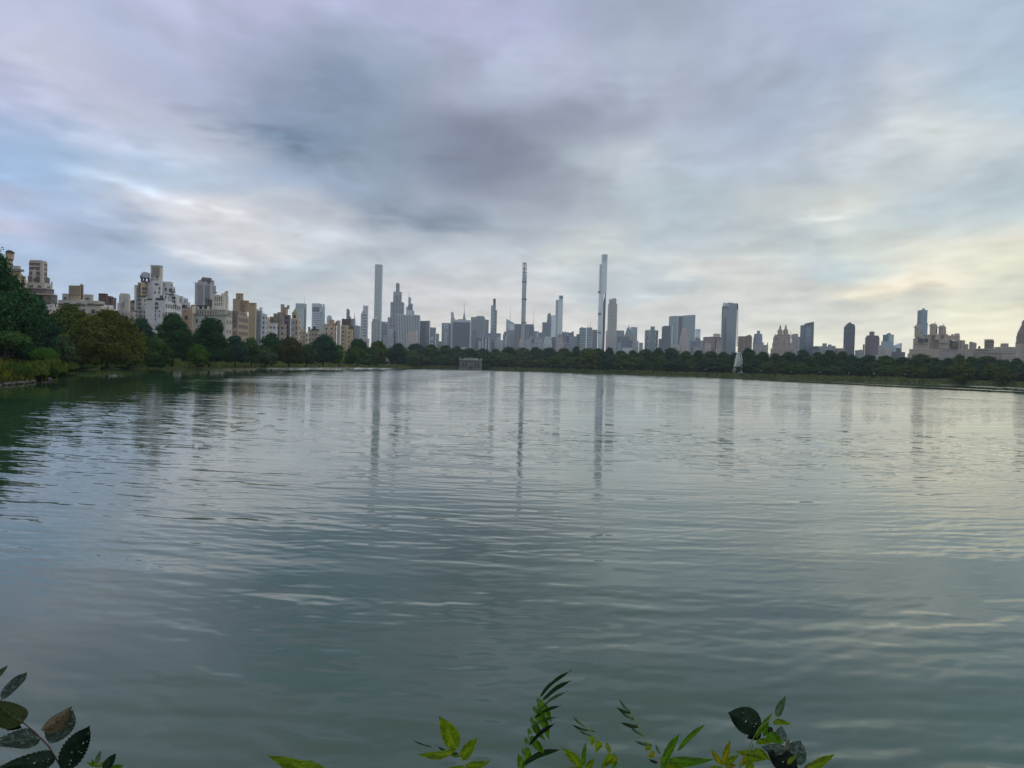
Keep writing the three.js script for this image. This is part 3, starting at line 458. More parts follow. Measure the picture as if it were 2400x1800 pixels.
{ // limestone block
  const b = B('limestone_building', 'long limestone apartment house with a row of dark top-floor windows and a gothic roof house', 480, 0xb5b0a4), D = paint(0x3f3d40), T = paint(0xc6bfae);
  b.box('wall', 450, 529, 738.5, 0, { s: 544, w: 'G 4.1 6 .36 .42 pane' }).box('cornice', 449.5, 529.6, 736.4, 738.5, { dz: -0.8, s: 544.6, m: paint(0x8d867c) });
  b.box('top_floor', 450.4, 528.6, 726.5, 736.4, { dz: 0.5, s: 543.4 }).box('parapet', 450, 529, 724.4, 726.5, { dz: 0, s: 544 });
  for (let i = 0; i < 12; i++) b.win(455.6 + i * 6.1, 459 + i * 6.1, 729.4, 735.4, { dz: 0.5, m: i > 8 ? COL.white : COL.dark });
  for (let i = 0; i < 4; i++) b.win(531 + 3 * i, 533 + 3 * i, 732, 739, { dz: 0.5 });
  b.box('terrace_house', 462, 498, 718, 724.4, { dz: 4, d: 9, m: COL.dark }); for (let i = 0; i < 4; i++) b.box('terrace_pier', 462.4 + i * 11.6, 464.4 + i * 11.6, 718, 724.4, { dz: 3, d: 1, m: T }); b.box('terrace_roof', 461, 499, 715.4, 718, { dz: 2.6, d: 12, m: D });
  b.box('greenhouse', 482, 497, 700, 716, { dz: 6, d: 9, m: paint(0x5e6367), w: 'c 1.6 3 .06 .06 steel' }).box('roof_box', 477, 483, 709, 715.4, { dz: 7, m: T });
  b.box('gothic_house', 498, 526, 692, 724.4, { dz: 5, s: 536, m: T }).box('battlement', 498, 504, 688, 692, { dz: 4.8, d: 5, m: T }).box('battlement', 519, 526, 687, 692, { dz: 4.8, d: 5, m: T }).box('battlement', 508, 514, 690.4, 692, { dz: 4.8, d: 5, m: T });
  for (let i = 0; i < 4; i++) { b.win(503 + i * 5, 505.4 + i * 5, 694.6, 706.6, { dz: 5, m: COL.dark }); b.win(503 + i * 5, 505.2 + i * 5, 709.6, 716, { dz: 5 }); }
  b.box('turret', 526, 533, 685, 724.4, { dz: 8, s: 535, m: T }).frus('turret_cap', 525.6, 534, 529, 530.4, 681.4, 685, { dz: 7.6, m: paint(0x7c766c) });
  b.frame = paint(0x9d978b); b.done();
}
{ const b = B('tan_building', 'tan house with a stepped blank roof tower, right of the long limestone house', 535, 0xa58f76);
  b.box('wall', 544, 558, 737, 0, { s: 583, w: 'G 3.2 4.6 .7 .55 0x6f5e52' }).box('top_floor', 543, 560, 728, 737, { dz: 2, s: 580, w: 'G 3 5 .4 .5 pane' });
  b.box('roof_tower', 546, 561, 700, 728, { dz: 6, s: 572 }).box('roof_block', 561, 581, 704, 728, { dz: 9, s: 584, m: paint(0x9a8164), w: 'G 5 5 .2 .3 pane' }).box('water_house', 553, 568, 689, 702, { dz: 10, s: 570.5, m: paint(0xa88f78), w: 'G 6 7 .2 .5 pane' });
  b.box('rear_block', 583, 598.6, 711.5, 0, { dz: 30, s: 601.6, m: paint(0xb29f7a) }).box('parapet', 582.6, 599, 709.8, 711.5, { dz: 29.6, s: 602, m: paint(0x8f7f64) }).box('parapet', 552.6, 568.2, 687.6, 689, { dz: 9.7, s: 570.7, m: paint(0x7d6a58) }).box('dark_annex', 545, 557, 729, 760, { dz: -0.5, d: 2, m: paint(0x6d6862), w: 'G 3 5 .5 .6 pane' });
  b.done();
}
{ const b = B('balcony_building', 'modern house with stacked pale balconies beside a grey glass slab, middle of the left row', 575, 0x8d8676);
  b.box('wall', 583, 600, 728, 0, { dz: 0, d: 12 }).box('glass_slab', 600.4, 610, 729, 0, { dz: 1, s: 613, m: paint(0x8b9096), w: 'c 2 3.6 .1 .2 pale' }).box('stair_tower', 608.4, 613.4, 720, 0, { dz: 9, m: paint(0xbac0c4) }).box('roof_screen', 600.8, 609.6, 724.4, 729, { dz: 2, d: 5, m: COL.pale });
  for (let i = 0; i < 9; i++) { b.box('balcony', 584.6, 600.6, 735 + i * 7.6, 737.4 + i * 7.6, { dz: -1.6, d: 1.6, m: paint(0xc9c3b0) }); b.win(586, 591.6, 738 + i * 7.6, 742 + i * 7.6, { m: COL.dark }); b.win(593, 598.6, 738 + i * 7.6, 742 + i * 7.6, { m: COL.dark }); }
  b.done();
}
{ const b = B('apartment_building', 'slim pale grey house with a beige neighbour wall, right of the stacked balconies', 610, 0xb9bdc0);
  b.box('wall', 613, 622, 736, 0, { s: 627, w: 'G 4 4 .5 .4 pane' }).box('roof_house', 614, 620.6, 734, 738, { dz: 3 }).box('beige_wing', 621, 629, 744, 0, { dz: 8, s: 633, m: paint(0xc3b29c), w: 'G 3.4 4 .4 .4 pane' }).cyl('vent_pipe', 616, 616.8, 729, 734, { dz: 4, n: 6 });
  b.done();
}
{ const b = B('low_building', 'low white block with a strip of small windows, in front of the brown stepped house', 640, 0xc7c8c8);
  b.box('wall', 629.5, 648, 757.5, 0, { s: 651, w: 'g 3 6 .5 .3 pane' }).box('parapet', 629.2, 648.4, 756.4, 757.5, { dz: -0.3, s: 651.4, m: paint(0x9a9a98) }); b.done();
}
{ const b = B('brown_stepped_building', 'brown stepped house with a tan chimney tower and dark glass side wing', 665, 0x8a7a6c), T = paint(0xb09a86);
  b.box('wall', 632, 650, 755, 0, { s: 653, w: 'g 4 4 .4 .5 pane' }).box('step', 632, 641, 742, 757, { dz: 3, w: 'g 4 4 .4 .5 pane' }).box('step', 641, 653, 734.5, 757, { dz: 5, m: paint(0x8f8072), w: 'g 5 4 .3 .4 pane' }).box('step', 650, 667, 731.5, 0, { dz: 8, m: paint(0x97897b) });
  b.box('water_house', 658, 667, 714.5, 733, { dz: 10, m: T }).box('chimney_tower', 667, 675, 719.6, 738, { dz: 11, m: paint(0xb5957f) }).box('chimney', 673, 676, 714.8, 721, { dz: 12, m: paint(0x9d7d6a) }).box('parapet', 657.6, 667.4, 713.2, 714.6, { dz: 9.7, m: paint(0x7d6a5c) });
  b.box('dark_glass_wing', 666, 681.6, 738, 0, { dz: 4, m: paint(0x5b5a61), w: 'g 3 4 .6 .5 dark' }).box('lower_wing', 655, 672, 760, 0, { dz: -2, m: paint(0x9b8d82), w: 'g 4 5 .4 .4 pane' });
  b.done();
}
{ const b = B('church_tower', 'cream stone tower with arched openings under a pointed green roof', 700, 0xbfae94);
  b.box('wall', 682, 700, 746, 0, { s: 705, w: 'g 4 5 .4 .6 0x6d6459' }).box('belfry', 684, 697, 733, 748, { dz: 2, s: 700, w: 'g 3.2 8 .5 .6 dark' }).frus('pointed_roof', 684.4, 700, 691.2, 692.6, 721, 733.4, { dz: 1.4, m: paint(0x8e9a7c) }).spire('finial', 692, 718, 722, 0.9, { dz: 3 }).box('grey_front', 683.6, 694, 747, 0, { dz: -1.5, m: paint(0xa6a9ac), w: 'g 5 6 .3 .5 pane' }).box('buttress', 699.6, 705, 751, 0, { dz: 6, m: paint(0x8c7a63) });
  b.done();
}
{ const b = B('house_row', 'row of cream and beige houses just above the trees, below the pointed green roof', 720, 0xc4b7a2);
  b.box('wall', 683, 694, 774, 0, { w: 'g 3.4 4.4 .4 .5 pane' }).box('wall', 692, 715, 772, 0, { dz: 4, m: paint(0xb7a48c), w: 'g 3.4 4.2 .4 .5 pane' }).box('wall', 715, 724.6, 779, 0, { dz: -2, m: paint(0xc9bda6), w: 'g 3.2 4.4 .45 .5 pane' }).box('roof_house', 697, 706, 768, 774, { dz: 7, m: paint(0xd2ccc2) }).box('wall', 722, 752, 777, 0, { dz: 8, m: paint(0xa59884), w: 'g 3.4 4.4 .4 .4 pane' }).box('chimney', 722, 728, 766, 780, { dz: 12, m: paint(0x7f766b) });
  b.done();
}
{ const b = B('tank_house', 'low dark roofed house with a white domed water tank, left of the tan brick house', 735, 0x9b8f80);
  b.box('wall', 728, 755, 774, 0, { w: 'g 3.5 4.6 .4 .4 pane' }).box('roof', 729, 748, 770.6, 774, { dz: -1, m: paint(0x3d3a3a) }).cyl('water_tank', 732.4, 739.4, 764.4, 770.6, { dz: 3, n: 12, m: paint(0x45413f) }).dome('tank_dome', 732.2, 739.6, 762.6, 764.4, { dz: 2.8, m: paint(0xdadfe2) });
  b.done();
}
{ const b = B('brick_building', 'tan brick house with a squat roof tower and slim pale side slab', 810, 0xb8a28c);
  b.box('wall', 757.6, 785, 763, 0, { s: 789, w: 'g 5 5 .3 .4 pane' }).box('roof_tower', 770.4, 780.6, 749, 765, { dz: 6, s: 784, m: paint(0xb48f70) }).box('side_slab', 790.4, 797.6, 751, 0, { dz: 5, m: paint(0xc3b29e), w: 'v 3 3 .3 1 0x9d8d7c' }).frus('sloping_roof', 782, 791, 788, 791, 752, 763, { dz: 9, m: paint(0x6b645f) }).box('terrace', 759, 771, 760.6, 763, { dz: 3, m: paint(0x8b7d6d) });
  b.done();
}
{ const b = B('brown_roof_building', 'house with a dark brown roof block above pale tan walls, beside the tan brick house', 845, 0xb9a993);
  b.box('wall', 798.6, 811, 762, 0, { w: 'g 4 4.4 .4 .4 pane' }).box('roof_block', 801, 821, 747.4, 764, { dz: 7, s: 823, m: paint(0x544845) }).box('yellow_wing', 811, 829, 762.4, 0, { dz: -3, m: paint(0xc0ab84), w: 'g 5 5 .3 .3 pane' }).box('dark_top', 818.6, 830, 762.8, 771, { dz: -3.6, d: 6, m: paint(0x574a44) }).box('brown_wing', 827, 832, 771, 0, { dz: 2, m: paint(0x86745f) }).cyl('chimney', 803.6, 804.6, 743, 748, { dz: 9, n: 6 }).box('white_roof', 820, 826, 790, 793, { dz: -8, m: COL.white });
  b.done();
}
{ const b = B('white_shed', 'small white flat house among the treetops below the striped pale tower', 860, 0xcac7c0); b.box('wall', 854, 866, 795, 0, { w: 'g 4 5 .3 .3 pane' }).box('roof', 853.4, 866.6, 793.8, 795, { dz: -0.6 }); b.done(); }
SAT = 1;
// ---------------------------------------------------------------- the towers far behind the trees, left to right
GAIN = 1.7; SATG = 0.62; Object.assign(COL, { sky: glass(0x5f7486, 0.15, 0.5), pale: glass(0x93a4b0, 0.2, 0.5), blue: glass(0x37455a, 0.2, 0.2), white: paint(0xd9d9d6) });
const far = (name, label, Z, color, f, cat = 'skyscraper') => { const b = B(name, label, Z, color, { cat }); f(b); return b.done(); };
far('glass_slab_tower', 'flat-topped blue-grey glass slab with a mast, behind the pointed green roof', 2700, glass(0x6e8490, 0.2, 0.35), (b) => b.box('wall', 693, 718.6, 711, 0, { d: 40, w: 'c 9 9 .3 .5 sky' }).box('side_strip', 713.6, 717, 722, 0, { dz: -1, d: 2, m: COL.blue }).box('crown_band', 693.2, 718, 711.6, 721, { dz: -1.5, d: 2, m: COL.sky }).spire('mast', 713.4, 693.4, 711, 1, { dz: 12 }).spire('mast', 707.4, 708, 711, 0.8, { dz: 12 }));
far('slant_roof_tower', 'white tower with a sloped roof and one wide dark window band near its top', 2850, 0xb4bdc4, (b) => {
  b.box('wall', 731, 757.6, 733, 0, { d: 42, s: undefined, w: 'h 9 8 .5 .42 sky .02' }).box('top_block', 731.2, 755.6, 711, 719.4, { d: 40, m: paint(0xc3cacf) }).box('window_band', 732, 754.6, 719.4, 731.4, { dz: 2, d: 36, m: COL.blue }).box('end_pier', 731.2, 732.4, 719, 734, { dz: 0.5, d: 36 }).box('end_pier', 754.6, 756.4, 719, 734, { dz: 0.5, d: 36 }).box('lower_band', 731.2, 756.6, 731.2, 734, { dz: -0.5, d: 38 });
  b.wedge('sloped_roof', 756.4, 762, 712, 737, 0, { dz: 4, d: 30, m: paint(0x9ba5ab) });
});
far('narrow_tower', 'narrow pale blue block standing behind the tan brick house', 2300, COL.sky, (b) => b.box('wall', 766, 778, 742, 0, { d: 20, w: 'v 3 9 .3 1 pale' }).box('top_block', 768, 776.6, 739.4, 742.4, { dz: 3 }).box('low_block', 760, 768, 758, 0, { dz: -20, m: COL.pale }));
far('slender_tower', 'slender grey tower rising behind the brown roof block', 2900, 0x6f7880, (b) => b.wedge('wall', 812.2, 820, 722.6, 725.4, 0, { d: 26, w: 'v 5 9 .4 .96 blue' }).box('lower_shoulder', 819, 822.6, 742, 0, { dz: 10 }));
far('spired_tower', 'grey tower narrowing through arched tiers to a needle spire, beside the slender grey tower', 2950, 0x868a92, (b) => b.box('wall', 822, 836, 764, 0, { w: 'v 5 9 .4 1 blue' }).box('tier', 822.6, 832, 747, 766, { dz: 12, w: 'v 4 9 .4 1 blue' }).frus('crown', 827.6, 834, 830.2, 831.6, 741, 764, { dz: 4, m: paint(0x9aa0a6) }).spire('needle', 830.8, 729, 744, 1.5, { dz: 8, m: COL.steel }));
far('dark_glass_block', 'low blue-grey glass block between the spired tower and the striped pale tower', 2500, COL.sky, (b) => b.box('wall', 832, 846, 764, 0, { w: 'h 9 8 .5 .4 blue' }).box('roof_box', 834, 840, 762.6, 764.4, { dz: 3 }));
far('striped_tower', 'pale slim tower with dark horizontal bands and a notched crown', 2350, 0xa9abad, (b) => { b.box('wall', 846, 863, 734, 0, { d: 22 }).box('crown', 851.4, 863.4, 716.4, 734, { dz: 0.6, d: 20 }).box('crown_pier', 851.2, 852.6, 714.6, 718, { dz: 0, d: 3 }).box('crown_pier', 862.2, 863.8, 715, 718, { dz: 0, d: 3 }).box('shoulder', 848.4, 852, 729, 735, { dz: 3 }); for (let i = 0; i < 8; i++) b.box('dark_band', 851, 859.6, 738 + i * 6.8, 740 + i * 6.8, { dz: -0.6, d: 0.6, m: COL.blue }); b.last = b.span(846, 863, 734, 0, { d: 22 }); b.face('g 5 9 .4 .3 blue'); });
far('square_grid_tower', 'very tall slim square tower with a white grid of large windows, left of centre', 3250, 0xbcc0be, (b) => b.box('wall', 879, 897.3, 621, 0, { d: 29, w: 'g 4.8 9.6 .6 .6 0x7d8a90 .02' }).box('parapet', 879, 897.3, 619.8, 621, { d: 29, m: paint(0x6d7678) }));
far('beige_setback_tower', 'beige tower with an eight-sided top standing in front of the tall grid tower', 2500, 0xaaa6a4, (b) => b.box('wall', 871, 889.6, 753, 0, { w: 'v 5 9 .35 1 0x7e828a' }).box('tier', 873, 886, 747.6, 754, { dz: 3, w: 'v 4 9 .4 .9 0x7e828a' }).frus('crown', 875, 884, 877.6, 881, 740.6, 748, { dz: 5 }), 'tower');
far('sign_tower', 'blue-grey block with a small bright white sign at its top edge', 2750, COL.blue, (b) => b.box('wall', 894, 911, 754, 0, { w: 'c 8 8 .4 .5 sky' }).box('rooftop_sign', 902, 910, 755.6, 758.4, { dz: -1.2, d: 1, m: paint(0xe8e6e4) }));
far('stepped_steel_tower', 'tall grey tower stepping inwards five times to a slim top, behind the white-striped slab', 3050, 0x787a84, (b) => { const P = paint(0x9a98a0), w = 'v 13 9 .16 1 0xa5a3aa;h 9 22 .5 .3 0x6b6f7c .0'; b.box('wall', 909, 949, 744, 0, { d: 40, w }).box('tier', 915.4, 947.6, 708, 745, { dz: 5, d: 34, w }).box('tier', 922, 942, 683.6, 709, { dz: 10, d: 28, w }).box('top_tier', 928.2, 936.8, 664.6, 685, { dz: 14, d: 20, w }).box('crown_band', 922.6, 941.4, 683.4, 690, { dz: 9, d: 2, m: P }).box('belt', 910, 932, 763, 766, { dz: -1, d: 2, m: paint(0x6b6c76) }).box('roof_box', 929.6, 934, 662.6, 665, { dz: 17, d: 8 }); });
far('tapering_glass_tower', 'tapering glass tower with slanted tiers and a needle on top, above the white-striped slab', 3500, COL.sky, (b) => b.box('wall', 951.6, 970.6, 727, 0, { d: 40, w: 'h 9 9 .5 .5 pale' }).wedge('tier', 952, 957.4, 720, 718, 735, { dz: 4 }).wedge('tier', 956, 968, 716, 711, 735, { dz: 2, m: COL.blue }).wedge('top_tier', 957, 964, 695.6, 698, 716, { dz: 8 }).spire('needle', 958.8, 680.6, 697, 1.3, { dz: 12, m: COL.steel }).box('shoulder', 966, 971.4, 729, 738, { dz: -2 }));
far('domed_tower', 'small stone tower with a domed lantern low in front of the stepped grey tower', 2450, 0xa1a1a2, (b) => b.box('wall', 910, 924, 782, 0, { w: 'g 4 7 .4 .5 blue' }).box('tier', 911.6, 922.6, 777, 784, { dz: 3 }).dome('dome', 912.8, 921.6, 772, 778, { dz: 4 }).spire('lantern', 917, 769.6, 773, 1.6, { dz: 8 }).box('wing', 899, 911, 786, 0, { dz: 5, m: paint(0x989796), w: 'g 4 7 .4 .5 blue' }).box('dark_wing', 923, 931, 776, 0, { dz: 12, m: paint(0x6c7681), w: 'h 6 7 .5 .4 blue' }), 'tower');
far('white_striped_slab', 'broad slab with close white vertical stripes, left of centre', 2450, COL.blue, (b) => b.box('wall', 929.5, 985, 739.5, 0, { d: 34, w: 'v 5 9 .46 1 0xc9cbcc' }).box('roof_band', 929.2, 985.2, 737.4, 739.5, { dz: -0.8, d: 35.6, m: paint(0xc2c5c7) }));
far('mansard_hotel', 'tan stone tower with a grey-green sloped roof in front of the white-striped slab', 2300, 0xb5aaa0, (b) => b.box('wall', 955, 979, 781, 0, { w: 'g 5 6 .4 .5 0x837d7b' }).box('top_floor', 956, 978.4, 775, 781, { dz: 1.5, w: 'g 4 5 .4 .5 0x837d7b' }).frus('mansard_roof', 956, 978.6, 959, 974, 767.4, 775.4, { dz: 1, m: paint(0x7d8785) }).box('cornice', 954.6, 979.4, 785.6, 787, { dz: -1 , d: 1.4 }), 'tower');
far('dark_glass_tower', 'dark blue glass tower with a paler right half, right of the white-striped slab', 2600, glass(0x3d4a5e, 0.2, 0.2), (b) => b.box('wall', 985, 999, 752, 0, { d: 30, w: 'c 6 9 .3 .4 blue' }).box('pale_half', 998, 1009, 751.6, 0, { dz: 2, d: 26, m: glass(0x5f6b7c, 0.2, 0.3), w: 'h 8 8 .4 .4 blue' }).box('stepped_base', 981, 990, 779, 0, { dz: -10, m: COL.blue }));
far('dark_block', 'lower dark blue block with two white panels, right of the dark glass tower', 2500, glass(0x414d60, 0.2, 0.2), (b) => b.box('wall', 1008, 1022.4, 767.4, 0, { w: 'h 8 8 .5 .3 sky' }).box('white_panel', 1008.4, 1015.4, 789, 798, { dz: -1, d: 1, m: paint(0xb9c0c6) }).box('white_panel', 1008.6, 1014.6, 803, 808, { dz: -1, d: 1, m: paint(0xb9c0c6) }));
far('slim_block', 'slim pale grey block with a thin mast beside a gap of open sky', 2700, 0x8c97a0, (b) => b.box('wall', 1022, 1029.4, 782, 0, { w: 'g 4 7 .4 .5 blue' }).box('low_wing', 1026, 1036, 800, 0, { dz: -10, m: COL.sky }).spire('mast', 1025.4, 775, 782, 0.8));
far('panel_top_tower', 'grey tower with four pale square panels near its top, left of the white-framed dark slab', 2550, 0x7d868e, (b) => { b.box('wall', 1035.6, 1053.6, 757, 0, { w: 'h 8 8 .4 .3 sky' }).box('side_wing', 1053, 1057, 757.6, 0, { dz: 5, m: COL.blue }); for (const [x, y] of [[1041, 760], [1046, 760], [1041, 766], [1046, 766]]) b.box('pale_panel', x, x + 4, y, y + 4.6, { dz: -0.8, d: 0.8, m: paint(0xaab4ba) }); b.box('pale_bay', 1041, 1049, 778, 0, { dz: -1.5, d: 1.5, m: paint(0x9ba5ac) }); });
far('stepped_white_tower', 'white stepped tower top showing behind the white-framed dark slab', 2700, 0xaeb4b8, (b) => b.box('wall', 1056.6, 1066.6, 746, 0, { w: 'v 4 9 .4 1 sky' }).box('tier', 1057, 1063.4, 732, 747, { dz: 3 }).box('tier', 1060, 1064.6, 739, 747, { dz: 2 }).box('roof_box', 1057.6, 1062, 731, 732.4, { dz: 5 }));
far('needle_tower', 'distant tower with a stepped cap and long needle spire above the white-framed dark slab', 4000, 0x7d7f8b, (b) => b.box('wall', 1077, 1098, 752, 0, { w: 'v 6 9 .4 1 blue' }).frus('cap', 1082.6, 1093.4, 1085.6, 1090.4, 744, 753).frus('cap_top', 1085.4, 1090.6, 1087, 1089, 733, 744.4).spire('needle', 1088, 708.5, 734, 1.7, { m: COL.steel }));
far('white_framed_slab', 'wide dark blue glass slab in a white frame, left of the stone gatehouse roofline', 2450, glass(0x33425a, 0.2, 0.15), (b) => { const W = paint(0xd0d6da); b.box('wall', 1061, 1101.6, 755.4, 0, { d: 30, w: 'c 7 9 .12 .2 0x3b4a62' }).box('white_top', 1059.6, 1103.4, 749.6, 755.4, { dz: -1, d: 32, m: W }).box('white_side', 1059.2, 1060.8, 755.4, 0, { dz: -1, d: 3, m: W }).box('white_side', 1101.6, 1103.4, 755.4, 0, { dz: -1, d: 3, m: W }).box('roof_plant', 1073, 1084, 748, 749.8, { dz: 8 }).box('white_base', 1077, 1099, 814, 818, { dz: -8, m: W }); });
far('grey_grid_slab', 'broad grey slab with a notched roofline and pale sign mark, right of the white-framed slab', 2600, 0x858c93, (b) => b.box('wall', 1104, 1137, 743, 0, { d: 34, w: 'g 5 8 .4 .4 0x6c7682' }).box('roof_step', 1116.6, 1134.4, 740.4, 744, { dz: 6, d: 18 }).box('right_step', 1137, 1145.8, 749, 0, { dz: 6, d: 24, w: 'g 5 8 .4 .4 0x6c7682' }).box('pale_sign', 1106.6, 1113.4, 744.4, 746.6, { dz: -1, d: 1, m: paint(0xc8ccd0) }).spire('mast', 1129, 737, 741, 0.9, { dz: 8 }));
far('curved_dark_tower', 'dark blue curved tower low against the grey notched slab', 2350, glass(0x4b586a, 0.2, 0.2), (b) => b.cyl('wall', 1104.6, 1118, 774, 840, { n: 16 }).cyl('cap', 1106, 1116.4, 772.6, 774.4, { dz: 1, n: 16 }).box('wing', 1119, 1128.4, 793, 0, { dz: -20, m: COL.blue }).box('pale_wing', 1121, 1128, 799, 0, { dz: -30, m: COL.sky }), 'tower');
far('finned_block', 'low block with bold white vertical fins beside the slender teal tower', 2300, COL.blue, (b) => b.box('wall', 1128, 1150.6, 790, 0, { w: 'V 9 9 .4 1 0xb9bfc5' }).box('rear_block', 1140, 1151.6, 781, 0, { dz: 60, m: paint(0x747f8c) }).box('roof_line', 1128, 1150.8, 788.8, 790, { dz: -1, d: 20, m: COL.sky }));
far('slender_teal_tower', 'slender dark teal glass tower of three staggered slices, left of the needle-thin tower', 2950, glass(0x5b7784, 0.15, 0.4), (b) => b.box('wall', 1156, 1162.4, 716, 0, { d: 22, w: 'h 9 14 .5 .3 blue .0' }).box('dark_top', 1156.2, 1162.2, 699.8, 717, { dz: 0.6, d: 20, m: COL.dark }).box('left_slice', 1151, 1156.4, 715.6, 0, { dz: 6, d: 22, w: 'c 6 12 .3 .4 pale' }).box('right_slice', 1161.6, 1165, 727, 0, { dz: 8, m: paint(0x8e8580) }));
far('low_block', 'low grey blocks clustered round the foot of the slender teal tower', 2400, 0x7f8893, (b) => b.box('wall', 1160, 1174, 781, 0, { w: 'h 8 7 .5 .4 blue' }).box('wall', 1144, 1160, 795, 0, { dz: -40, m: paint(0x727c88), w: 'g 5 7 .4 .4 blue' }).box('pale_block', 1160, 1180, 797, 0, { dz: -60, m: paint(0xa6a7a8), w: 'g 4 6 .4 .5 0x7d8086' }).box('wall', 1163, 1174, 789, 0, { dz: -20, m: COL.sky }), 'building');
far('slanted_glass_tower', 'faceted glass tower with a slanted top and tall spire, left of the needle-thin tower', 3600, glass(0x6d7d8d, 0.15, 0.4), (b) => b.wedge('wall', 1186.4, 1206, 747, 757.4, 0, { d: 46, w: 'h 9 14 .5 .2 pale .0' }).wedge('pale_facet', 1194, 1206, 762, 757.8, 774, { dz: -1, d: 2, m: COL.pale }).spire('spire', 1195.6, 713.6, 752, 1.3, { dz: 20, m: COL.steel }));
far('white_edged_tower', 'dark narrow tower with bright white slanted edges below the slanted glass tower', 2400, COL.blue, (b) => b.box('wall', 1181, 1188, 777, 0, { w: 'h 9 8 .5 .3 sky' }).wedge('white_edge', 1183, 1187.4, 800, 783, 0, { dz: -2, d: 2, m: paint(0xc9cfd3) }).box('side_wing', 1178.6, 1182, 783, 0, { dz: 4, m: COL.sky }), 'tower');
far('striped_dark_block', 'dark blue striped blocks at the foot of the slanted glass tower', 2450, glass(0x4d5c70, 0.2, 0.25), (b) => b.box('wall', 1190, 1206, 773.6, 0, { w: 'V 7 9 .3 1 sky' }).box('wing', 1187, 1198, 790, 0, { dz: -20, w: 'V 6 9 .3 1 sky' }).box('wing', 1196, 1206, 784, 0, { dz: -10, m: COL.blue, w: 'V 6 9 .3 1 sky' }), 'building');
far('broad_dark_tower', 'broad dark grey office slab with a light roof edge behind the needle-thin tower', 3100, 0x5f6873, (b) => b.box('wall', 1206, 1251, 761, 0, { d: 40, w: 'v 7 9 .3 1 0x6f7a86' }).box('roof_edge', 1205.6, 1251.4, 759.6, 761, { dz: -1, d: 42, m: paint(0x8d8a82) }).box('glass_patch', 1219, 1241, 765, 0, { dz: -1.4, d: 1.4, m: COL.blue, w: 'v 8 9 .3 1 sky' }));
far('needle_thin_tower', 'extremely thin tall grey tower with an open lattice crown, at the centre', 2950, 0xa9b2b8, (b) => {
  const D = paint(0x59646e), L = paint(0xb4bcc0); b.box('wall', 1225.2, 1233.4, 643, 0, { d: 16, w: 'h 8 7.4 .5 .24 0x6d7983 .04' }).box('side_fin', 1224.6, 1225.6, 640, 0, { dz: 1, d: 12, m: D }).box('side_fin', 1233.2, 1234.4, 640, 0, { dz: 1, d: 12, m: D });
  for (const y of [660, 701, 756]) b.box('dark_belt', 1223.4, 1234.8, y - 1, y + 1.4, { dz: -0.8, d: 18, m: COL.dark });
  for (const x of [1225, 1229, 1233.2]) b.box('crown_post', x, x + 1.2, 617, 644, { dz: 0.6, d: 2, m: D }).box('crown_post', x, x + 1.2, 617, 644, { dz: 10, d: 2, m: D });
  for (let i = 0; i < 6; i++) b.box('crown_beam', 1225, 1234.6, 620 + i * 4.4, 621.4 + i * 4.4, { dz: 0.2, d: 12, m: i % 2 ? L : D }); b.box('crown_top', 1225.2, 1233, 615.2, 617.4, { dz: 1, d: 10, m: D }).box('crown_core', 1227.4, 1231, 624, 644, { dz: 4, d: 5, m: paint(0x98a3ab) });
});
far('copper_roof_tower', 'narrow tan tower with an orange pyramid roof at the foot of the needle-thin tower', 2350, 0xb7a79b, (b) => b.box('wall', 1216, 1225, 799, 0, { w: 'g 4 5 .4 .5 0x8a7f7a' }).frus('pyramid_roof', 1217.6, 1224.6, 1220.4, 1221.6, 791.6, 799.4, { dz: 2, m: paint(0xc08a5c) }).spire('finial', 1221, 788, 792, 0.8, { dz: 5 }), 'tower');
far('antenna_tower', 'grey stepped tower with a tall thin antenna, right of the needle-thin tower', 3500, 0x78838d, (b) => b.box('wall', 1244, 1262, 776, 0, { w: 'g 6 9 .5 .4 blue' }).box('tier', 1247, 1252.4, 765.6, 778, { dz: 6 }).spire('antenna', 1250.2, 725, 768, 1.4, { dz: 10, m: COL.steel }).wedge('bright_fin', 1258, 1262.4, 778, 774, 790, { dz: -1, d: 2, m: paint(0xd9ded9) }));
far('apartment_row', 'row of pale grey apartment blocks along the treetops, right of the needle-thin tower', 2250, 0x9da2a6, (b) => b.box('wall', 1231, 1252, 797, 0, { w: 'g 4 6 .4 .4 0x727b84' }).box('wall', 1252.6, 1272, 793, 0, { dz: 10, m: paint(0xabb0b4), w: 'h 6 6 .5 .4 0x7b858e' }).frus('sloping_roof', 1238, 1252, 1243, 1249, 789, 798, { dz: 8, m: paint(0x7b858d) }).box('dark_box', 1246, 1252, 794, 804, { dz: -3, m: COL.blue }).box('wall', 1262, 1271, 779, 0, { dz: 80, m: paint(0x6e7a86) }), 'building');
far('dome_topped_tower', 'dark tower with a rounded dome top, left of the notched glass tower', 2900, glass(0x50606f, 0.25, 0.2), (b) => b.box('wall', 1282, 1293, 749, 0, { d: 24, w: 'c 6 9 .3 .4 sky' }).cyl('drum', 1282.4, 1293, 742, 749.4, { dz: 1, n: 14, m: paint(0x7a7f86) }).dome('dome', 1282.6, 1292.8, 733, 742.4, { dz: 1.4, m: paint(0x7d7f84) }).box('left_wing', 1271.4, 1282.4, 755.4, 0, { dz: -4, m: paint(0x7c848c), w: 'v 5 9 .4 1 0x5f6c79' }));
far('pale_glass_tower', 'pale blue glass block tucked between the dome-topped and the notched glass tower', 2600, glass(0x93a6b4, 0.15, 0.4), (b) => b.box('wall', 1292.4, 1303, 745, 0, { d: 20, w: 'c 6 9 .3 .3 pale' }).box('top_block', 1293, 1302.6, 738.6, 746, { dz: 3, m: COL.pale }).box('dark_wing', 1293.6, 1302, 790, 0, { dz: -40, m: COL.blue }));
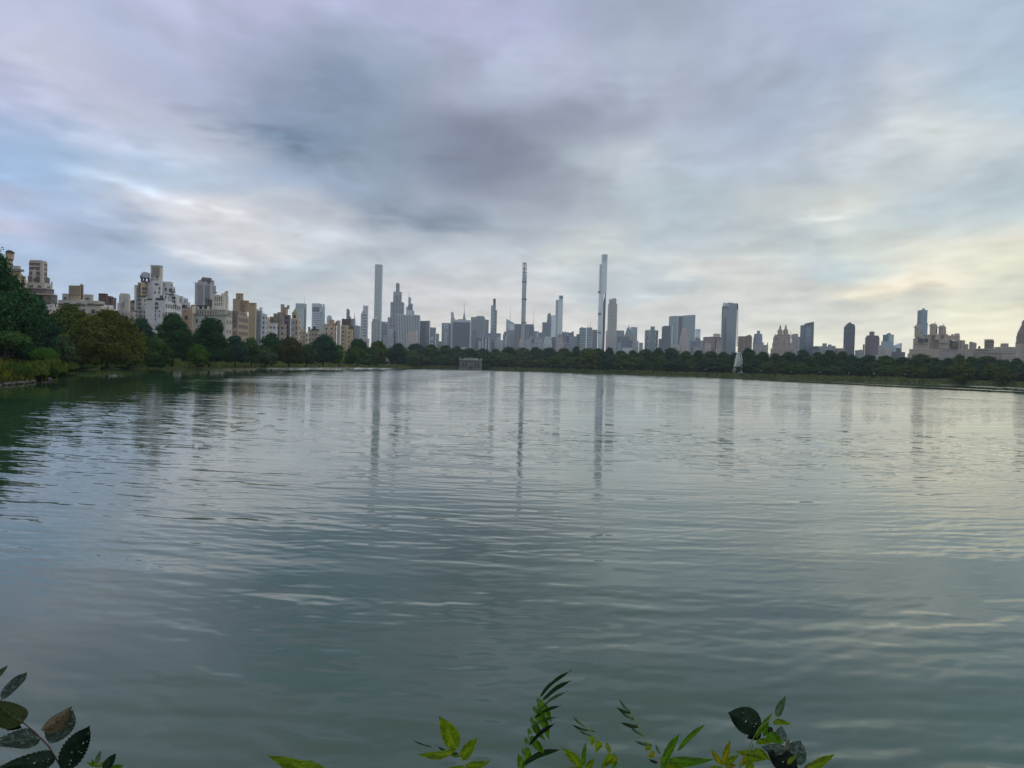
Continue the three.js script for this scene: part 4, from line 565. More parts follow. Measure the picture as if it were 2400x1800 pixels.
far('notched_glass_tower', 'tall blue glass tower in two heights with a dark triangular notch at its top', 2950, glass(0x889aa6, 0.14, 0.45), (b) => b.box('wall', 1310, 1319.8, 702, 0, { d: 22, w: 'c 5 9 .3 .3 pale' }).box('left_slice', 1302.4, 1309.4, 702.6, 0, { dz: 6, d: 22, m: glass(0x6d818f, 0.15, 0.4), w: 'h 9 10 .5 .3 sky .0' }).box('top_block', 1309.6, 1320, 693.4, 703, { dz: 0.8, d: 20 }).frus('dark_notch', 1314.3, 1315.3, 1314.4, 1315.2, 704, 706, { dz: -0.6, d: 0.6, m: COL.dark }).wedge('dark_notch', 1311.6, 1318.4, 694.6, 694.6, 700, { dz: -0.4, d: 0.6, m: COL.blue }).box('roof_edge', 1309.4, 1320.2, 692.8, 693.8, { dz: 0.4, d: 21, m: COL.blue }));
far('chateau_roof_tower', 'pale ornate tower with a steep grey-green roof and twin chimneys, below the dome-topped tower', 2250, 0xb3b9b6, (b) => b.box('wall', 1273, 1293.6, 806, 0, { w: 'g 4 6 .4 .5 0x6f7b7d' }).frus('steep_roof', 1273.6, 1293, 1277.4, 1289.4, 789, 806.4, { dz: 1, m: paint(0xa9b8b2) }).box('chimney', 1277.4, 1279, 786, 798, { dz: 3 }).box('chimney', 1287.8, 1289.6, 786, 798, { dz: 3 }).box('dormer', 1279, 1281.6, 797, 804, { dz: 0, d: 3 }).box('dormer', 1285, 1287.6, 797, 804, { dz: 0, d: 3 }), 'tower');
far('tan_setback_tower', 'tan stone setback tower at the foot of the notched glass tower', 2250, 0xa99e99, (b) => b.box('wall', 1303.6, 1322, 805, 0, { w: 'g 4 6 .4 .5 0x7c7778' }).box('tier', 1305.6, 1320, 792, 806, { dz: 4, w: 'g 4 6 .4 .5 0x7c7778' }).box('top_tier', 1307.6, 1317.4, 783, 793, { dz: 8, w: 'v 4 9 .4 .8 0x7c7778' }), 'tower');
far('horned_block', 'grey block with upswept roof corners and a pale outlined front, left of the tallest tower', 2500, 0x747c8b, (b) => b.box('wall', 1318, 1345, 779.6, 0, { w: 'v 7 9 .3 1 0x626d7e' }).wedge('roof_horn', 1318, 1323.6, 776, 779.6, 783, { dz: -1 }).wedge('roof_horn', 1338, 1344.6, 779.4, 775.4, 783, { dz: -1 }).wedge('roof_horn', 1324, 1328, 775, 779.6, 783, { dz: 1 }).wedge('roof_horn', 1329, 1332, 779.6, 777, 783, { dz: 1 }).box('pale_front', 1324.6, 1336, 784, 0, { dz: -2, d: 2, m: paint(0x8e99a8) }).box('dark_front', 1326, 1334.4, 787, 0, { dz: -2.6, d: 1, m: COL.blue }), 'building');
far('dark_step_block', 'dark blue stepped block in front of the horned roof block', 2300, glass(0x48566a, 0.2, 0.2), (b) => b.box('wall', 1336, 1352, 788, 0, { w: 'h 7 7 .5 .3 sky' }).box('step', 1323, 1337, 805, 0, { dz: -10, w: 'g 4 5 .4 .4 sky' }).box('pale_edge', 1322.8, 1337, 804, 805, { dz: -11, d: 3, m: paint(0xaab3ba) }), 'building');
far('twin_glass_block', 'pair of dark teal glass blocks with roof masts, left of the tallest tower', 2400, glass(0x4d6472, 0.15, 0.35), (b) => b.box('wall', 1358, 1374, 768, 0, { d: 24, w: 'h 7 8 .5 .4 0x6f8590 .03' }).box('right_block', 1374.6, 1388, 767.4, 0, { dz: -3, d: 24, w: 'h 7 8 .5 .3 0x7b919b .03' }).box('far_block', 1387, 1400.4, 773, 0, { dz: 6, d: 24, m: COL.blue, w: 'h 7 9 .5 .2 sky' }).box('link', 1351, 1359, 783, 0, { dz: 4, m: COL.blue }).box('roof_box', 1362, 1366, 766.4, 768.4, { dz: 6 }).spire('mast', 1378.4, 752, 768, 0.9, { dz: 5, m: COL.steel }).spire('mast', 1383.6, 751, 768, 1.1, { dz: 5, m: COL.steel }));
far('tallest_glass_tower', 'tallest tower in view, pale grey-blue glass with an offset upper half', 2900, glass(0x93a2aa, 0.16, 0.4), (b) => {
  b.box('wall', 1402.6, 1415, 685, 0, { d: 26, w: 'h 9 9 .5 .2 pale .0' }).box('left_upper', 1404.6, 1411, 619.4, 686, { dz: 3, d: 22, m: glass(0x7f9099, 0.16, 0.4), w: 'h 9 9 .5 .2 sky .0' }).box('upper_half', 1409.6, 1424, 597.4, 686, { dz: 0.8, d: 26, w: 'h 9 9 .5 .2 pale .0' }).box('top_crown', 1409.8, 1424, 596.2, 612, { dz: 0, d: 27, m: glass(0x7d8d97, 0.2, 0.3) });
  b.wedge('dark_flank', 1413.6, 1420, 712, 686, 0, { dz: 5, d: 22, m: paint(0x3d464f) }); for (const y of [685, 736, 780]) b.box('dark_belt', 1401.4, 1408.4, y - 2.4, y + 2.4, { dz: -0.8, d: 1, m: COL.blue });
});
far('limestone_tower', 'tall beige limestone tower with a stepped top, right of the tallest tower', 2600, 0xaea9a4, (b) => { const w = 'g 5 8 .34 .44 0x84848a'; b.box('wall', 1425, 1447, 712, 0, { d: 26, w }).box('top_tier', 1427.4, 1445, 701, 713, { dz: 4, d: 18, w }).box('roof_house', 1434, 1444, 699, 701.4, { dz: 7 }).box('centre_bay', 1432, 1440.4, 707, 0, { dz: -1, d: 2, w: 'g 4 8 .4 .5 0x74767e' }).box('base_wing', 1420, 1446, 775, 0, { dz: -8, w }); });
far('plain_grey_slab', 'plain grey slab with a dark front block, right of the tall limestone tower', 2500, 0x868d95, (b) => b.box('wall', 1445, 1463.4, 774.4, 0, { w: 'h 8 8 .5 .2 0x78828b' }).box('dark_front', 1447, 1474, 789, 0, { dz: -20, m: paint(0x5d6575), w: 'g 6 7 .4 .4 0x6d7788' }).box('pale_wing', 1447, 1456, 802, 0, { dz: -40, m: paint(0x8a93a3) }), 'building');
far('pyramid_roof_tower', 'tower with a steep green-blue pyramid roof and tiny lantern tip', 2700, 0xa0968f, (b) => b.box('wall', 1463, 1487, 784.6, 0, { d: 40, w: 'g 6 8 .4 .5 0x7b7b80' }).frus('pyramid_roof', 1464, 1484.6, 1472, 1476, 768, 784.8, { dz: 0.6, d: 38, m: paint(0x5f7f82) }).frus('lantern', 1472, 1476.4, 1473.8, 1474.6, 762.4, 768.4, { dz: 16, d: 6, m: paint(0xb9c2c6) }).box('brown_wing', 1472, 1482, 797, 0, { dz: -20, m: paint(0x5f616d) }));
far('blue_slab', 'plain blue-grey glass slab directly behind the green pyramid roof', 3000, glass(0x6d808e, 0.18, 0.35), (b) => b.box('wall', 1477, 1494, 767.4, 0, { d: 30, w: 'c 8 9 .2 .3 sky' }).box('roof_edge', 1477, 1494, 766.6, 767.6, { dz: -0.5, d: 31, m: COL.sky }));
far('white_low_block', 'cluster of small white and grey blocks right of the green pyramid roof', 2500, 0xb0b5b9, (b) => b.box('wall', 1487, 1497, 799, 0, { w: 'g 4 6 .4 .4 0x7d868e' }).box('wall', 1498, 1507, 803, 0, { dz: -10, w: 'v 4 6 .3 1 0x8f999f' }).box('wall', 1482, 1488, 806, 0, { dz: -20, m: paint(0x98a0a8) }).box('low_roof', 1455, 1482, 815, 0, { dz: -40, m: paint(0xb5bcc0) }), 'building');
far('diagrid_tower', 'glass tower with white zigzag diagonal bracing and a round roof tank, right of centre', 2450, glass(0x6d8088, 0.15, 0.3), (b) => {
  const W = paint(0xc4ccce); b.box('wall', 1519, 1535, 773, 0, { d: 22, w: 'h 7 8 .5 .3 0x5e7179 .02' }).box('left_facet', 1511.4, 1519.6, 774, 0, { dz: 3, d: 18, m: COL.blue }).box('right_facet', 1534.6, 1543, 774, 0, { dz: 3, d: 18, m: COL.blue }).cyl('roof_tank', 1525.4, 1535.6, 765, 773.4, { dz: 4, n: 16, m: paint(0x6f7f84) });
  const brace = (xa, ya, xb, yb) => { const z = b.Z + 1.6, A = at(xa, ya, z), E = at(xb, yb, z), len = A.distanceTo(E), g = boxGeo(-len / 2, len / 2, -0.7, 0.7, -0.5, 0.5, true); g.rotateZ(Math.atan2(E.y - A.y, E.x - A.x)); g.translate((A.x + E.x) / 2 - b.o[0], (A.y + E.y) / 2, -1.6); b.add('brace', g, W); };
  for (let i = 0; i < 3; i++) { const y = 774 + i * 17; brace(1511.6, y, 1519, y + 8.5); brace(1519, y + 8.5, 1511.6, y + 17); brace(1542.8, y, 1535.4, y + 8.5); brace(1535.4, y + 8.5, 1542.8, y + 17); }
  b.box('corner_strip', 1535, 1536, 778, 0, { dz: -1, d: 1.4, m: W });
});
far('dark_ribbed_tower', 'dark ribbed brown-grey tower in front of the wide glass pair', 2350, 0x555a68, (b) => b.box('wall', 1551.6, 1573, 765, 0, { d: 24, w: 'V 4 9 .4 1 0x6d727f' }).box('roof_step', 1555, 1571, 763.6, 765.4, { dz: 4 }).box('left_wing', 1543.6, 1552, 794, 0, { dz: 10, m: paint(0x686f80) }));
far('wide_glass_pair', 'wide pair of glass towers with gently sloping tops, right of centre', 2650, glass(0x63757f, 0.15, 0.4), (b) => b.wedge('wall', 1597, 1630, 739.4, 737.6, 0, { d: 34, m: glass(0x647680, 0.2, 0.3), w: 'c 9 9 .1 .2 sky' }).wedge('left_tower', 1568, 1588.6, 740.6, 740, 0, { dz: 4, d: 30, w: 'V 9 9 .3 1 0x869aa4' }).box('dark_recess', 1587.6, 1598, 740.4, 0, { dz: 14, d: 20, m: COL.blue }).wedge('left_base', 1567.6, 1578, 764, 761, 0, { dz: -6, m: COL.sky, w: 'V 8 9 .3 1 pale' }));
far('art_deco_tower', 'pinkish beige tower with stepped crown, in front of the wide glass pair', 2200, 0xada39f, (b) => { const w = 'g 4 6 .34 .44 0x7f7b80'; b.box('wall', 1593, 1613.6, 789, 0, { w }).box('tier', 1595.6, 1611.4, 779, 790, { dz: 3, w }).box('tier', 1597.6, 1609.6, 773, 780, { dz: 5, w }).box('top_tier', 1599.4, 1608, 768.6, 774, { dz: 7 }).box('left_base', 1572, 1594, 807.6, 0, { dz: -10, m: paint(0xb0a9a8), w }); }, 'tower');
far('light_blue_tower', 'small light blue glass tower just right of the wide glass pair', 2900, glass(0x93a8b4, 0.15, 0.4), (b) => b.box('wall', 1629.6, 1642, 771, 0, { w: 'c 6 9 .2 .3 pale' }).box('dark_panel', 1636, 1639, 773, 777, { dz: -1, d: 1, m: COL.sky }));
far('gabled_block', 'grey block with a curved gable front at the edge of the wide glass pair', 2250, 0x7d7f8a, (b) => b.box('wall', 1629, 1642, 793, 0, { w: 'g 4 6 .4 .4 0x666c7a' }).cyl('gable', 1629.6, 1641.8, 789.6, 793.6, { n: 16, top: 0.45 }).box('left_wing', 1618, 1630, 800, 0, { dz: 8, m: paint(0x6f788a), w: 'g 4 6 .4 .4 0x5d6576' }).box('low_front', 1624, 1642, 812, 0, { dz: -10, m: paint(0x9c979a), w: 'g 4 5 .4 .4 0x75757d' }).box('right_wing', 1641, 1648, 798, 0, { dz: 14, m: paint(0x9598a2) }), 'building');
far('red_brown_block', 'red-brown apartment block with a cream roof house, left of the serrated glass tower', 1900, 0x8d7d7d, (b) => { const w = 'g 4 4.6 .4 .5 0x5f5a60'; b.box('wall', 1648, 1676, 791, 0, { w }).box('right_bay', 1676, 1693, 791, 0, { dz: 3, m: paint(0xa39797), w }).box('roof_house', 1671.6, 1688.6, 782, 792, { dz: 8, m: paint(0xb2aa98) }).box('roof_block', 1662, 1672, 789, 792, { dz: 6 }).spire('mast', 1680, 778, 782, 0.9, { dz: 10 }).box('pale_front', 1652, 1667, 805, 0, { dz: -10, m: paint(0xb1a9a2), w }).box('lower_front', 1675, 1693, 816, 0, { dz: -14, m: paint(0xb0a7a0), w }).box('roof_line', 1648, 1693.4, 789.8, 791, { dz: -0.5, d: 26, m: paint(0x6c6065) }); }, 'building');
far('serrated_glass_tower', 'tall blue-grey glass tower with a chamfered top and toothed balconies down its right edge', 1650, glass(0x60737d, 0.16, 0.3), (b) => {
  b.box('wall', 1697, 1727.4, 717, 0, { d: 26, w: 'h 8 3.6 .5 .3 0x71858f .02' }).wedge('chamfer', 1697, 1701, 716.6, 708.6, 720, { dz: 0.6, d: 22 }).wedge('top_block', 1701, 1727, 708.4, 711.6, 718, { dz: 0.6, d: 24 }).wedge('roof_peak', 1718, 1727.6, 712.4, 710, 719, { dz: 3, d: 16, m: paint(0x77716d) }).wedge('roof_slope', 1727, 1730.4, 711, 715.6, 722, { dz: 4, d: 12, m: paint(0x5f5c60) }).box('left_return', 1694, 1697.4, 717.6, 0, { dz: 6, d: 14, m: paint(0x7b8085) }).box('dark_slot', 1698.6, 1701.6, 742, 792, { dz: -0.5, d: 0.6, m: COL.blue });
  for (let i = 0; i < 26; i++) b.box('balcony', 1727, 1730.6 - i * 0.05, 721 + i * 3.5, 722.9 + i * 3.5, { dz: 2, d: 8, m: paint(0xa9adae) });
});
far('brown_curved_block', 'tan-brown block with a curved stepped roofline, right of the serrated glass tower', 1750, 0x8b7a6d, (b) => b.box('wall', 1730, 1753, 788, 0, { w: 'v 7 4 .3 1 0x776a60' }).wedge('roof_curve', 1747, 1757.6, 787, 784.4, 792, { dz: 2 }).wedge('right_curve', 1757, 1763, 784.6, 789, 0, { dz: 1, w: 'v 5 4 .3 1 0x9a8676' }).box('right_wall', 1752.6, 1758, 786, 0, { dz: 3, m: paint(0x9a8676) }), 'building');
far('stepped_blue_tower', 'small stepped blue-grey tower above a pale low block, between tan block and twin spires', 1950, glass(0x69748a, 0.25, 0.2), (b) => { const w = 'V 4 5 .3 1 0x7d8798'; b.box('wall', 1764.6, 1790, 802, 0, { w }).box('tier', 1766, 1787, 790, 803, { dz: 3, w }).box('tier', 1767.6, 1786.6, 782.4, 791, { dz: 5, w }).box('top_tier', 1774, 1781.6, 775, 783, { dz: 8 }).box('low_block', 1764.6, 1800.4, 808, 0, { dz: -20, m: paint(0x9a9896), w: 'g 4 5 .4 .4 0x6f7076' }).box('shaft', 1798.6, 1800, 803, 810, { dz: -16, m: COL.dark }); }, 'tower');
far('twin_spire_building', 'tan apartment palace with two slim pointed spires, right half of the skyline', 1450, 0x9c8f86, (b) => {
  const w = 'g 4 4 .34 .5 0x746b68', S = paint(0x8a8080); b.box('wall', 1806, 1860, 816, 0, { w }).box('tier', 1810, 1856, 803, 817, { dz: 3, w }).box('tier', 1812, 1853.6, 790, 804, { dz: 5, w }).box('upper_tier', 1819, 1853, 783, 791, { dz: 7, w }).box('left_turret', 1814, 1819.4, 786, 791, { dz: 6 }).spire('small_spire', 1817.4, 781.6, 787, 2.6, { dz: 7, m: S });
  for (const [x, top] of [[1829.4, 760.6], [1842.4, 758.6]]) b.frus('tower_base', x - 6, x + 6, x - 4.4, x + 4.4, 774, 786, { dz: 9 }).frus('tower', x - 4.6, x + 4.6, x - 2.6, x + 2.6, 770.6, 774.4, { dz: 11 }).cyl('lantern', x - 2.2, x + 2.2, 765.4, 771, { dz: 13, n: 10, m: S }).spire('spire', x, top, 765.6, 3.4, { dz: 13.4, m: S });
  b.spire('finial', 1852.4, 777, 784, 1, { dz: 9 }).spire('finial', 1855.6, 777, 784, 1, { dz: 9 }).box('buttress', 1826, 1832, 795, 0, { dz: 1.5, m: paint(0xa3968c) }).box('buttress', 1840, 1846, 797, 0, { dz: 1.5, m: paint(0xa3968c) });
});
far('white_finned_building', 'pale grey house with white vertical fins and a roof box, right of the twin spires', 1600, 0x9b9a9d, (b) => b.box('wall', 1855, 1876, 789, 0, { w: 'V 6 4 .16 1 0xc9cbcc' }).box('tier', 1854, 1871, 784, 790, { dz: 4 }).box('roof_box', 1857.6, 1871, 782.2, 785, { dz: 6, w: 'g 5 4 .3 .4 dark' }).spire('mast', 1852, 776, 783, 0.8, { dz: 6 }), 'building');
far('dark_curved_tower', 'dark glass apartment tower with a higher curved brown crown, right of the twin spires', 1550, glass(0x4e5a68, 0.18, 0.25), (b) => b.box('wall', 1876, 1908, 763, 0, { d: 20, w: 'h 6 3.6 .5 .4 0x626e7b .03' }).wedge('crown', 1886, 1908, 757, 754, 764, { dz: 1, d: 18, m: paint(0x665d62) }).box('glass_bay', 1889, 1900, 766, 0, { dz: -1, d: 1.4, m: COL.sky, w: 'h 6 3.6 .5 .4 blue .02' }).box('roof_edge', 1876, 1886.4, 761.8, 763.2, { dz: -0.4, d: 18, m: paint(0x575b66) }).spire('mast', 1881.6, 756.6, 762, 0.8, { dz: 5 }));
far('mansard_block', 'low grey blocks with sloping roofs and roof boxes, right of the dark curved tower', 1500, 0x85888e, (b) => { const w = 'g 4 4 .4 .4 0x676b73'; b.box('wall', 1905, 1958, 820, 0, { w }).frus('sloping_roof', 1907, 1957, 1914, 1948, 811.6, 820.4, { dz: 2 }).box('roof_box', 1927.4, 1938, 804.6, 813, { dz: 8 }).box('roof_box', 1940.6, 1949.4, 807.4, 813, { dz: 10 }).box('roof_box', 1950, 1958.6, 810.4, 818, { dz: 9 }); }, 'building');
far('tan_low_block', 'long low tan-grey block at the foot of the dark flat-topped tower', 1500, 0x8b857d, (b) => b.box('wall', 1958, 1980, 816, 0, { w: 'g 4 4 .4 .4 0x6c6864' }).box('right_block', 2004, 2024, 820.6, 0, { dz: 10, m: paint(0x8c918f), w: 'g 4 4 .4 .4 0x6c7070' }).box('roof_box', 2014, 2021, 819.2, 821, { dz: 14 }), 'building');
far('dark_flat_tower', 'dark grey flat-topped tower with a small roof nub, standing alone right of centre', 1600, 0x565a66, (b) => b.box('wall', 1978, 2004.6, 764, 0, { d: 22, w: 'h 6 3.8 .5 .4 0x646a78 .05' }).box('upper_step', 1982, 2003, 759.4, 765, { dz: 3, d: 15 }).frus('roof_nub', 1986, 1999, 1990, 1995, 756.6, 760, { dz: 5 }).box('roof_box', 1990.2, 1994.8, 755, 757.6, { dz: 7, d: 4 }));
far('brown_ribbed_tower', 'brown-grey ribbed tower with a square roof house, right of the dark flat-topped tower', 1550, 0x6b6268, (b) => b.box('wall', 2028, 2061.6, 790, 0, { d: 20, w: 'V 5 4 .2 1 0x7d747a' }).box('upper_step', 2030.4, 2060, 786, 791, { dz: 3, d: 14 }).box('roof_house', 2037.6, 2049.6, 777, 787, { dz: 6, d: 8, m: paint(0x776d70) }).box('side_slab', 2022.4, 2027, 807, 0, { dz: 10, m: paint(0x8c7d74) }));
far('teal_glass_tower', 'teal glass block with a stepped lower front, left of the triple-domed palace', 1700, glass(0x55727a, 0.16, 0.35), (b) => b.box('wall', 2069.6, 2095, 784, 0, { d: 20, w: 'c 6 4 .12 .3 0x47626c' }).box('pale_half', 2083, 2095.2, 785.6, 0, { dz: -1, d: 2, m: glass(0x6d8b92, 0.16, 0.4) }).box('lower_front', 2066, 2094, 800, 0, { dz: -6, d: 6, m: glass(0x63828a, 0.16, 0.4), w: 'c 6 4 .1 .2 sky' }).box('roof_step', 2078, 2088, 781.4, 784.4, { dz: 4 }).box('roof_box', 2081.6, 2086.4, 780, 782, { dz: 6 }), 'tower');
far('sloped_glass_block', 'pale glass block with a roof sloping up to the right, left of the triple-domed palace', 1750, glass(0x8da1a6, 0.16, 0.4), (b) => b.wedge('wall', 2093.6, 2113, 809.6, 804, 0, { d: 16, w: 'c 5 4 .1 .2 pale' }).wedge('dark_edge', 2112.2, 2113.6, 804.2, 803.8, 0, { dz: -0.5, d: 2, m: COL.blue }), 'building');
far('white_low_building', 'low white house and dark flat blocks at the treetops before the teal glass', 1350, 0xa5a4a3, (b) => { const w = 'g 3.6 4 .34 .4 0x74767a'; b.box('wall', 2058, 2076, 809, 0, { w }).box('wall', 2074, 2090, 815.6, 0, { dz: -12, m: paint(0xb1b0ad), w }).box('low_wall', 2053, 2064, 831, 0, { dz: -30 }).box('dark_block', 2086, 2121.6, 824.6, 0, { dz: -8, m: paint(0x5b636b), w: 'h 5 5 .5 .3 0x737c84' }).box('dark_roof_house', 2100, 2111, 816, 826, { dz: 2, m: paint(0x565d65) }); }, 'building');
far('ribbed_glass_tower', 'ribbed blue-grey glass tower rising behind the left dome of the triple-domed palace', 1800, glass(0x657984, 0.16, 0.35), (b) => b.box('wall', 2148.6, 2174.6, 756, 0, { d: 20, w: 'V 3.6 4 .3 1 0x8296a0' }).box('upper', 2150.6, 2174.2, 726.6, 757, { dz: 1, d: 18, w: 'V 3.6 4 .3 1 0x8296a0' }).box('roof_box', 2161, 2168, 723.4, 727, { dz: 5, d: 6 }).box('roof_vane', 2162, 2167.4, 722.4, 723.8, { dz: 4.6, d: 7, m: COL.steel }).box('left_step', 2147.6, 2151, 768, 0, { dz: 4 }));
far('triple_domed_palace', 'broad tan apartment palace with three domed turrets, right side of the skyline', 1250, 0xa3978a, (b) => {
  const w = 'g 4 4 .32 .45 0x7b7168', D = paint(0x87847c), L = paint(0xb5aea2);
  b.box('wall', 2131, 2200, 817, 0, { d: 40, w }).box('left_step', 2127, 2142, 828, 0, { dz: -4, w }).box('tier', 2140.6, 2178, 791, 818, { dz: 4, d: 34, w }).box('centre_wall', 2176, 2225, 795, 0, { dz: 6, d: 34, w }).box('upper_tier', 2154, 2184, 784, 796, { dz: 10, d: 26, m: paint(0x8f867d), w: 'h 5 4 .5 .3 0x77716c' }).box('right_tier', 2202, 2250, 786, 800, { dz: 12, d: 26, w }).box('right_wall', 2223, 2262, 797, 0, { dz: 9, d: 30, w }).box('roof_house', 2237, 2249, 781.4, 788, { dz: 16 }).box('roof_block', 2229.6, 2236, 783, 788, { dz: 17 }).box('far_step', 2249, 2261, 797.4, 0, { dz: 5, w }).box('far_step', 2261, 2270, 806.4, 0, { dz: 2, w });
  for (const [x, r, y0, y1] of [[2155, 8, 790, 766.6], [2192, 8.6, 786, 763], [2212.4, 8.4, 786, 767.6]]) b.box('turret_base', x - r - 1.4, x + r + 1.4, y0 - 3, y0 + 8, { dz: 7, d: 14 }).cyl('turret', x - r + 0.6, x + r - 0.6, y1, y0, { dz: 8, n: 8, turn: PI / 8 }).cyl('turret_band', x - r - 0.6, x + r + 0.6, y1 - 0.6, y1 + 0.8, { dz: 7.6, n: 8, turn: PI / 8, m: L }).dome('dome', x - r + 0.4, x + r - 0.4, y1 - 5.6, y1 - 0.4, { dz: 8.4, m: D }).spire('finial', x, y1 - 11, y1 - 5, 1.7, { dz: 13, m: D }).box('turret_window', x + 1.6, x + 4.6, y1 + 7, y1 + 14, { dz: 8.4, d: 1, m: COL.dark });
  b.box('dark_loggia', 2152, 2164, 793, 800, { dz: 3.4, d: 1, m: COL.dark }).box('dark_loggia', 2166, 2176, 793, 800, { dz: 3.4, d: 1, m: COL.dark }).frus('pavilion_roof', 2224, 2243, 2231, 2236, 795.6, 799, { dz: 4, m: L }).box('pavilion', 2226, 2241, 799, 810, { dz: 6, d: 8, m: paint(0x5d5852) }).box('terrace_band', 2143, 2175, 806, 808, { dz: 3.2, d: 1, m: paint(0x6f6862) }).box('terrace_band', 2202, 2223, 804, 807, { dz: 5.2, d: 1, m: paint(0x605d62) });
});
far('avenue_house_row', 'long row of low tan and grey houses along the treetops right of the domed palace', 1150, 0x998f87, (b) => { const w = 'g 3.6 4 .34 .45 0x6f6862'; b.box('wall', 2200, 2246, 819, 0, { d: 20, m: paint(0x918d8c), w }).box('wall', 2246, 2280, 818, 0, { dz: 4, d: 20, m: paint(0xa2978e), w }).box('wall', 2280, 2342, 817, 0, { dz: -3, d: 20, w }).box('wall', 2330, 2384, 812.6, 0, { dz: 6, d: 20, m: paint(0xa0958c), w }).box('parapet', 2200, 2246, 817.6, 819, { dz: -0.6, d: 1.6, m: paint(0x5f5c60) }).box('roof_house', 2345, 2364, 804.6, 814, { dz: 12, m: paint(0x8b8078) }).box('roof_box', 2293, 2298, 811, 818, { dz: 4, m: paint(0x4f4c4e) }).box('band', 2284, 2384, 827, 828.6, { dz: -4.4, d: 1, m: paint(0x6a6461) }).box('dark_strip', 2286, 2318, 819.6, 822, { dz: -4, d: 0.8, m: paint(0x5a585c) }); }, 'building');
far('gabled_roof_house', 'square stone roof house with a low gable, just right of the domed palace', 1300, 0x9a9188, (b) => b.box('wall', 2271.6, 2289, 804, 0, { w: 'g 5 6 .3 .3 0x7b736c' }).frus('gable_roof', 2271, 2289.6, 2279, 2282, 800.6, 804.4, { dz: -0.6 }).box('pale_annex', 2258, 2270, 807, 0, { dz: 8, m: paint(0xaaa7a3) }), 'building');
far('battlemented_block', 'square dark block with a battlemented roofline, near the right edge', 1250, 0x7a706b, (b) => { b.box('wall', 2307.4, 2330, 797.6, 0, { w: 'h 6 5 .5 .4 0x67605d' }); for (let i = 0; i < 7; i++) b.box('merlon', 2308 + i * 3.1, 2309.6 + i * 3.1, 795, 797.8, { dz: 0, d: 1.4 }); b.box('cornice', 2307, 2330.4, 798.6, 799.6, { dz: -0.8, d: 1, m: paint(0x5c5552) }); }, 'building');
far('right_edge_tower', 'reddish-brown stepped tower cut off by the right edge of the view', 1050, 0x857873, (b) => { const w = 'g 3.6 4 .36 .5 0x645c5b'; b.box('wall', 2380, 2440, 800, 0, { d: 26, m: paint(0x9d918a), w }).box('tier', 2382, 2436, 785, 801, { dz: 2, d: 22, w }); for (let i = 0; i < 5; i++) b.box('balcony_tier', 2384 + i * 2.6, 2430 - i * 3, 778 - i * 5.4, 786 - i * 5.4, { dz: 4 + i, d: 18, w }); b.box('top_tier', 2395, 2420, 752, 760, { dz: 10, d: 10 }).box('roof_nub', 2398, 2412, 749.6, 753, { dz: 12, d: 6 }); for (let i = 0; i < 4; i++) b.box('pier', 2383 + i * 5, 2384.4 + i * 5, 806, 0, { dz: -0.8, d: 0.9, m: paint(0xa99c94) }); });
GAIN = 1;
SATG = 1;
// ---------------------------------------------------------------- trees: a tapered trunk with limbs, a crown of many leaf clumps round a few lobes
const LEAF = new THREE.MeshLambertMaterial({ color: 0xffffff, vertexColors: true, side: THREE.DoubleSide }); LEAF.name = 'leaves'; LEAF.color.setRGB(1.3, 1.35, 1.2);
const BARK = paint(0x3b332b, 1);
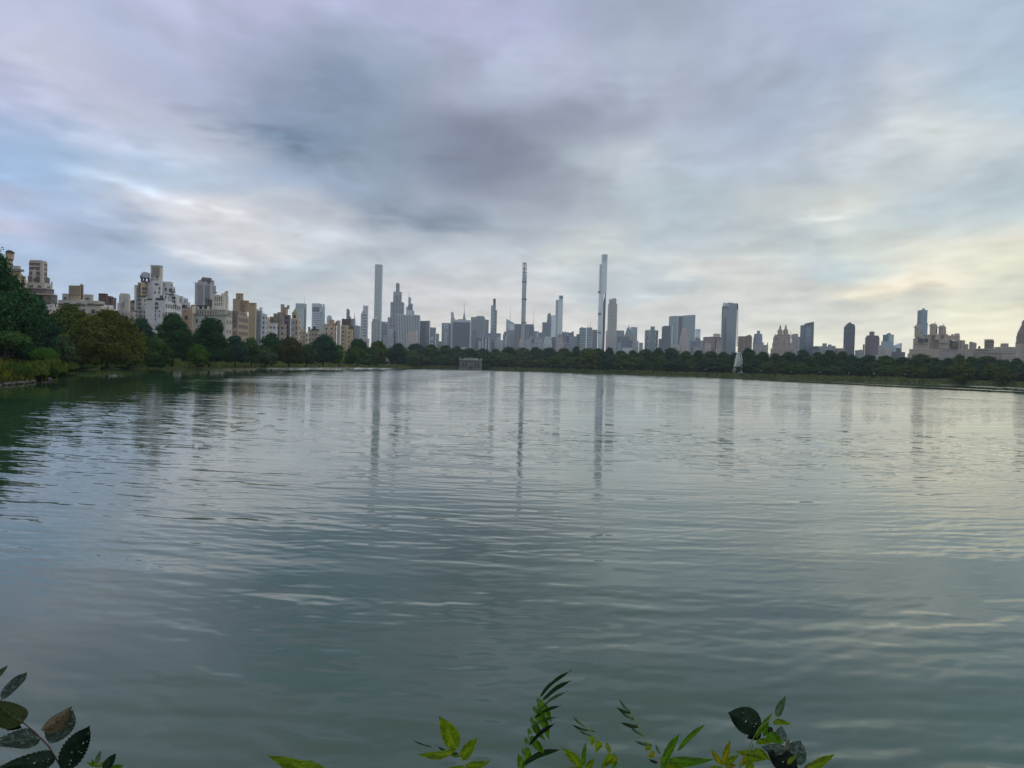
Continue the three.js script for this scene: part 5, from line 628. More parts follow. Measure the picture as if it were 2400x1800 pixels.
// a crown in its own box: x, z in -0.5..0.5 (times w), y from y0 to h
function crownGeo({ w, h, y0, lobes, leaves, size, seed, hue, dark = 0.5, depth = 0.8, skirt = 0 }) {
  const r = rng(seed), p = [], c = [], n = [], L = [], tint = new THREE.Color();
  for (let i = 0; i < lobes; i++) {
    const t = (i + 0.5) / lobes, a = i * 2.39996 + r() * 0.8, ht = Math.pow(t, 0.85), prof = Math.sin(PI * clamp(0.16 + 0.8 * ht, 0, 1)) * (1 - 0.16 * ht), rad = 0.5 * w * prof * (0.45 + 0.4 * r());
    const s = (0.115 + 0.15 * r()) * Math.min(w, h) * (1.05 - 0.3 * ht), y = lerp(y0 + s * 0.5, h - s * 0.8, ht) + (r() - 0.5) * 0.06 * h, k = 0.7 + 0.6 * r();
    L.push([Math.cos(a) * rad, y, Math.sin(a) * rad * depth, s * (0.95 + 0.4 * r()), s * (0.68 + 0.25 * r()), k]);
  }
  L.push([0, lerp(y0, h, 0.45), 0, 0.3 * w, 0.33 * (h - y0), 0.7], [0, lerp(y0, h, 0.72), 0, 0.22 * w, 0.24 * (h - y0), 0.8]);
  if (skirt) for (let i = 0; i < skirt; i++) { const a = r() * 2 * PI; L.push([Math.cos(a) * 0.36 * w, y0 + 0.05 * h, Math.sin(a) * 0.3 * w * depth, 0.15 * w, 0.12 * h, 0.75]); }
  const v = new THREE.Vector3(), q = new THREE.Vector3(), e1 = new THREE.Vector3(), e2 = new THREE.Vector3();
  // inner mass: rough closed body per lobe, leaf colour darkened to paint self-shadow
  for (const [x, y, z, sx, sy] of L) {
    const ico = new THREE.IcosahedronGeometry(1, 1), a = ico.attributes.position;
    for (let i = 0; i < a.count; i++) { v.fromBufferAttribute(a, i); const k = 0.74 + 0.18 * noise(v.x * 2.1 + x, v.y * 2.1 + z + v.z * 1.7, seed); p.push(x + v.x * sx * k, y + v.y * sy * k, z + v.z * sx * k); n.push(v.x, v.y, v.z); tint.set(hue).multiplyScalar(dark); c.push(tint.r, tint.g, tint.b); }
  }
  const total = L.reduce((s, l) => s + l[3] * l[3], 0);
  for (const [x, y, z, sx, sy, k] of L) {
    const count = Math.round(leaves * sx * sx / total);
    for (let i = 0; i < count; i++) {
      const u = 2 * r() - 1, a = r() * 2 * PI, m = Math.sqrt(1 - u * u); v.set(m * Math.cos(a), u, m * Math.sin(a));
      const out = 0.8 + 0.34 * Math.pow(r(), 1.5) + 0.16 * noise(v.x * 3 + x, v.y * 3 + z, seed + 3);
      const far = r() < 0.05 ? 1.16 : 1, cx = x + v.x * sx * out * far, cy = y + v.y * sy * out * far, cz = z + v.z * sx * out * far; if (cy < y0 * 0.6) continue;
      q.set(v.x + (r() - 0.5) * 1.1, v.y + 0.25 + (r() - 0.5) * 1.1, v.z + (r() - 0.5) * 1.1).normalize();
      e1.set(r() - 0.5, r() - 0.5, r() - 0.5).cross(q).normalize(); e2.crossVectors(q, e1);
      const s = size * (0.55 + 0.9 * r()), b = 0.8 + 0.4 * r(); tint.set(hue).multiplyScalar(k * b); tint.r *= 0.92 + 0.22 * r();
      const A = [e1.x * s, e1.y * s, e1.z * s], E = [e2.x * s * 0.62, e2.y * s * 0.62, e2.z * s * 0.62];
      p.push(cx - A[0], cy - A[1], cz - A[2], cx + A[0], cy + A[1], cz + A[2], cx + E[0], cy + E[1], cz + E[2], cx - A[0], cy - A[1], cz - A[2], cx - E[0], cy - E[1], cz - E[2], cx + A[0], cy + A[1], cz + A[2]);
      for (let j = 0; j < 6; j++) { n.push(q.x, q.y, q.z); c.push(tint.r, tint.g, tint.b); }
    }
  }
  const g = new THREE.BufferGeometry(); g.setAttribute('position', new THREE.Float32BufferAttribute(p, 3)); g.setAttribute('normal', new THREE.Float32BufferAttribute(n, 3)); g.setAttribute('color', new THREE.Float32BufferAttribute(c, 3)); return g;
}
function limb(a, b, r0, r1) { const d = b.clone().sub(a), g = new THREE.CylinderGeometry(r1, r0, d.length(), 7, 1, true); g.translate(0, d.length() / 2, 0); g.applyQuaternion(new THREE.Quaternion().setFromUnitVectors(new THREE.Vector3(0, 1, 0), d.normalize())); g.translate(a.x, a.y, a.z); return g; }
function trunkGeo(w, h, y0, seed) {
  const r = rng(seed + 500), V = (x, y, z) => new THREE.Vector3(x, y, z), R = 0.02 * h + 0.04, fork = V((r() - 0.5) * 0.06 * w, Math.max(y0, 0.22 * h), (r() - 0.5) * 0.06 * w), list = [limb(V(0, -0.6, 0), fork, R * 1.25, R * 0.8)];
  for (let i = 0; i < 5; i++) { const a = i * 1.26 + r(), e = V(Math.cos(a) * w * 0.3, lerp(fork.y, h, 0.5 + 0.3 * r()), Math.sin(a) * w * 0.25); list.push(limb(fork, e, R * 0.55, R * 0.14)); }
  return mergeGeometries(list);
}
const crownCache = new Map();
function tree(name, label, px0, px1, pyTop, Z, o = {}) {              // the crown spans px0..px1 in the frame and its top is at pyTop
  const A = at(px0, pyTop, Z), E = at(px1, pyTop, Z), x = (A.x + E.x) / 2, g = o.ground ?? landY(x, -Z) - 0.3, W = E.x - A.x, H = A.y * 0.5 + E.y * 0.5 - g;
  const t = thing(name, label, o.cat ?? 'tree', [x, g, -Z], o.group), near = o.leaves > 0;
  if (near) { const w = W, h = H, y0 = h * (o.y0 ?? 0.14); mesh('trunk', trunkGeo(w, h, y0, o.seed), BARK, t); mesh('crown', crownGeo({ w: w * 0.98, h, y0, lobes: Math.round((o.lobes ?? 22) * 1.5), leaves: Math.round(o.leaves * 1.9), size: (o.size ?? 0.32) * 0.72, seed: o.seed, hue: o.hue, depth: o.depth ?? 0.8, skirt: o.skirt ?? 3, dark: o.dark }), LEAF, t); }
  else {                                                             // smaller ones share a few crowns, stretched
    const kind = o.kind % FAR_KINDS, key = kind + o.hue;
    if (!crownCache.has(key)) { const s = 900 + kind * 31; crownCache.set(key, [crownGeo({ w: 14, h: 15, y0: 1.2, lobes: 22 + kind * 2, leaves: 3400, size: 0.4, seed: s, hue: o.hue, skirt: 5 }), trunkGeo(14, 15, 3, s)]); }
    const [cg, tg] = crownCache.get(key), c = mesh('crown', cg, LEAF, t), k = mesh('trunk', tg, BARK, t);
    c.scale.set(W / 13.4, H / 15, W / 13.4); k.scale.set(W / 14, H / 15, W / 14); c.rotation.y = o.turn ?? 0; k.rotation.y = o.turn ?? 0;
  }
  return t;
}
const FAR_KINDS = 5;
const GREEN = { deep: 0x27422a, teal: 0x264034, olive: 0x3f4a24, yellow: 0x474d22, mid: 0x354c2a, grey: 0x3a4832, bright: 0x37521f, spring: 0x40601f };
tree('shade_tree', 'huge dark tree filling the left edge and rising above the houses', -188, 90, 570, 118, { seed: 1, leaves: 17000, size: 0.3, lobes: 34, hue: GREEN.deep, y0: 0.1, skirt: 8 });
tree('shade_tree', 'dark slim tree shape leaning out right of the huge left tree', 40, 128, 690, 140, { seed: 2, leaves: 6000, size: 0.3, lobes: 18, hue: GREEN.teal, skirt: 5 });
tree('small_tree', 'brighter green small tree in front of the huge left tree, over the walkers', -34, 62, 776, 104, { seed: 3, leaves: 5500, size: 0.2, lobes: 14, hue: GREEN.mid, y0: 0.6, skirt: 0 });
tree('shade_tree', 'broad olive tree with a rounded crown below the terraced house', 96, 232, 714, 172, { seed: 4, leaves: 12000, size: 0.36, lobes: 32, hue: GREEN.olive, y0: 0.06, skirt: 9 });
tree('shade_tree', 'broad yellow-green tree just left of the white building', 172, 336, 722, 170, { seed: 5, leaves: 12000, size: 0.36, lobes: 32, hue: GREEN.yellow, y0: 0.05, skirt: 10 });
tree('shade_tree', 'lower olive crown hanging over the path at the right of the yellow-green tree', 262, 344, 762, 176, { seed: 24, leaves: 5000, size: 0.34, lobes: 18, hue: GREEN.yellow, y0: 0.1, skirt: 6 });
tree('small_tree', 'grey-green spreading small tree at the foot of the olive tree', 84, 180, 782, 150, { seed: 6, leaves: 4500, size: 0.26, lobes: 14, hue: GREEN.grey, y0: 0.2, skirt: 2 });
tree('shade_tree', 'dull dark tree between the yellow-green tree and the white building', 296, 368, 744, 262, { seed: 7, leaves: 4500, size: 0.42, hue: GREEN.teal, skirt: 4 });
tree('small_tree', 'low mid-green tree right of the yellow-green tree, above the bank', 318, 408, 786, 214, { seed: 8, leaves: 4500, size: 0.34, hue: GREEN.mid, skirt: 5, lobes: 16 });
tree('shade_tree', 'dark round-topped tree before the right side of the white building', 360, 450, 734, 236, { seed: 9, leaves: 8000, size: 0.4, lobes: 24, hue: GREEN.deep, skirt: 5 });
tree('shade_tree', 'dark peaked tree in front of the limestone house', 446, 538, 742, 252, { seed: 10, leaves: 8000, size: 0.42, lobes: 24, hue: GREEN.deep, skirt: 5 });
tree('small_tree', 'small bright green tree low before the two dark trees', 440, 492, 806, 232, { seed: 11, leaves: 2200, size: 0.34, lobes: 10, hue: GREEN.bright, skirt: 3 });
tree('shade_tree', 'dark tree right of the peaked tree, below the tan stepped house', 524, 580, 784, 292, { seed: 12, leaves: 4000, size: 0.46, hue: GREEN.teal, skirt: 4 });
tree('shade_tree', 'dark tree at the foot of the stacked balconies', 568, 612, 792, 310, { seed: 13, leaves: 3400, size: 0.46, hue: GREEN.mid, skirt: 4 });
tree('shade_tree', 'dark tree with a flat top below the brown stepped house', 606, 668, 778, 352, { seed: 14, leaves: 4200, size: 0.5, hue: GREEN.deep, skirt: 4 });
tree('shade_tree', 'olive-brown tree below the cream house row', 642, 716, 788, 338, { seed: 15, leaves: 5000, size: 0.5, hue: 0x3a3d24, skirt: 5 });
tree('small_tree', 'small olive tree low at the bank below the brown stepped house', 596, 650, 812, 322, { seed: 16, leaves: 2600, size: 0.42, lobes: 12, hue: GREEN.grey, skirt: 4 });
tree('small_tree', 'green tree leaning over the bank left of the dark oval tree', 690, 748, 806, 350, { seed: 17, leaves: 3200, size: 0.44, hue: GREEN.mid, skirt: 5 });
tree('shade_tree', 'dark oval tree below the tan brick house', 722, 796, 783, 392, { seed: 18, leaves: 5000, size: 0.5, hue: GREEN.teal, skirt: 4 });
tree('small_tree', 'light green narrow tree right of the dark oval tree', 780, 812, 808, 395, { seed: 19, leaves: 2200, size: 0.44, lobes: 12, hue: GREEN.spring, skirt: 3 });
tree('shade_tree', 'dark round tree before the striped pale tower', 812, 870, 792, 470, { seed: 20, leaves: 4000, size: 0.55, hue: GREEN.deep, skirt: 3 });
tree('small_tree', 'mid-green low tree under the dark round tree', 800, 872, 812, 440, { seed: 21, leaves: 3400, size: 0.5, hue: GREEN.mid, skirt: 5 });
tree('shade_tree', 'olive-topped tree below the tall grid tower', 862, 912, 798, 520, { seed: 22, leaves: 3600, size: 0.6, hue: GREEN.olive, skirt: 4 });
tree('shade_tree', 'dark tree below the domed tower and the white-striped slab', 906, 958, 803, 600, { seed: 23, leaves: 3400, size: 0.65, hue: GREEN.teal, skirt: 4 });
// the wood on the far shore: a back row that makes the skyline of leaves, and lower trees in front
const SHORE_Z = (px) => { for (let i = 1; i < 27; i++) if (shorePx[i][0] >= px) { const [a, b] = [shore[i - 1], shore[i]], t = clamp((px - shorePx[i - 1][0]) / (shorePx[i][0] - shorePx[i - 1][0])); return -lerp(a.y, b.y, t); } return 390; };
const TOPS = [[950, 808], [985, 807], [1020, 811], [1060, 815], [1100, 817], [1140, 814], [1168, 811], [1205, 815], [1250, 812], [1290, 813], [1330, 815], [1362, 811], [1400, 814], [1440, 819], [1475, 818], [1520, 814], [1555, 818], [1590, 817], [1635, 816], [1660, 818], [1695, 824], [1752, 815],
  [1800, 823], [1850, 824], [1893, 821], [1925, 827], [1965, 824], [2010, 825], [2050, 829], [2085, 836], [2125, 832], [2170, 832], [2205, 836], [2240, 830], [2285, 836], [2325, 831], [2360, 838], [2400, 842], [2440, 842]];
const topAt = (x) => { for (let i = 1; i < TOPS.length; i++) if (TOPS[i][0] >= x) { const t = clamp((x - TOPS[i - 1][0]) / (TOPS[i][0] - TOPS[i - 1][0])); return lerp(TOPS[i - 1][1], TOPS[i][1], t); } return 843; };
const STRETCH = [[1150, 'left of or behind the stone gatehouse'], [1460, 'right of the stone gatehouse'], [1690, 'left of the fountain'], [1960, 'right of the fountain'], [2500, 'at the right end of the shore']];
{
  const MARKS = [[930, 'the white-striped slab'], [968, 'the mansard hotel'], [1000, 'the dark glass tower'], [1028, 'the slim block with a mast'], [1048, 'the panel-topped tower'], [1082, 'the white-framed slab'], [1122, 'the grey notched slab'], [1158, 'the slender teal tower'], [1196, 'the slanted glass tower'], [1228, 'the needle-thin tower'], [1262, 'the pale apartment row'], [1286, 'the dome-topped tower'], [1314, 'the notched glass tower'], [1340, 'the horned roof block'], [1376, 'the twin glass blocks'], [1412, 'the tallest tower'], [1438, 'the limestone tower'], [1475, 'the green pyramid roof'], [1500, 'the small white blocks'], [1527, 'the diagrid tower'], [1562, 'the dark ribbed tower'],
    [1604, 'the wide glass pair'], [1640, 'the gabled block'], [1670, 'the red-brown block'], [1712, 'the serrated glass tower'], [1747, 'the tan curved block'], [1778, 'the stepped blue tower'], [1832, 'the twin spires'], [1864, 'the white-finned house'], [1892, 'the dark curved tower'], [1932, 'the mansard block'], [1968, 'the long tan block'], [1992, 'the dark flat-topped tower'], [2020, 'the gap in the skyline'], [2046, 'the brown ribbed tower'], [2080, 'the teal glass block'], [2106, 'the sloped glass block'], [2150, 'the left domed turret'], [2195, 'the middle domed turret'], [2222, 'the right domed turret'], [2256, 'the palace end steps'], [2282, 'the gabled roof house'], [2318, 'the battlemented block'], [2355, 'the avenue house row'], [2400, 'the right-edge tower']];
  const TONE = new Map([[GREEN.deep, 'deep green'], [GREEN.teal, 'blue-green'], [GREEN.mid, 'mid-green'], [GREEN.grey, 'grey-green'], [GREEN.olive, 'olive']]), mark = (x) => MARKS.reduce((a, b) => Math.abs(b[0] - x) < Math.abs(a[0] - x) ? b : a)[1];
  const r = rng(77), hues = [GREEN.deep, GREEN.teal, GREEN.mid, GREEN.deep, GREEN.grey], where = (x) => STRETCH.find(([e]) => x < e)[1];
  let k = 0;
  for (let x = 925; x < 2440;) {                                     // back row
    const z0 = SHORE_Z(x), w = 28 + 40 * r() * r() + 8 * r() * (x > 1900 ? 1.6 : 1), dome = r(), top = topAt(x + w / 2) + (dome - 0.5) * 11;
    tree('wood_tree', TONE.get(hues[k % 5]) + ' back-row tree topping the far wood below ' + mark(x + w * 0.45), x - w * 0.22, x + w * 1.12, top, z0 + 62 + 16 * r(), { kind: k, hue: hues[k % 5], turn: r() * 6, group: 'back-row trees of the far wood ' + where(x) }); k++;
    x += w * 0.74;
  }
  for (let x = 938; x < 2440;) {                                     // middle and front rows, lower, in more varied greens
    const z0 = SHORE_Z(x), w = 30 + 30 * r(), top = lerp(topAt(x + w / 2), (x - 1200) * 0.0255 + 864, 0.24 + 0.34 * r());
    const hue = [GREEN.mid, GREEN.deep, GREEN.grey, GREEN.teal, GREEN.mid, GREEN.olive][Math.floor(r() * 6)];
    tree('wood_tree', 'lower ' + TONE.get(hue) + ' front-row tree of the far wood below ' + mark(x + w * 0.45), x - w * 0.2, x + w * 1.1, top, z0 + 22 + 16 * r(), { kind: k, hue, turn: r() * 6, group: 'front-row trees of the far wood ' + where(x) }); k++;
    x += w * 0.78;
  }
}
tree('wood_tree', 'olive-green round tree standing out of the wood below the tallest tower', 1354, 1416, 815, 668, { kind: 1, hue: GREEN.olive, turn: 1 });
tree('wood_tree', 'dark round-headed tree rising above the fountain', 1730, 1776, 814, 612, { kind: 2, hue: GREEN.deep, turn: 2 });
tree('wood_tree', 'olive rounded tree low in the wood near the right edge', 2330, 2372, 858, 425, { kind: 3, hue: GREEN.olive, turn: 3 });
tree('wood_tree', 'pale olive broad tree before the domed palace', 2226, 2290, 846, 452, { kind: 4, hue: GREEN.olive, turn: 4 });
tree('small_tree', 'small mid-green tree under the white shed, beside the dark round tree', 848, 888, 814, 486, { seed: 25, leaves: 2400, size: 0.5, lobes: 12, hue: GREEN.mid, y0: 0.04, skirt: 6 });
tree('wood_tree', 'green tree in full leaf where the far wood begins, left of the gatehouse', 938, 985, 822, 700, { kind: 0, hue: GREEN.mid, turn: 5 });
// ---------------------------------------------------------------- bank plants, stones, path, fence
function bushGeo(w, h, leaves, size, seed, hue, blade = 0) {          // rough low body, many small leaves, optional upright blades
  const r = rng(seed), p = [], c = [], n = [], tint = new THREE.Color(), v = new THREE.Vector3(), q = new THREE.Vector3(), e1 = new THREE.Vector3(), e2 = new THREE.Vector3();
  const ico = new THREE.IcosahedronGeometry(1, 2), a = ico.attributes.position;
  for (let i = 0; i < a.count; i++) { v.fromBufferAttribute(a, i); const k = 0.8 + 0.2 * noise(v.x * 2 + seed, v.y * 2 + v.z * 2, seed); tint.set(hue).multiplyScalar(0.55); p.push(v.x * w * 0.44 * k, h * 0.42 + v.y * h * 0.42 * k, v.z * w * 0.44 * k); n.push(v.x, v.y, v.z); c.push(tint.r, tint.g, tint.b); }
  for (let i = 0; i < leaves; i++) {
    const u = r() * 1.25 - 0.25, th = r() * 2 * PI, m = Math.sqrt(Math.max(0, 1 - u * u)), k = 0.8 + 0.28 * r() + 0.16 * noise(Math.cos(th) * 2 + seed, u * 3 + Math.sin(th) * 2, seed + 2); v.set(m * Math.cos(th), u, m * Math.sin(th));
    q.set(v.x + (r() - 0.5) * 1.2, v.y + 0.3 + (r() - 0.5), v.z + (r() - 0.5) * 1.2).normalize(); e1.set(r() - 0.5, r() - 0.5, r() - 0.5).cross(q).normalize(); e2.crossVectors(q, e1);
    const s = size * (0.6 + 0.8 * r()), x = v.x * w * 0.5 * k, y = h * 0.45 + v.y * h * 0.55 * k, z = v.z * w * 0.5 * k; tint.set(hue).multiplyScalar(0.75 + 0.5 * r()); tint.r *= 0.9 + 0.25 * r();
    p.push(x - e1.x * s, y - e1.y * s, z - e1.z * s, x + e1.x * s, y + e1.y * s, z + e1.z * s, x + e2.x * s, y + e2.y * s, z + e2.z * s);
    for (let j = 0; j < 3; j++) { n.push(q.x, q.y, q.z); c.push(tint.r, tint.g, tint.b); }
  }
  for (let i = 0; i < blade; i++) {
    const th = r() * 2 * PI, d = Math.sqrt(r()) * w * 0.45, x = Math.cos(th) * d, z = Math.sin(th) * d, hh = h * (0.7 + 0.6 * r()), lx = (r() - 0.5) * hh * 0.4, lz = (r() - 0.5) * hh * 0.4, s = 0.05 + 0.04 * r(), f = r() * PI; tint.set(hue).multiplyScalar(0.9 + 0.5 * r()); tint.r *= 1.05;
    p.push(x - s * Math.cos(f), 0, z - s * Math.sin(f), x + s * Math.cos(f), 0, z + s * Math.sin(f), x + lx, hh, z + lz); for (let j = 0; j < 3; j++) { n.push(Math.sin(f) * 0.5, 0.8, 0.4); c.push(tint.r, tint.g, tint.b); }
  }
  const g = new THREE.BufferGeometry(); g.setAttribute('position', new THREE.Float32BufferAttribute(p, 3)); g.setAttribute('normal', new THREE.Float32BufferAttribute(n, 3)); g.setAttribute('color', new THREE.Float32BufferAttribute(c, 3)); return g;
}
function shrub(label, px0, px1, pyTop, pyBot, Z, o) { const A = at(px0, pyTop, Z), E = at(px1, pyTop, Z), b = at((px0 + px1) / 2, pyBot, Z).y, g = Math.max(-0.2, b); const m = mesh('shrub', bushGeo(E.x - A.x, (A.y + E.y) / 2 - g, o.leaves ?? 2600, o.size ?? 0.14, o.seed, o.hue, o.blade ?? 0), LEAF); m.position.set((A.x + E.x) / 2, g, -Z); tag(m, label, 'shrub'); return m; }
const LUSH = 0x465223, REED = 0x4c5228;
shrub('fresh bright green shrub standing above the bank at the foot of the olive tree', 78, 134, 816, 848, 112, { seed: 31, hue: 0x345222, leaves: 3000, size: 0.16 });
shrub('yellow-green mound of bank weeds at the tip of the near left bank', 96, 152, 842, 884, 104, { seed: 32, hue: LUSH, leaves: 3200, size: 0.13, blade: 260 });
shrub('green weeds in the middle of the near left bank', 54, 112, 848, 892, 97, { seed: 33, hue: 0x485626, leaves: 3200, size: 0.13, blade: 240 });
shrub('dark green round shrub at the left of the near bank, above the stones', 18, 66, 850, 890, 93, { seed: 34, hue: 0x36491f, leaves: 3000, size: 0.13, blade: 60 });
shrub('yellowish tall weeds at the left edge of the near bank', -30, 24, 864, 902, 86, { seed: 35, hue: 0x4e5722, leaves: 2600, size: 0.12, blade: 260 });
shrub('small dark shrub dipping into the water at the bank tip', 118, 136, 866, 890, 100, { seed: 36, hue: 0x22351c, leaves: 900, size: 0.12 });
shrub('yellow-green shrub behind the bank tip at the water', 136, 180, 846, 872, 150, { seed: 37, hue: 0x424f22, leaves: 2000, size: 0.16, blade: 90 });
shrub('rounded green bank shrub left of a dark gap', 176, 222, 846, 868, 195, { seed: 38, hue: 0x364722, leaves: 1800, size: 0.2 });
shrub('low green bank shrub with a dark gap on its right', 216, 262, 848, 867, 216, { seed: 39, hue: 0x394922, leaves: 1600, size: 0.22 });
shrub('broad bank shrub below the yellow-green tree', 262, 330, 846, 866, 225, { seed: 40, hue: 0x3f4d26, leaves: 1900, size: 0.22 });
shrub('dark green shrub reaching up to the low mid-green tree', 340, 398, 832, 865, 232, { seed: 41, hue: 0x2c4a20, leaves: 2000, size: 0.24 });
shrub('bushy olive shrub on the reed bank below the dark trees', 452, 486, 838, 862, 300, { seed: 42, hue: REED, leaves: 900, size: 0.26 });
shrub('yellow-green shrub with an upright plume on the reed bank', 606, 628, 846, 862.6, 352, { seed: 43, hue: 0x5c682c, leaves: 800, size: 0.26, blade: 30 });
shrub('dark low shrub beside the right wall of the gatehouse', 1132, 1150, 854, 868, 782, { seed: 44, hue: 0x24361f, leaves: 500, size: 0.4 });
// reeds and long grass along the whole bank: nobody could count it
{
  const r = rng(404), p = [], c = [], n = [], tint = new THREE.Color(), LAST = 27;
  const tuft = (x, y, z, h, s, hue) => { for (let k = 0; k < 3; k++) { const f = r() * PI, hh = h * (0.6 + 0.8 * r()), w = s * (0.5 + r()), ox = (r() - 0.5) * s * 3, oz = (r() - 0.5) * s * 3, lx = (r() - 0.5) * hh * 0.5; tint.set(hue).multiplyScalar(0.7 + 0.6 * r()); tint.r *= 0.85 + 0.35 * r(); p.push(x + ox - w * Math.cos(f), y - 0.1, z + oz - w * Math.sin(f), x + ox + w * Math.cos(f), y - 0.1, z + oz + w * Math.sin(f), x + ox + lx, y + hh, z + oz); for (let j = 0; j < 3; j++) { n.push(-Math.sin(f) * 0.7, 0.7, Math.cos(f) * 0.7); c.push(tint.r, tint.g, tint.b); } } };
  for (let i = 0; i + 1 < LAST; i++) {
    const a = shore[i], b = shore[i + 1], A = ring[i], E = ring[i + 1], len = a.distanceTo(b), mid = -(a.y + b.y) / 2, px = (shorePx[i][0] + shorePx[i + 1][0]) / 2, dens = mid < 130 ? 120 : mid < 260 ? 90 : mid < 420 ? 52 : 16, far = mid > 420;
    for (let k = 0; k < len * dens; k++) {
      const t = r(), u = 0.05 + 1.05 * r(), sx = lerp(a.x, b.x, t), sz = lerp(a.y, b.y, t), rx = lerp(A.x, E.x, t), rz = lerp(A.y, E.y, t), x = lerp(sx, rx, u), z = lerp(sz, rz, u), y = u < 0.12 ? 0.3 : lerp(0.35, landY(rx, rz), clamp((u - 0.12) / 0.88));
      const patch = noise(x / 7, z / 7, 55), hue = px < 1000 ? (patch > 0.1 ? 0x6a7138 : 0x545e30) : patch > 0.2 ? 0x4e5434 : 0x3d482e;
      tuft(x, y, z, (far ? 0.8 : mid < 130 ? 0.75 : 1.3) * (1 + 0.7 * patch), far ? 0.26 : mid < 130 ? 0.07 : 0.15, hue);
    }
  }
  const g = new THREE.BufferGeometry(); g.setAttribute('position', new THREE.Float32BufferAttribute(p, 3)); g.setAttribute('normal', new THREE.Float32BufferAttribute(n, 3)); g.setAttribute('color', new THREE.Float32BufferAttribute(c, 3));
  const m = mesh('bank_grass', g, LEAF); m.userData.kind = 'stuff'; tag(m, 'long grass and reeds growing on the bank round the water', 'grass');
}
// dark undergrowth under the trees, behind the bank
{
  const r = rng(505), list = [];
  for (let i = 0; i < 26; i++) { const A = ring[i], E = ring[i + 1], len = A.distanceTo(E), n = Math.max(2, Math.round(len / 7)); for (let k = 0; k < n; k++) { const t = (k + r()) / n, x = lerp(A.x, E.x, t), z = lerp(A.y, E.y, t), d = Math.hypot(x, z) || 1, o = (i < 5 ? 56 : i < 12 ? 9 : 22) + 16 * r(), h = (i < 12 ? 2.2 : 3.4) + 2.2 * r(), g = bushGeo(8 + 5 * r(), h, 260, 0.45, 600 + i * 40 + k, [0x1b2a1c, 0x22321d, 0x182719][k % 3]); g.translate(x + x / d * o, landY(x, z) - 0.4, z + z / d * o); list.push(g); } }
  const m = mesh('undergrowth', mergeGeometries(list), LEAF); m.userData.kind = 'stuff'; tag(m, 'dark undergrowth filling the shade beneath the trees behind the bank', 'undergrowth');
}
// grey stones along the near bank
{
  const r = rng(606), list = [];
  for (let i = 0; i < 9; i++) { const a = shore[i], b = shore[i + 1], len = a.distanceTo(b), n = i < 5 ? Math.round(len * 9) : 0; for (let k = 0; k < n; k++) { const t = r(), g = new THREE.IcosahedronGeometry(0.1 + 0.24 * r() * r(), 0); g.scale(1 + r(), 0.6 + 0.4 * r(), 1 + 0.6 * r()); g.rotateY(r() * 6); const u = 0.02 + 0.1 * r(); g.translate(lerp(lerp(a.x, b.x, t), lerp(ring[i].x, ring[i + 1].x, t), u), 0.05 + 0.2 * r(), lerp(lerp(a.y, b.y, t), lerp(ring[i].y, ring[i + 1].y, t), u)); list.push(g); } }
  const m = mesh('bank_stones', mergeGeometries(list), paint(0x67635d, 0.95)); m.userData.kind = 'stuff'; tag(m, 'loose grey stones along the waterline of the near left bank', 'stones');
}
// running path behind the bank
{
  const p = [], n = [], u = []; const off = (i, o) => { const a = shore[i], d = ring[i].clone().sub(a).normalize(); return [ring[i].x + d.x * o, landY(ring[i].x, ring[i].y) + 0.03, ring[i].y + d.y * o]; };
  for (let i = 0; i < 26; i++) { const A = off(i, 1.2), Bq = off(i + 1, 1.2), C = off(i + 1, 5), D = off(i, 5); for (const v of [A, C, Bq, A, D, C]) { p.push(...v); n.push(0, 1, 0); u.push(v[0], v[2]); } }
  struct('path', raw(p, n, u), new THREE.MeshStandardMaterial({ color: 0x8d8170, roughness: 1, map: GRAIN_FINE, side: THREE.DoubleSide }), 'earth running path along the top of the bank', 'path');
}
// iron fence between the walkers and the bank
{
  const f = thing('iron_fence', 'low dark iron fence along the path in front of the walkers, left edge', 'fence', [0, 0, 0]), I = paint(0x17181a, 0.6, 0.3, null), r0 = at(-60, 850, 124), r1 = at(80, 846, 136), N = 14, V = (t, y) => new THREE.Vector3(lerp(r0.x, r1.x, t), 1.75 + y, lerp(r0.z, r1.z, t)), bars = [];
  f.position.set(r0.x, 1.75, r0.z); const put = (name, g) => { g.translate(-r0.x, -1.75, -r0.z); mesh(name, g, I, f); };
  for (let i = 0; i <= N; i++) put('post', limb(V(i / N, -0.3), V(i / N, 1.3), 0.06, 0.06));
  put('rail', limb(V(0, 1.2), V(1, 1.2), 0.045, 0.045)); put('rail', limb(V(0, 0.2), V(1, 0.2), 0.045, 0.045));
  for (let i = 0; i < 170; i++) bars.push(limb(V((i + 0.5) / 170, 0), V((i + 0.5) / 170, 1.2), 0.016, 0.016)); const g = mergeGeometries(bars); g.translate(-r0.x, -1.75, -r0.z); mesh('pickets', g, I, f).userData.kind = 'stuff';
}
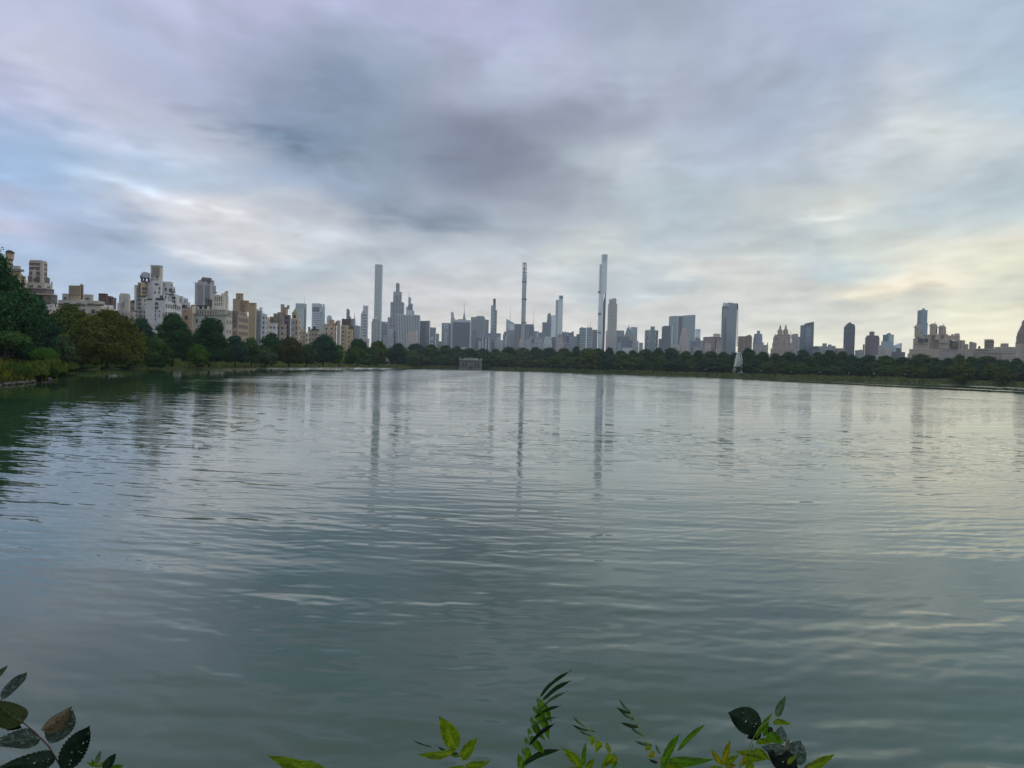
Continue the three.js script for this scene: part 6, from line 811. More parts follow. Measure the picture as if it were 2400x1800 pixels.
// people on the path: one continuous body each, meshed from joined tapered limbs
const BODIES = new Map();
function bodyShape(pose) {                                           // joints in metres, facing +z
  const key = pose.step + ' ' + pose.arm + ' ' + pose.fore; if (BODIES.has(key)) return BODIES.get(key);
  const N = 64, S = 2.0, mc = new MarchingCubes(N, new THREE.MeshBasicMaterial(), false, false, 60000); mc.isolation = 0;
  const bones = [], bone = (a, b, ra, rb, k = 0.05) => bones.push([a, b, ra, rb, k]), s = pose.step, arm = pose.arm;
  const hipL = [-0.09, 0.9, 0], hipR = [0.09, 0.9, 0], neck = [0, 1.46, 0.01];
  bone([0, 0.95, 0], [0, 1.2, 0], 0.135, 0.13); bone([0, 1.2, 0], [0, 1.38, 0], 0.14, 0.125); bone([-0.13, 1.38, 0], [0.13, 1.38, 0], 0.07, 0.07); bone([0, 1.4, 0], [0, 1.53, 0.015], 0.058, 0.052); bone([0, 1.6, 0.02], [0, 1.67, 0.012], 0.085, 0.092, 0.02); bone([0, 1.585, 0.1], [0, 1.6, 0.1], 0.018, 0.014, 0.02);
  for (const [hip, sg] of [[hipL, 1], [hipR, -1]]) { const k = [hip[0], 0.49, sg * s * 0.55 + 0.05], f = [hip[0], 0.09, sg * s]; bone(hip, k, 0.092, 0.062); bone(k, f, 0.06, 0.04); bone([f[0], 0.045, f[2] - 0.04], [f[0], 0.035, f[2] + 0.15], 0.045, 0.036); }
  for (const sg of [-1, 1]) { const sh = [sg * 0.18, 1.37, 0], el = [sg * 0.235, 1.12, sg * arm * 0.4 - 0.03], ha = [sg * 0.23, 1.12 - 0.24 * pose.fore, sg * arm * 0.7 + 0.24 * (1 - pose.fore) + 0.04]; bone(sh, el, 0.052, 0.04, 0.03); bone(el, ha, 0.038, 0.028, 0.02); bone(ha, [ha[0], ha[1] - 0.07, ha[2] + 0.05], 0.03, 0.02, 0.01); }
  for (let z = 0, i = 0; z < N; z++) for (let y = 0; y < N; y++) for (let x = 0; x < N; x++, i++) {
    const X = (x / N * 2 - 1) * S / 2, Y = (y / N * 2 - 1) * S / 2 + 0.92, Zz = (z / N * 2 - 1) * S / 2; let d = 1e3;
    for (const [a, b, ra, rb, k] of bones) { const ax = b[0] - a[0], ay = b[1] - a[1], az = b[2] - a[2], t = clamp(((X - a[0]) * ax + (Y - a[1]) * ay + (Zz - a[2]) * az) / (ax * ax + ay * ay + az * az)), e = Math.hypot(X - a[0] - ax * t, Y - a[1] - ay * t, Zz - a[2] - az * t) - lerp(ra, rb, t), h = clamp(0.5 + 0.5 * (d - e) / k); d = lerp(d, e, h) - k * h * (1 - h); }
    mc.field[i] = -d;
  }
  mc.update(); const n = mc.count, p = mc.positionArray.slice(0, n * 3), nn = mc.normalArray.slice(0, n * 3);
  for (let i = 0; i < n; i++) { p[i * 3] *= S / 2; p[i * 3 + 1] = p[i * 3 + 1] * S / 2 + 0.92; p[i * 3 + 2] *= S / 2; }
  BODIES.set(key, [n, p, nn]); return BODIES.get(key);
}
function bodyGeo(pose, top, legs, skin, hair) {
  const [n, p, nn] = bodyShape(pose), c = new Float32Array(n * 3), col = (h) => new THREE.Color(h).toArray(), T = col(top), L = col(legs), K = col(skin), Hh = col(hair), Sh = col(0x2a2a2c);
  for (let i = 0; i < n; i++) { const [x, y, z] = [p[i * 3], p[i * 3 + 1], p[i * 3 + 2]], v = y > 1.67 || (y > 1.55 && z < 0.0) ? Hh : y > 1.47 ? K : y < 0.11 ? Sh : Math.abs(x) > 0.2 && y < 1.16 ? K : y > 0.93 ? T : pose.shorts && y < 0.5 ? K : L; c.set(v, i * 3); }
  const g = new THREE.BufferGeometry(); g.setAttribute('position', new THREE.BufferAttribute(p, 3)); g.setAttribute('normal', new THREE.BufferAttribute(nn, 3)); g.setAttribute('color', new THREE.BufferAttribute(c, 3)); return g;
}
{
  const SKIN = new THREE.MeshStandardMaterial({ color: 0xffffff, vertexColors: true, roughness: 0.85 }); SKIN.name = 'clothes_and_skin';
  const list = [ // px of the middle, py of the head top, py of the feet, distance, clothes, pose, turn, label
    [11, 829.4, 850.6, 134, 0xe4e2dc, 0x2b2626, { step: 0.18, arm: 0.2, fore: 0.7, shorts: 1 }, 1.2, 'person in a white top and dark shorts, leftmost of the walkers'],
    [18.6, 829.6, 851, 131, 0xd8cfc0, 0x4a3029, { step: -0.16, arm: -0.2, fore: 0.8, shorts: 1 }, 1.4, 'person in a pale top and brown shorts, second walker from the left edge'],
    [29.8, 829, 850, 134, 0xeceae6, 0x26262c, { step: 0.16, arm: 0.2, fore: 0.6 }, 1.3, 'person in a bright white shirt and dark trousers, third walker from the left edge'],
    [47, 828, 849, 138, 0xdcdedd, 0x22242a, { step: 0.12, arm: 0.16, fore: 0.9 }, 1.6, 'person in a white shirt beside a dark-clad walker, behind the iron fence'],
    [52, 825.6, 848.6, 139, 0x1f2024, 0x1c1d22, { step: 0.18, arm: 0.2, fore: 0.7 }, -1.5, 'person dressed all in black among the walkers, behind the iron fence'],
    [57.4, 830, 850, 140, 0xcfc9bd, 0x2a2a30, { step: -0.16, arm: -0.2, fore: 0.8, shorts: 1 }, 1.2, 'person in a cream top near the right end of the iron fence'],
    [74.8, 831.4, 850.6, 142, 0xc8ccd0, 0x2e3036, { step: 0.16, arm: 0.2, fore: 0.6 }, 1.3, 'person in pale grey, rightmost walker beside the bright green shrub'],
    [263, 834.6, 845, 262, 0xd9d6d2, 0x33353a, { step: 0.12, arm: 0.16, fore: 0.9 }, 1.2, 'person in white on the path below the yellow-green tree'],
    [274.6, 836, 845, 265, 0xa89c90, 0x2d2d33, { step: 0.18, arm: 0.2, fore: 0.7 }, 1.2, 'person in tan on the path below the yellow-green tree'],
    [325, 837, 843.4, 300, 0xc9d2b8, 0x2e3036, { step: -0.16, arm: -0.2, fore: 0.8 }, 1.2, 'person in a light green top on the path by the dark bank shrub'],
    [408.4, 838, 846, 330, 0xb9bdbb, 0x33363a, { step: 0.16, arm: 0.2, fore: 0.6 }, 1.2, 'person in grey on the path below the dark round-topped tree'],
    [599, 842, 848, 420, 0xbfc4c4, 0x3a3d42, { step: 0.12, arm: 0.16, fore: 0.9 }, 1.1, 'person in pale grey on the path left of the plume shrub'],
    [1516, 867.2, 872.4, 640, 0x9aa09c, 0x4a4d50, { step: 0.18, arm: 0.2, fore: 0.7 }, 1.2, 'person in grey on the far path below the diagrid tower'],
    [1549, 866.8, 872.4, 640, 0xc2c4ba, 0x55585c, { step: -0.16, arm: -0.2, fore: 0.8 }, 1.2, 'person in pale clothes on the far path below the dark ribbed tower'],
    [1602.4, 868, 873.6, 640, 0xd4d0c8, 0x4c4a4c, { step: 0.16, arm: 0.2, fore: 0.6 }, 1.2, 'person in white on the far path left of three others'],
    [1611, 868.6, 874.2, 640, 0xb7a698, 0x6a5f58, { step: 0.12, arm: 0.16, fore: 0.9 }, 1.2, 'person in tan, left of the three standing together on the far path'],
    [1615.6, 868.8, 874.4, 641, 0xa08f84, 0x5a5250, { step: 0.18, arm: 0.2, fore: 0.7 }, 0.6, 'person in brown, middle of the three standing together on the far path'],
    [1620.4, 869, 874.4, 642, 0xb9a48e, 0x4f4d50, { step: -0.16, arm: -0.2, fore: 0.8 }, -0.8, 'person in light tan, right of the three standing together on the far path'],
  ];
  for (const [x, y0, y1, z, top, legs, pose, turn, label] of list) {
    const head = at(x, y0, z), gy = landY(head.x, head.z) + 0.03, h = clamp(head.y - gy, 1.55, 1.95), m = mesh('person', bodyGeo(pose, top, legs, 0xb98d72, [0x2b211b, 0x4a3526, 0x6b5138][Math.round(x) % 3]), SKIN); m.position.set(head.x, gy, head.z); m.scale.setScalar(h / 1.76); m.rotation.y = turn; tag(m, label, 'person');
  }
}
{ // gulls resting on the calm strip at the right
  const GM = new THREE.MeshStandardMaterial({ color: 0xe3e1dc, roughness: 0.8 }), WM = new THREE.MeshStandardMaterial({ color: 0x8d9196, roughness: 0.8 }), BM = new THREE.MeshStandardMaterial({ color: 0xc9a044, roughness: 0.6 }); GM.name = 'white_feathers'; WM.name = 'grey_feathers'; BM.name = 'yellow_bill';
  const body = new THREE.SphereGeometry(1, 16, 10), a = body.attributes.position; for (let i = 0; i < a.count; i++) { let x = a.getX(i), y = a.getY(i), z = a.getZ(i); const tail = clamp(-x), neck = smooth(0.45, 1, x); a.setXYZ(i, x * 0.27 - tail * 0.05, (y * 0.1 * (1 - 0.55 * tail)) + 0.06 + 0.07 * tail + neck * 0.16, z * 0.11 * (1 - 0.7 * tail) * (1 - 0.35 * neck)); } body.computeVertexNormals();
  const head = new THREE.SphereGeometry(0.058, 10, 8); head.translate(0.26, 0.26, 0); const wing = new THREE.SphereGeometry(1, 10, 6); wing.scale(0.24, 0.05, 0.035); const bill = new THREE.ConeGeometry(0.016, 0.08, 6); bill.rotateZ(-PI / 2); bill.translate(0.35, 0.25, 0);
  let first; const spots = [[2338, 910.6], [2344, 911], [2349, 911.4], [2368, 912], [2374.4, 911.6], [2387, 913], [2392.6, 913.4], [2398, 913.2]];
  spots.forEach(([x, y], i) => { const p = onWater(x, y); let t; if (!first) { t = first = thing('gull', '', 'gull'); const bd = mesh('body', body, GM, t); mesh('head', head, GM, t); mesh('bill', bill, BM, t); for (const s of [-1, 1]) { const w = mesh('wing', wing, WM, t); w.position.set(-0.05, 0.12, s * 0.1); w.rotation.z = -0.15; } } else { t = first.clone(); t.name = numbered('gull'); scene.add(t); } t.position.set(p.x, 0, p.z); t.rotation.y = i * 1.7; t.scale.setScalar(1.0); tag(t, 'white gull resting on the calm strip of water at the right edge', 'gull', 'gulls on the water at the right edge'); });
}
// ---------------------------------------------------------------- gatehouse, fountain, lamps, people, gulls
{
  const b = B('stone_gatehouse', 'small grey stone gatehouse with a hipped roof standing at the far waterline, centre', 772, 0x908c8b, { cat: 'gatehouse' }), L = paint(0xaaa6a2), R = paint(0x7a837e);
  b.box('wall', 1077, 1129.6, 846, 861, { d: 16 }).box('plinth', 1075.6, 1130.4, 861, 869, { dz: -1, d: 18, m: paint(0x979290) }).box('string_course', 1076, 1130, 860.2, 861.4, { dz: -1.3, d: 18, m: paint(0x5d595a) }).box('cornice', 1076, 1130.4, 844.6, 846.2, { dz: -1, d: 18, m: paint(0x6f6b6b) });
  b.frus('hip_roof', 1079, 1127.6, 1089, 1117.6, 839, 845, { dz: -0.4, d: 17, m: R });
  b.box('left_tower', 1077, 1081.6, 840, 845, { dz: 1, d: 4, m: L }).box('tower_cap', 1076.6, 1080, 838, 840.4, { dz: 0.8, d: 4.4, m: L }).box('right_tower', 1126.4, 1130, 841, 846, { dz: 1, d: 4, m: L }).cyl('tower_dome', 1126.4, 1130, 839, 841.4, { dz: 1, n: 10, top: 0.5, m: L }).box('parapet', 1081, 1083.6, 842, 845, { dz: 0, d: 2, m: L }).box('parapet', 1123.6, 1126.4, 842.4, 846, { dz: 0, d: 2, m: L }).box('roof_hatch', 1102.4, 1106, 837.2, 840.4, { dz: 4, d: 4, m: R });
  b.box('corner_pier', 1076.8, 1081.8, 846, 861, { dz: -0.5, d: 1 }).box('corner_pier', 1126, 1129.8, 846.4, 861.4, { dz: -0.5, d: 1 });
  for (const [x, y] of [[1084.2, 851], [1091, 851], [1113, 851.6], [1120, 852.2]]) b.win(x - 0.4, x + 2.6, y, y + 7.6, { m: COL.dark });
  b.box('door', 1101.6, 1104.6, 855, 860.4, { dz: -0.2, d: 0.4, m: paint(0x6a6668) }).box('landing', 1098.6, 1107.6, 860.6, 863.6, { dz: -2.4, d: 1.6, m: paint(0x55525a) });
  b.frame = paint(0x3a3839); b.done();
}
{ // fountain: a nozzle raft, the rising jet, and the spray that blows and falls to the left
  const Z = 575, A = at(1738.6, 885, Z), P = at(1731, 826, Z), E = at(1719.5, 885, Z), top = P.y, f = thing('fountain_jet', 'tall white fountain jet rising from the water near the right shore', 'fountain', [A.x, 0, -Z]), r = rng(88);
  const W = new THREE.MeshPhysicalMaterial({ color: 0xf4f7f8, roughness: 0.7, transmission: 0.1, thickness: 0 }); W.name = 'water_drops';
  const nozzle = new THREE.CylinderGeometry(0.5, 0.9, 0.7, 12); nozzle.translate(0, 0.2, 0); mesh('nozzle', nozzle, paint(0x4c4f52, 0.6), f);
  const path = (t, spread) => { const rising = t < 0.5, q = rising ? t * 2 : t * 2 - 1, x = rising ? (P.x - A.x) * Math.pow(q, 3) : lerp(P.x - A.x, E.x - A.x, Math.pow(q, 0.95)), y = rising ? 1 - Math.pow(1 - q, 1.9) : 1 - Math.pow(q, 1.8), s = spread * (0.35 + 0.65 * (1 - y)); return [x + (r() + r() - 1) * s, top * y, (r() + r() - 1) * s]; };
  const drops = (n, t0, t1, spread, size) => { const p = [], nn = []; for (let i = 0; i < n; i++) { const [x, y, z] = path(lerp(t0, t1, r()), spread(r())), s = size * (0.5 + r()), l = s * (2.2 + 2 * r()), k = [[x, y + l, z], [x + s, y, z], [x, y, z + s], [x - s, y, z], [x, y, z - s], [x, y - l, z]]; for (const [a, b, c] of [[0, 2, 1], [0, 3, 2], [0, 4, 3], [0, 1, 4], [5, 1, 2], [5, 2, 3], [5, 3, 4], [5, 4, 1]]) p.push(...k[a], ...k[b], ...k[c]); } return raw(p); };
  mesh('rising_jet', drops(7500, 0, 0.53, () => 0.36, 0.1), W, f).userData.kind = 'stuff';
  mesh('falling_spray', drops(5200, 0.46, 1, (q) => 0.6 + 1.6 * q, 0.075), W, f).userData.kind = 'stuff';
  { const p = [], q = rng(5); for (let i = 0; i < 7000; i++) { const y = top * 0.92 * Math.pow(q(), 1.2), a = 1 - y / top, x = lerp(lerp(P.x - A.x, E.x - A.x, Math.pow(a, 0.75)), (P.x - A.x) * Math.pow(1 - a, 3), q()), z = (q() - 0.5) * 2.4 * a, s = 0.03 + 0.035 * q(); p.push(x - s, y, z, x + s, y, z, x, y + s * 5, z, x, y, z - s, x, y, z + s, x, y + s * 5, z); } mesh('mist', raw(p), W, f).userData.kind = 'stuff'; }
}
{ // path lamps: a dark post under a white globe
  const P = paint(0x1e2022, 0.6, 0.3, null), G = new THREE.MeshStandardMaterial({ color: 0xf1f1ec, roughness: 0.35 }); G.name = 'lamp_globe';
  const lathe = new THREE.LatheGeometry([[0.22, -0.4], [0.22, 0.25], [0.1, 0.45], [0.06, 1], [0.05, 3.5], [0.13, 3.6], [0.13, 3.7], [0, 3.72]].map(([x, y]) => new THREE.Vector2(x, y)), 10), globe = new THREE.LatheGeometry([[0.02, 3.7], [0.2, 3.74], [0.33, 3.95], [0.34, 4.15], [0.22, 4.4], [0.07, 4.5], [0.03, 4.62], [0, 4.64]].map(([x, y]) => new THREE.Vector2(x, y)), 12);
  const spots = [[641, 838.6, 'below the cream house row'], [824, 844.4, 'below the striped pale tower'], [904, 847.4, 'left of the gatehouse, below the tall grid tower'], [1072, 852.6, 'just left of the gatehouse'], [1136, 854.2, 'just right of the gatehouse'], [1193.6, 855.2, 'below the slanted glass tower'], [1291, 857, 'below the dome-topped tower'], [1339, 858.2, 'below the dark stepped block'], [1396, 859.6, 'just left of the tallest tower'], [1457, 861.2, 'below the plain grey slab'], [1653, 866, 'left of the serrated glass tower'],
    [1715.4, 867.2, 'beside the fountain on its left'], [1784, 869, 'right of the fountain'], [1854, 870.8, 'below the twin spires'], [1922, 872.4, 'below the mansard block'], [1989, 873.8, 'below the dark flat-topped tower'], [2048.4, 875.2, 'below the brown ribbed tower'], [2122, 877.4, 'below the left end of the domed palace'], [2243, 885.4, 'at the right, below the far houses']];
  let first;
  spots.forEach(([x, y, where], i) => {
    const z = SHORE_Z(x) + 10, p = at(x, y, z), g = landY(p.x, p.z), s = (p.y - g) / 4.1;
    let t; if (!first) { t = first = thing('street_lamp', '', 'street lamp'); mesh('post', lathe, P, t); mesh('globe', globe, G, t); } else { t = first.clone(); t.name = numbered('street_lamp'); scene.add(t); }
    t.position.set(p.x, g, p.z); t.scale.setScalar(clamp(s, 0.6, 1.5)); tag(t, 'white globed path lamp ' + where, 'street lamp', 'white globe lamps along the reservoir path');
  });
}
// ---------------------------------------------------------------- plants on the bank at our feet, reaching into the bottom of the view
function leafTexture(seed, o) {
  const W = 128, H = 256, d = new Uint8Array(W * H * 4), r = rng(seed), holes = Array.from({ length: o.holes ?? 0 }, () => [0.12 + 0.76 * r(), 0.1 + 0.75 * r(), 0.009 + 0.015 * r(), 0.6 + 0.8 * r()]);
  for (let y = 0; y < H; y++) for (let x = 0; x < W; x++) {
    const u = Math.abs(x / W - 0.5) * 2, v = y / H, vein = Math.abs(((v * (o.veins ?? 9) - u * 2.2) % 1 + 1) % 1 - 0.5), rib = smooth(0.07, 0.02, u), side = smooth(0.07, 0.0, vein) * 0.5 * (1 - rib), n = fbm(x / 26, y / 26, 4, seed), m = fbm(x / 9, y / 9, 3, seed + 5);
    const k = 0.8 + 0.28 * n + 0.14 * m + (0.26 * rib + 0.2 * side) * (o.pale ?? 1), spot = smooth(o.spotFrom ?? 9, (o.spotFrom ?? 9) + 0.18, n + 0.6 * m), q = (y * W + x) * 4;
    for (let c = 0; c < 3; c++) d[q + c] = clamp(lerp(k, k * (o.spot ?? [1, 1, 1])[c], spot) * 0.72, 0, 1) * 255;
    d[q + 3] = holes.some(([a, b, s, e]) => Math.hypot((x / W - a) * 0.8 * e, y / H - b) + 0.006 * m < s) ? 0 : 255;
  }
  const t = new THREE.DataTexture(d, W, H); t.magFilter = THREE.LinearFilter; t.colorSpace = THREE.SRGBColorSpace; t.needsUpdate = true; return t;
}
const leafMat = (hex, tex, through, rough = 0.6) => { const m = new THREE.MeshPhysicalMaterial({ color: hex, map: tex, roughness: rough, transmission: through, thickness: 0, side: THREE.DoubleSide, alphaTest: 0.5, specularIntensity: 0.25 }); m.name = 'leaf_blade'; m.color.multiplyScalar(1.9); return m; };
const LT = { plain: leafTexture(3, { veins: 10, pale: 0.7 }), elm: leafTexture(8, { veins: 12, holes: 6, spotFrom: 0.5, spot: [1.35, 1.3, 1.2] }), elm2: leafTexture(15, { veins: 12, holes: 8, spotFrom: 0.55, spot: [1.3, 1.3, 1.2] }), brown: leafTexture(21, { veins: 11, pale: 1.4, spotFrom: 0.1, spot: [0.68, 0.6, 0.44] }), worn: leafTexture(29, { veins: 12, spotFrom: 0.3, spot: [1.4, 1.36, 1.34] }) };
const LM = { lime: leafMat(0x8aa80c, LT.plain, 0.6, 0.95), spring: leafMat(0x659a14, LT.plain, 0.6, 0.95), yellow: leafMat(0xa3a510, LT.plain, 0.6, 0.95), blade: leafMat(0x2c4a22, LT.plain, 0.3, 0.8), pale: leafMat(0x5f7a55, LT.plain, 0.35, 0.8), dark: leafMat(0x1c3822, LT.elm, 0.12), dark2: leafMat(0x1a3420, LT.elm2, 0.12), grey: leafMat(0x55695f, LT.worn, 0.2), brown: leafMat(0x7d7258, LT.brown, 0.25), olive: leafMat(0x3a4a16, LT.brown, 0.25), black: leafMat(0x111f17, LT.elm, 0.08) };
const PLANT_Z = 1.55;
function leafGeo(b, t, wpx, o = {}) {
  const zb = PLANT_Z + (o.z ?? 0), zt = zb + (o.zt ?? 0.02), Bp = at(...b, zb), T = at(...t, zt), axis = T.clone().sub(Bp), len = axis.length(), view = Bp.clone().add(T).multiplyScalar(0.5).sub(camera.position).normalize(), dir = axis.clone().normalize();
  const side = new THREE.Vector3().crossVectors(dir, view).normalize().applyAxisAngle(dir, o.roll ?? 0.3), nrm = new THREE.Vector3().crossVectors(side, dir), w = wpx / LENS * zb / Math.max(0.5, Math.cos(o.roll ?? 0.3)), fold = o.fold ?? 0.35, m0 = !o.teeth, curl = (o.curl ?? 0.06) * len, NY = o.teeth ? 40 : 16, NX = 8, p = [], uv = [], idx = [], shape = o.shape ?? 0.75, wave = o.wave ?? 0.02;
  for (let j = 0; j <= NY; j++) for (let i = 0; i <= NX; i++) {
    const v = j / NY, u = i / NX * 2 - 1; let half = w / 2 * (m0 ? 0.86 : 1) * Math.pow(Math.sin(PI * Math.pow(clamp(v, 0.004, 0.996), shape)), o.pow ?? 0.95) * (v > 0.8 ? 1 - 0.35 * smooth(0.8, 1, v) : 1);
    if (o.teeth) half *= 1 + 0.17 * ((v * o.teeth) % 1) * (Math.abs(u) > 0.9 ? 1 : 0.4) - 0.05;
    const q = Bp.clone().addScaledVector(axis, v).addScaledVector(side, u * half * Math.cos(fold)).addScaledVector(nrm, Math.abs(u) * half * Math.sin(fold) + curl * Math.sin(PI * v) - (o.droop ?? 0) * len * v * v + wave * len * Math.sin(v * 9 + u * 2) * Math.abs(u)).addScaledVector(side, (o.bend ?? 0) * len * Math.sin(PI * v));
    p.push(q.x, q.y, q.z); uv.push(u * 0.5 + 0.5, v);
  }
  for (let j = 0; j < NY; j++) for (let i = 0; i < NX; i++) { const a = j * (NX + 1) + i; idx.push(a, a + 1, a + NX + 1, a + 1, a + NX + 2, a + NX + 1); }
  const g = new THREE.BufferGeometry(); g.setAttribute('position', new THREE.Float32BufferAttribute(p, 3)); g.setAttribute('uv', new THREE.Float32BufferAttribute(uv, 2)); g.setIndex(idx); g.computeVertexNormals(); return g;
}
function plant(name, label, stems, leaves, stemHex) {
  const root = at(stems[0][0][0], stems[0][0][1], PLANT_Z), o = [root.x, 1.3, root.z], t = thing(name, label, 'plant', o), S = new THREE.MeshStandardMaterial({ color: stemHex, roughness: 0.7 }); S.name = 'stem_skin';
  stems.forEach((pts, i) => { const v = pts.map(([x, y, dz = 0]) => at(x, y, PLANT_Z + dz)); const r = (pts.r ?? 2) / LENS * PLANT_Z / 2; if (i === 0) v.unshift(new THREE.Vector3(v[0].x - 0.03, 1.25, v[0].z + 0.1), new THREE.Vector3(v[0].x - 0.01, (v[0].y + 1.3) / 2, v[0].z + 0.04)); const curve = new THREE.CatmullRomCurve3(v), g = new THREE.TubeGeometry(curve, 36, r, 7); const pp = g.attributes.position, c = new THREE.Vector3(); for (let k = 0; k < pp.count; k++) { const f = Math.floor(k / 8) / 36; curve.getPointAt(f, c); const s = lerp(1.25, 0.5, f); pp.setXYZ(k, c.x + (pp.getX(k) - c.x) * s, c.y + (pp.getY(k) - c.y) * s, c.z + (pp.getZ(k) - c.z) * s); } g.translate(-o[0], -o[1], -o[2]); mesh('stem', g, S, t); });
  for (const [b, e, w, m, opt] of leaves) { const g = leafGeo(b, e, w, opt); g.translate(-o[0], -o[1], -o[2]); mesh('leaf', g, LM[m], t); }
  return t;
}
const stem = (r, ...pts) => Object.assign(pts, { r });
const EL = { teeth: 13, shape: 0.72, fold: 0.28, pow: 0.8 };
plant('elm_sapling', 'dark saw-toothed worn leaves on a reddish twig in the bottom left corner', [stem(6, [150, 1812], [132, 1782], [114, 1749], [90, 1729], [76, 1709], [53, 1692], [22, 1668, 0.03], [2, 1640, 0.05])], [
  [[96, 1710], [168, 1656], 44, 'brown', { ...EL, fold: 0.6, roll: -0.5, curl: 0.12, z: -0.01 }], [[117, 1742], [171, 1664], 62, 'grey', { ...EL, roll: 0.35, fold: 0.5, z: 0.02, bend: -0.08 }], [[92, 1731], [-24, 1744], 44, 'grey', { ...EL, roll: -0.25, fold: 0.25 }], [[128, 1776], [-6, 1798], 46, 'dark', { ...EL, roll: 0.1, z: -0.02, curl: 0.1 }],
  [[150, 1808], [210, 1700], 56, 'dark2', { ...EL, roll: 0.25, z: -0.015 }], [[53, 1693], [-14, 1642], 60, 'olive', { ...EL, roll: 0.3 }], [[6, 1640], [64, 1574], 34, 'grey', { ...EL, roll: 0.7, fold: 0.7, bend: -0.16, z: 0.04 }], [[-22, 1606], [20, 1558], 14, 'pale', { ...EL, roll: 0.5, z: 0.05 }], [[30, 1690], [16, 1712], 46, 'black', { ...EL, z: 0.03 }]], 0x4a2a24);
plant('sprig', 'small yellow-green leaf sprig low in the bottom left, beside the worn saw-toothed leaves', [stem(3, [238, 1815], [228, 1796], [224, 1788])], [
  [[226, 1792], [237, 1757], 14, 'pale', { roll: 0.2 }], [[226, 1793], [203, 1787], 12, 'lime', {}], [[228, 1797], [214, 1779], 12, 'spring', {}], [[228, 1798], [262, 1782], 12, 'lime', {}], [[244, 1808], [272, 1765], 22, 'dark', { ...EL, z: -0.02 }], [[250, 1812], [291, 1793], 18, 'spring', { teeth: 9 }]], 0x5d7426);
plant('single_leaf_shoot', 'single yellow-green pointed leaf at the bottom edge, left of centre', [stem(3, [790, 1830], [768, 1812])], [[[768, 1814], [622, 1769], 40, 'lime', { roll: 0.2, shape: 0.62, curl: 0.1, teeth: 22 }], [[764, 1812], [722, 1780], 18, 'spring', { z: 0.03 }]], 0x6d7d2c);
plant('ash_sapling', 'yellow-green sapling with one upright pointed leaf and spreading side leaves, bottom centre-left', [stem(3.4, [1094, 1812], [1084, 1782], [1076, 1768], [1070, 1755])], [
  [[1070, 1757], [1028, 1677], 50, 'lime', { roll: -0.25, shape: 0.66, fold: 0.3 }], [[1082, 1781], [1119, 1727], 34, 'lime', { roll: 0.2, shape: 0.66 }], [[1069, 1756], [974, 1768], 24, 'lime', { roll: 0.45, curl: 0.14 }], [[1074, 1766], [1022, 1748], 8, 'blade', { z: 0.04, roll: 0.9 }], [[1078, 1772], [1050, 1765], 10, 'spring', { z: 0.03 }], [[1012, 1751], [964, 1734], 4, 'blade', { z: 0.05 }], [[1088, 1797], [950, 1803], 26, 'lime', { roll: 0.5, curl: 0.12 }], [[1089, 1798], [1150, 1784], 26, 'lime', { roll: -0.3 }]], 0x8a8a4a);
plant('arching_sapling', 'tall feathered shoot with paired narrow blades slanting up to the right, bottom centre', [stem(4, [1217, 1815], [1222, 1786], [1232, 1748], [1243, 1706], [1256, 1664], [1267, 1630])], [
  [[1266, 1632], [1340, 1570], 10, 'blade', { roll: 0.7 }], [[1268, 1634], [1292, 1596], 9, 'pale', { z: 0.03 }], [[1272, 1641], [1341, 1593], 13, 'blade', { roll: 0.6 }], [[1260, 1668], [1331, 1619], 8, 'pale', { roll: 0.8 }], [[1254, 1682], [1317, 1653], 9, 'blade', { roll: 0.8 }], [[1246, 1704], [1309, 1680], 7, 'pale', { roll: 0.9 }], [[1240, 1746], [1304, 1693], 12, 'black', { roll: 0.6, z: -0.02 }], [[1226, 1792], [1318, 1756], 18, 'blade', { roll: 0.5, curl: 0.12 }],
  [[1262, 1640], [1294, 1698], 20, 'spring', { roll: 0.5 }], [[1258, 1662], [1288, 1738], 24, 'spring', { roll: 0.5 }], [[1250, 1690], [1278, 1736], 22, 'spring', { roll: -0.4, z: 0.02 }], [[1246, 1736], [1277, 1769], 24, 'spring', { roll: 0.3 }], [[1236, 1752], [1232, 1800], 22, 'spring', { roll: 0.4, z: 0.01 }], [[1224, 1806], [1214, 1766], 24, 'spring', { roll: -0.3, z: 0.02 }],
  ...[[1262, 1636], [1254, 1656], [1247, 1682], [1241, 1708], [1234, 1730], [1228, 1756]].map(([x, y], i) => [[x + 4, y + 12], [x - 3, y - 2], 12, 'spring', { z: -0.01, roll: 0.4, pow: 0.6 }]), ...[[1262, 1650], [1256, 1676], [1250, 1700], [1243, 1726]].map(([x, y]) => [[x, y], [x + 20, y + 30], 20, 'spring', { z: 0.015, roll: 0.2 }])], 0x6f7c34);
plant('drooping_shoot', 'slim shoot leaning left with pale folded tip leaves above yellow-green ones, bottom right of centre', [stem(3.6, [1464, 1812], [1446, 1782], [1422, 1756], [1396, 1726], [1372, 1700], [1352, 1685])], [
  [[1372, 1702], [1341, 1678], 8, 'pale', { roll: 0.5 }], [[1378, 1712], [1338, 1697], 7, 'blade', { roll: 0.6 }], [[1385, 1724], [1355, 1710], 7, 'pale', { roll: 0.5 }], [[1378, 1712], [1397, 1716], 6, 'pale', {}], [[1386, 1724], [1387, 1750], 15, 'lime', { fold: 0.2 }], [[1402, 1738], [1396, 1765], 24, 'lime', { shape: 0.6 }], [[1424, 1752], [1423, 1738], 10, 'lime', {}], [[1430, 1764], [1422, 1738], 14, 'lime', {}], [[1434, 1766], [1408, 1802], 24, 'lime', {}], [[1438, 1768], [1438, 1806], 20, 'spring', { z: 0.02 }], [[1444, 1776], [1424, 1790], 12, 'yellow', { z: -0.01 }]], 0x7f8434);
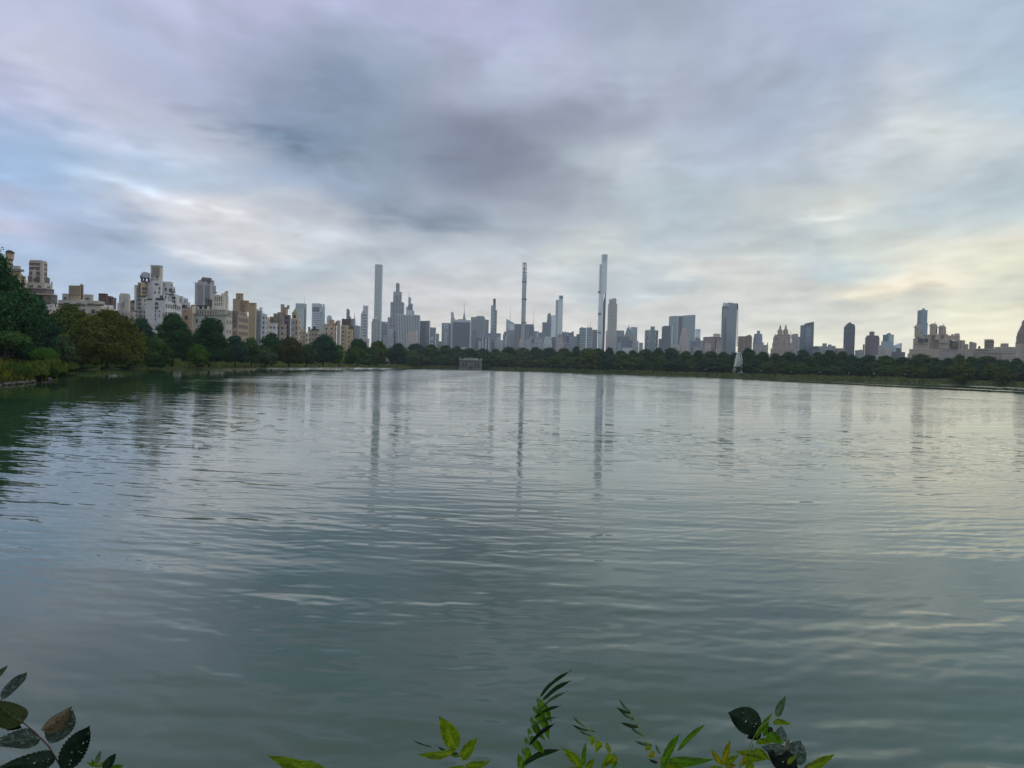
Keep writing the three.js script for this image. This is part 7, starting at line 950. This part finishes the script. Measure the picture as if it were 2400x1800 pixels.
plant('leafy_shoot', 'tuft of four yellow-green pointed leaves at the bottom edge below the slim leaning shoot', [stem(3, [1372, 1822], [1367, 1800], [1366, 1792])], [
  [[1366, 1798], [1316, 1752], 26, 'lime', { roll: -0.2 }], [[1368, 1796], [1373, 1738], 14, 'spring', { roll: 0.3 }], [[1376, 1808], [1393, 1776], 20, 'lime', {}], [[1366, 1800], [1318, 1802], 14, 'lime', {}]], 0x7f8434);
plant('drooping_shoot', 'second slim shoot with grey-green folded tip leaves and broad spreading leaves at its foot', [stem(3.8, [1552, 1812], [1536, 1778], [1520, 1748], [1504, 1718], [1490, 1692], [1478, 1668])], [
  [[1478, 1670], [1449, 1637], 9, 'pale', { roll: 0.4 }], [[1478, 1672], [1443, 1657], 8, 'blade', { roll: 0.5 }], [[1489, 1688], [1449, 1663], 8, 'pale', { roll: 0.5 }], [[1498, 1704], [1453, 1693], 11, 'blade', { roll: 0.4 }], [[1511, 1725], [1473, 1699], 8, 'pale', { roll: 0.6 }], [[1528, 1746], [1484, 1736], 10, 'pale', { roll: 0.4 }], [[1522, 1742], [1512, 1762], 18, 'lime', {}], [[1534, 1762], [1516, 1776], 16, 'yellow', {}], [[1548, 1768], [1536, 1744], 8, 'pale', {}], [[1542, 1788], [1519, 1779], 8, 'black', {}],
  [[1550, 1802], [1594, 1716], 24, 'spring', { roll: 0.35 }], [[1588, 1760], [1656, 1694], 15, 'spring', { roll: 0.4, z: 0.02 }], [[1562, 1784], [1674, 1780], 28, 'spring', { roll: -0.2, curl: 0.08 }], [[1556, 1796], [1606, 1802], 22, 'lime', { z: 0.01 }]], 0x7f8434);
plant('star_leaf_shoot', 'star of upright yellow leaves at the bottom edge, left of the dark leaf bush', [stem(3, [1700, 1822], [1697, 1802])], [
  [[1694, 1794], [1665, 1754], 18, 'yellow', { roll: 0.2 }], [[1696, 1794], [1712, 1732], 20, 'yellow', { roll: 0.15 }], [[1694, 1800], [1660, 1797], 12, 'lime', {}], [[1700, 1796], [1732, 1768], 18, 'lime', { roll: 0.3 }], [[1702, 1800], [1728, 1792], 14, 'yellow', { z: -0.01 }]], 0x8a8c34);
plant('tangled_bush', 'tangle of bright narrow leaves over dark rounded saw-toothed leaves, bottom right', [stem(4, [1732, 1815], [1746, 1774], [1756, 1750], [1768, 1722], [1792, 1692], [1818, 1678]), stem(3, [1770, 1812, 0.02], [1760, 1772, 0.01], [1764, 1744, 0])], [
  [[1772, 1730], [1812, 1669], 13, 'spring', { roll: 0.4 }], [[1821, 1680], [1842, 1630], 23, 'pale', { roll: 0.2, shape: 0.65 }], [[1812, 1694], [1857, 1698], 18, 'lime', { curl: 0.14 }], [[1790, 1726], [1802, 1688], 16, 'spring', {}], [[1796, 1722], [1838, 1744], 32, 'spring', { fold: 0.25, z: -0.02 }], [[1772, 1740], [1816, 1738], 18, 'lime', { z: -0.015 }], [[1772, 1762], [1722, 1762], 18, 'lime', { curl: 0.12 }], [[1768, 1756], [1808, 1784], 20, 'lime', { z: -0.02 }], [[1748, 1782], [1804, 1776], 22, 'lime', { z: -0.01 }], [[1756, 1764], [1730, 1800], 20, 'yellow', { z: 0.01 }], [[1764, 1790], [1740, 1814], 26, 'lime', {}], [[1752, 1800], [1764, 1772], 20, 'spring', { z: 0.02 }],
  [[1784, 1700], [1706, 1670], 62, 'dark', { ...EL, z: 0.03, roll: 0.1 }], [[1782, 1714], [1750, 1730], 24, 'black', { ...EL, z: 0.03 }], [[1812, 1712], [1780, 1708], 18, 'black', { ...EL, z: 0.04 }], [[1868, 1796], [1798, 1764], 52, 'black', { ...EL, z: 0.02, roll: 0.2 }], [[1858, 1788], [1876, 1736], 52, 'grey', { ...EL, z: 0.05, roll: 0.1, pow: 0.6 }], [[1832, 1738], [1832, 1702], 28, 'grey', { ...EL, z: 0.05, pow: 0.6 }], [[1842, 1756], [1782, 1750], 26, 'grey', { ...EL, z: 0.035 }], [[1844, 1756], [1850, 1730], 12, 'brown', { z: 0.03 }], [[1846, 1790], [1868, 1770], 14, 'lime', { z: 0 }], [[1870, 1800], [1820, 1806], 44, 'dark2', { ...EL, z: 0.03 }]], 0x6d7c30);
plant('single_leaf_shoot', 'single bright pointed leaf at the bottom edge, rightmost of the plants', [stem(3, [1880, 1830], [1888, 1814])], [[[1886, 1816], [1959, 1766], 26, 'lime', { roll: 0.3 }], [[1888, 1812], [1902, 1786], 18, 'brown', { z: 0.02 }]], 0x6d7d2c);
renderer.render(scene, camera);
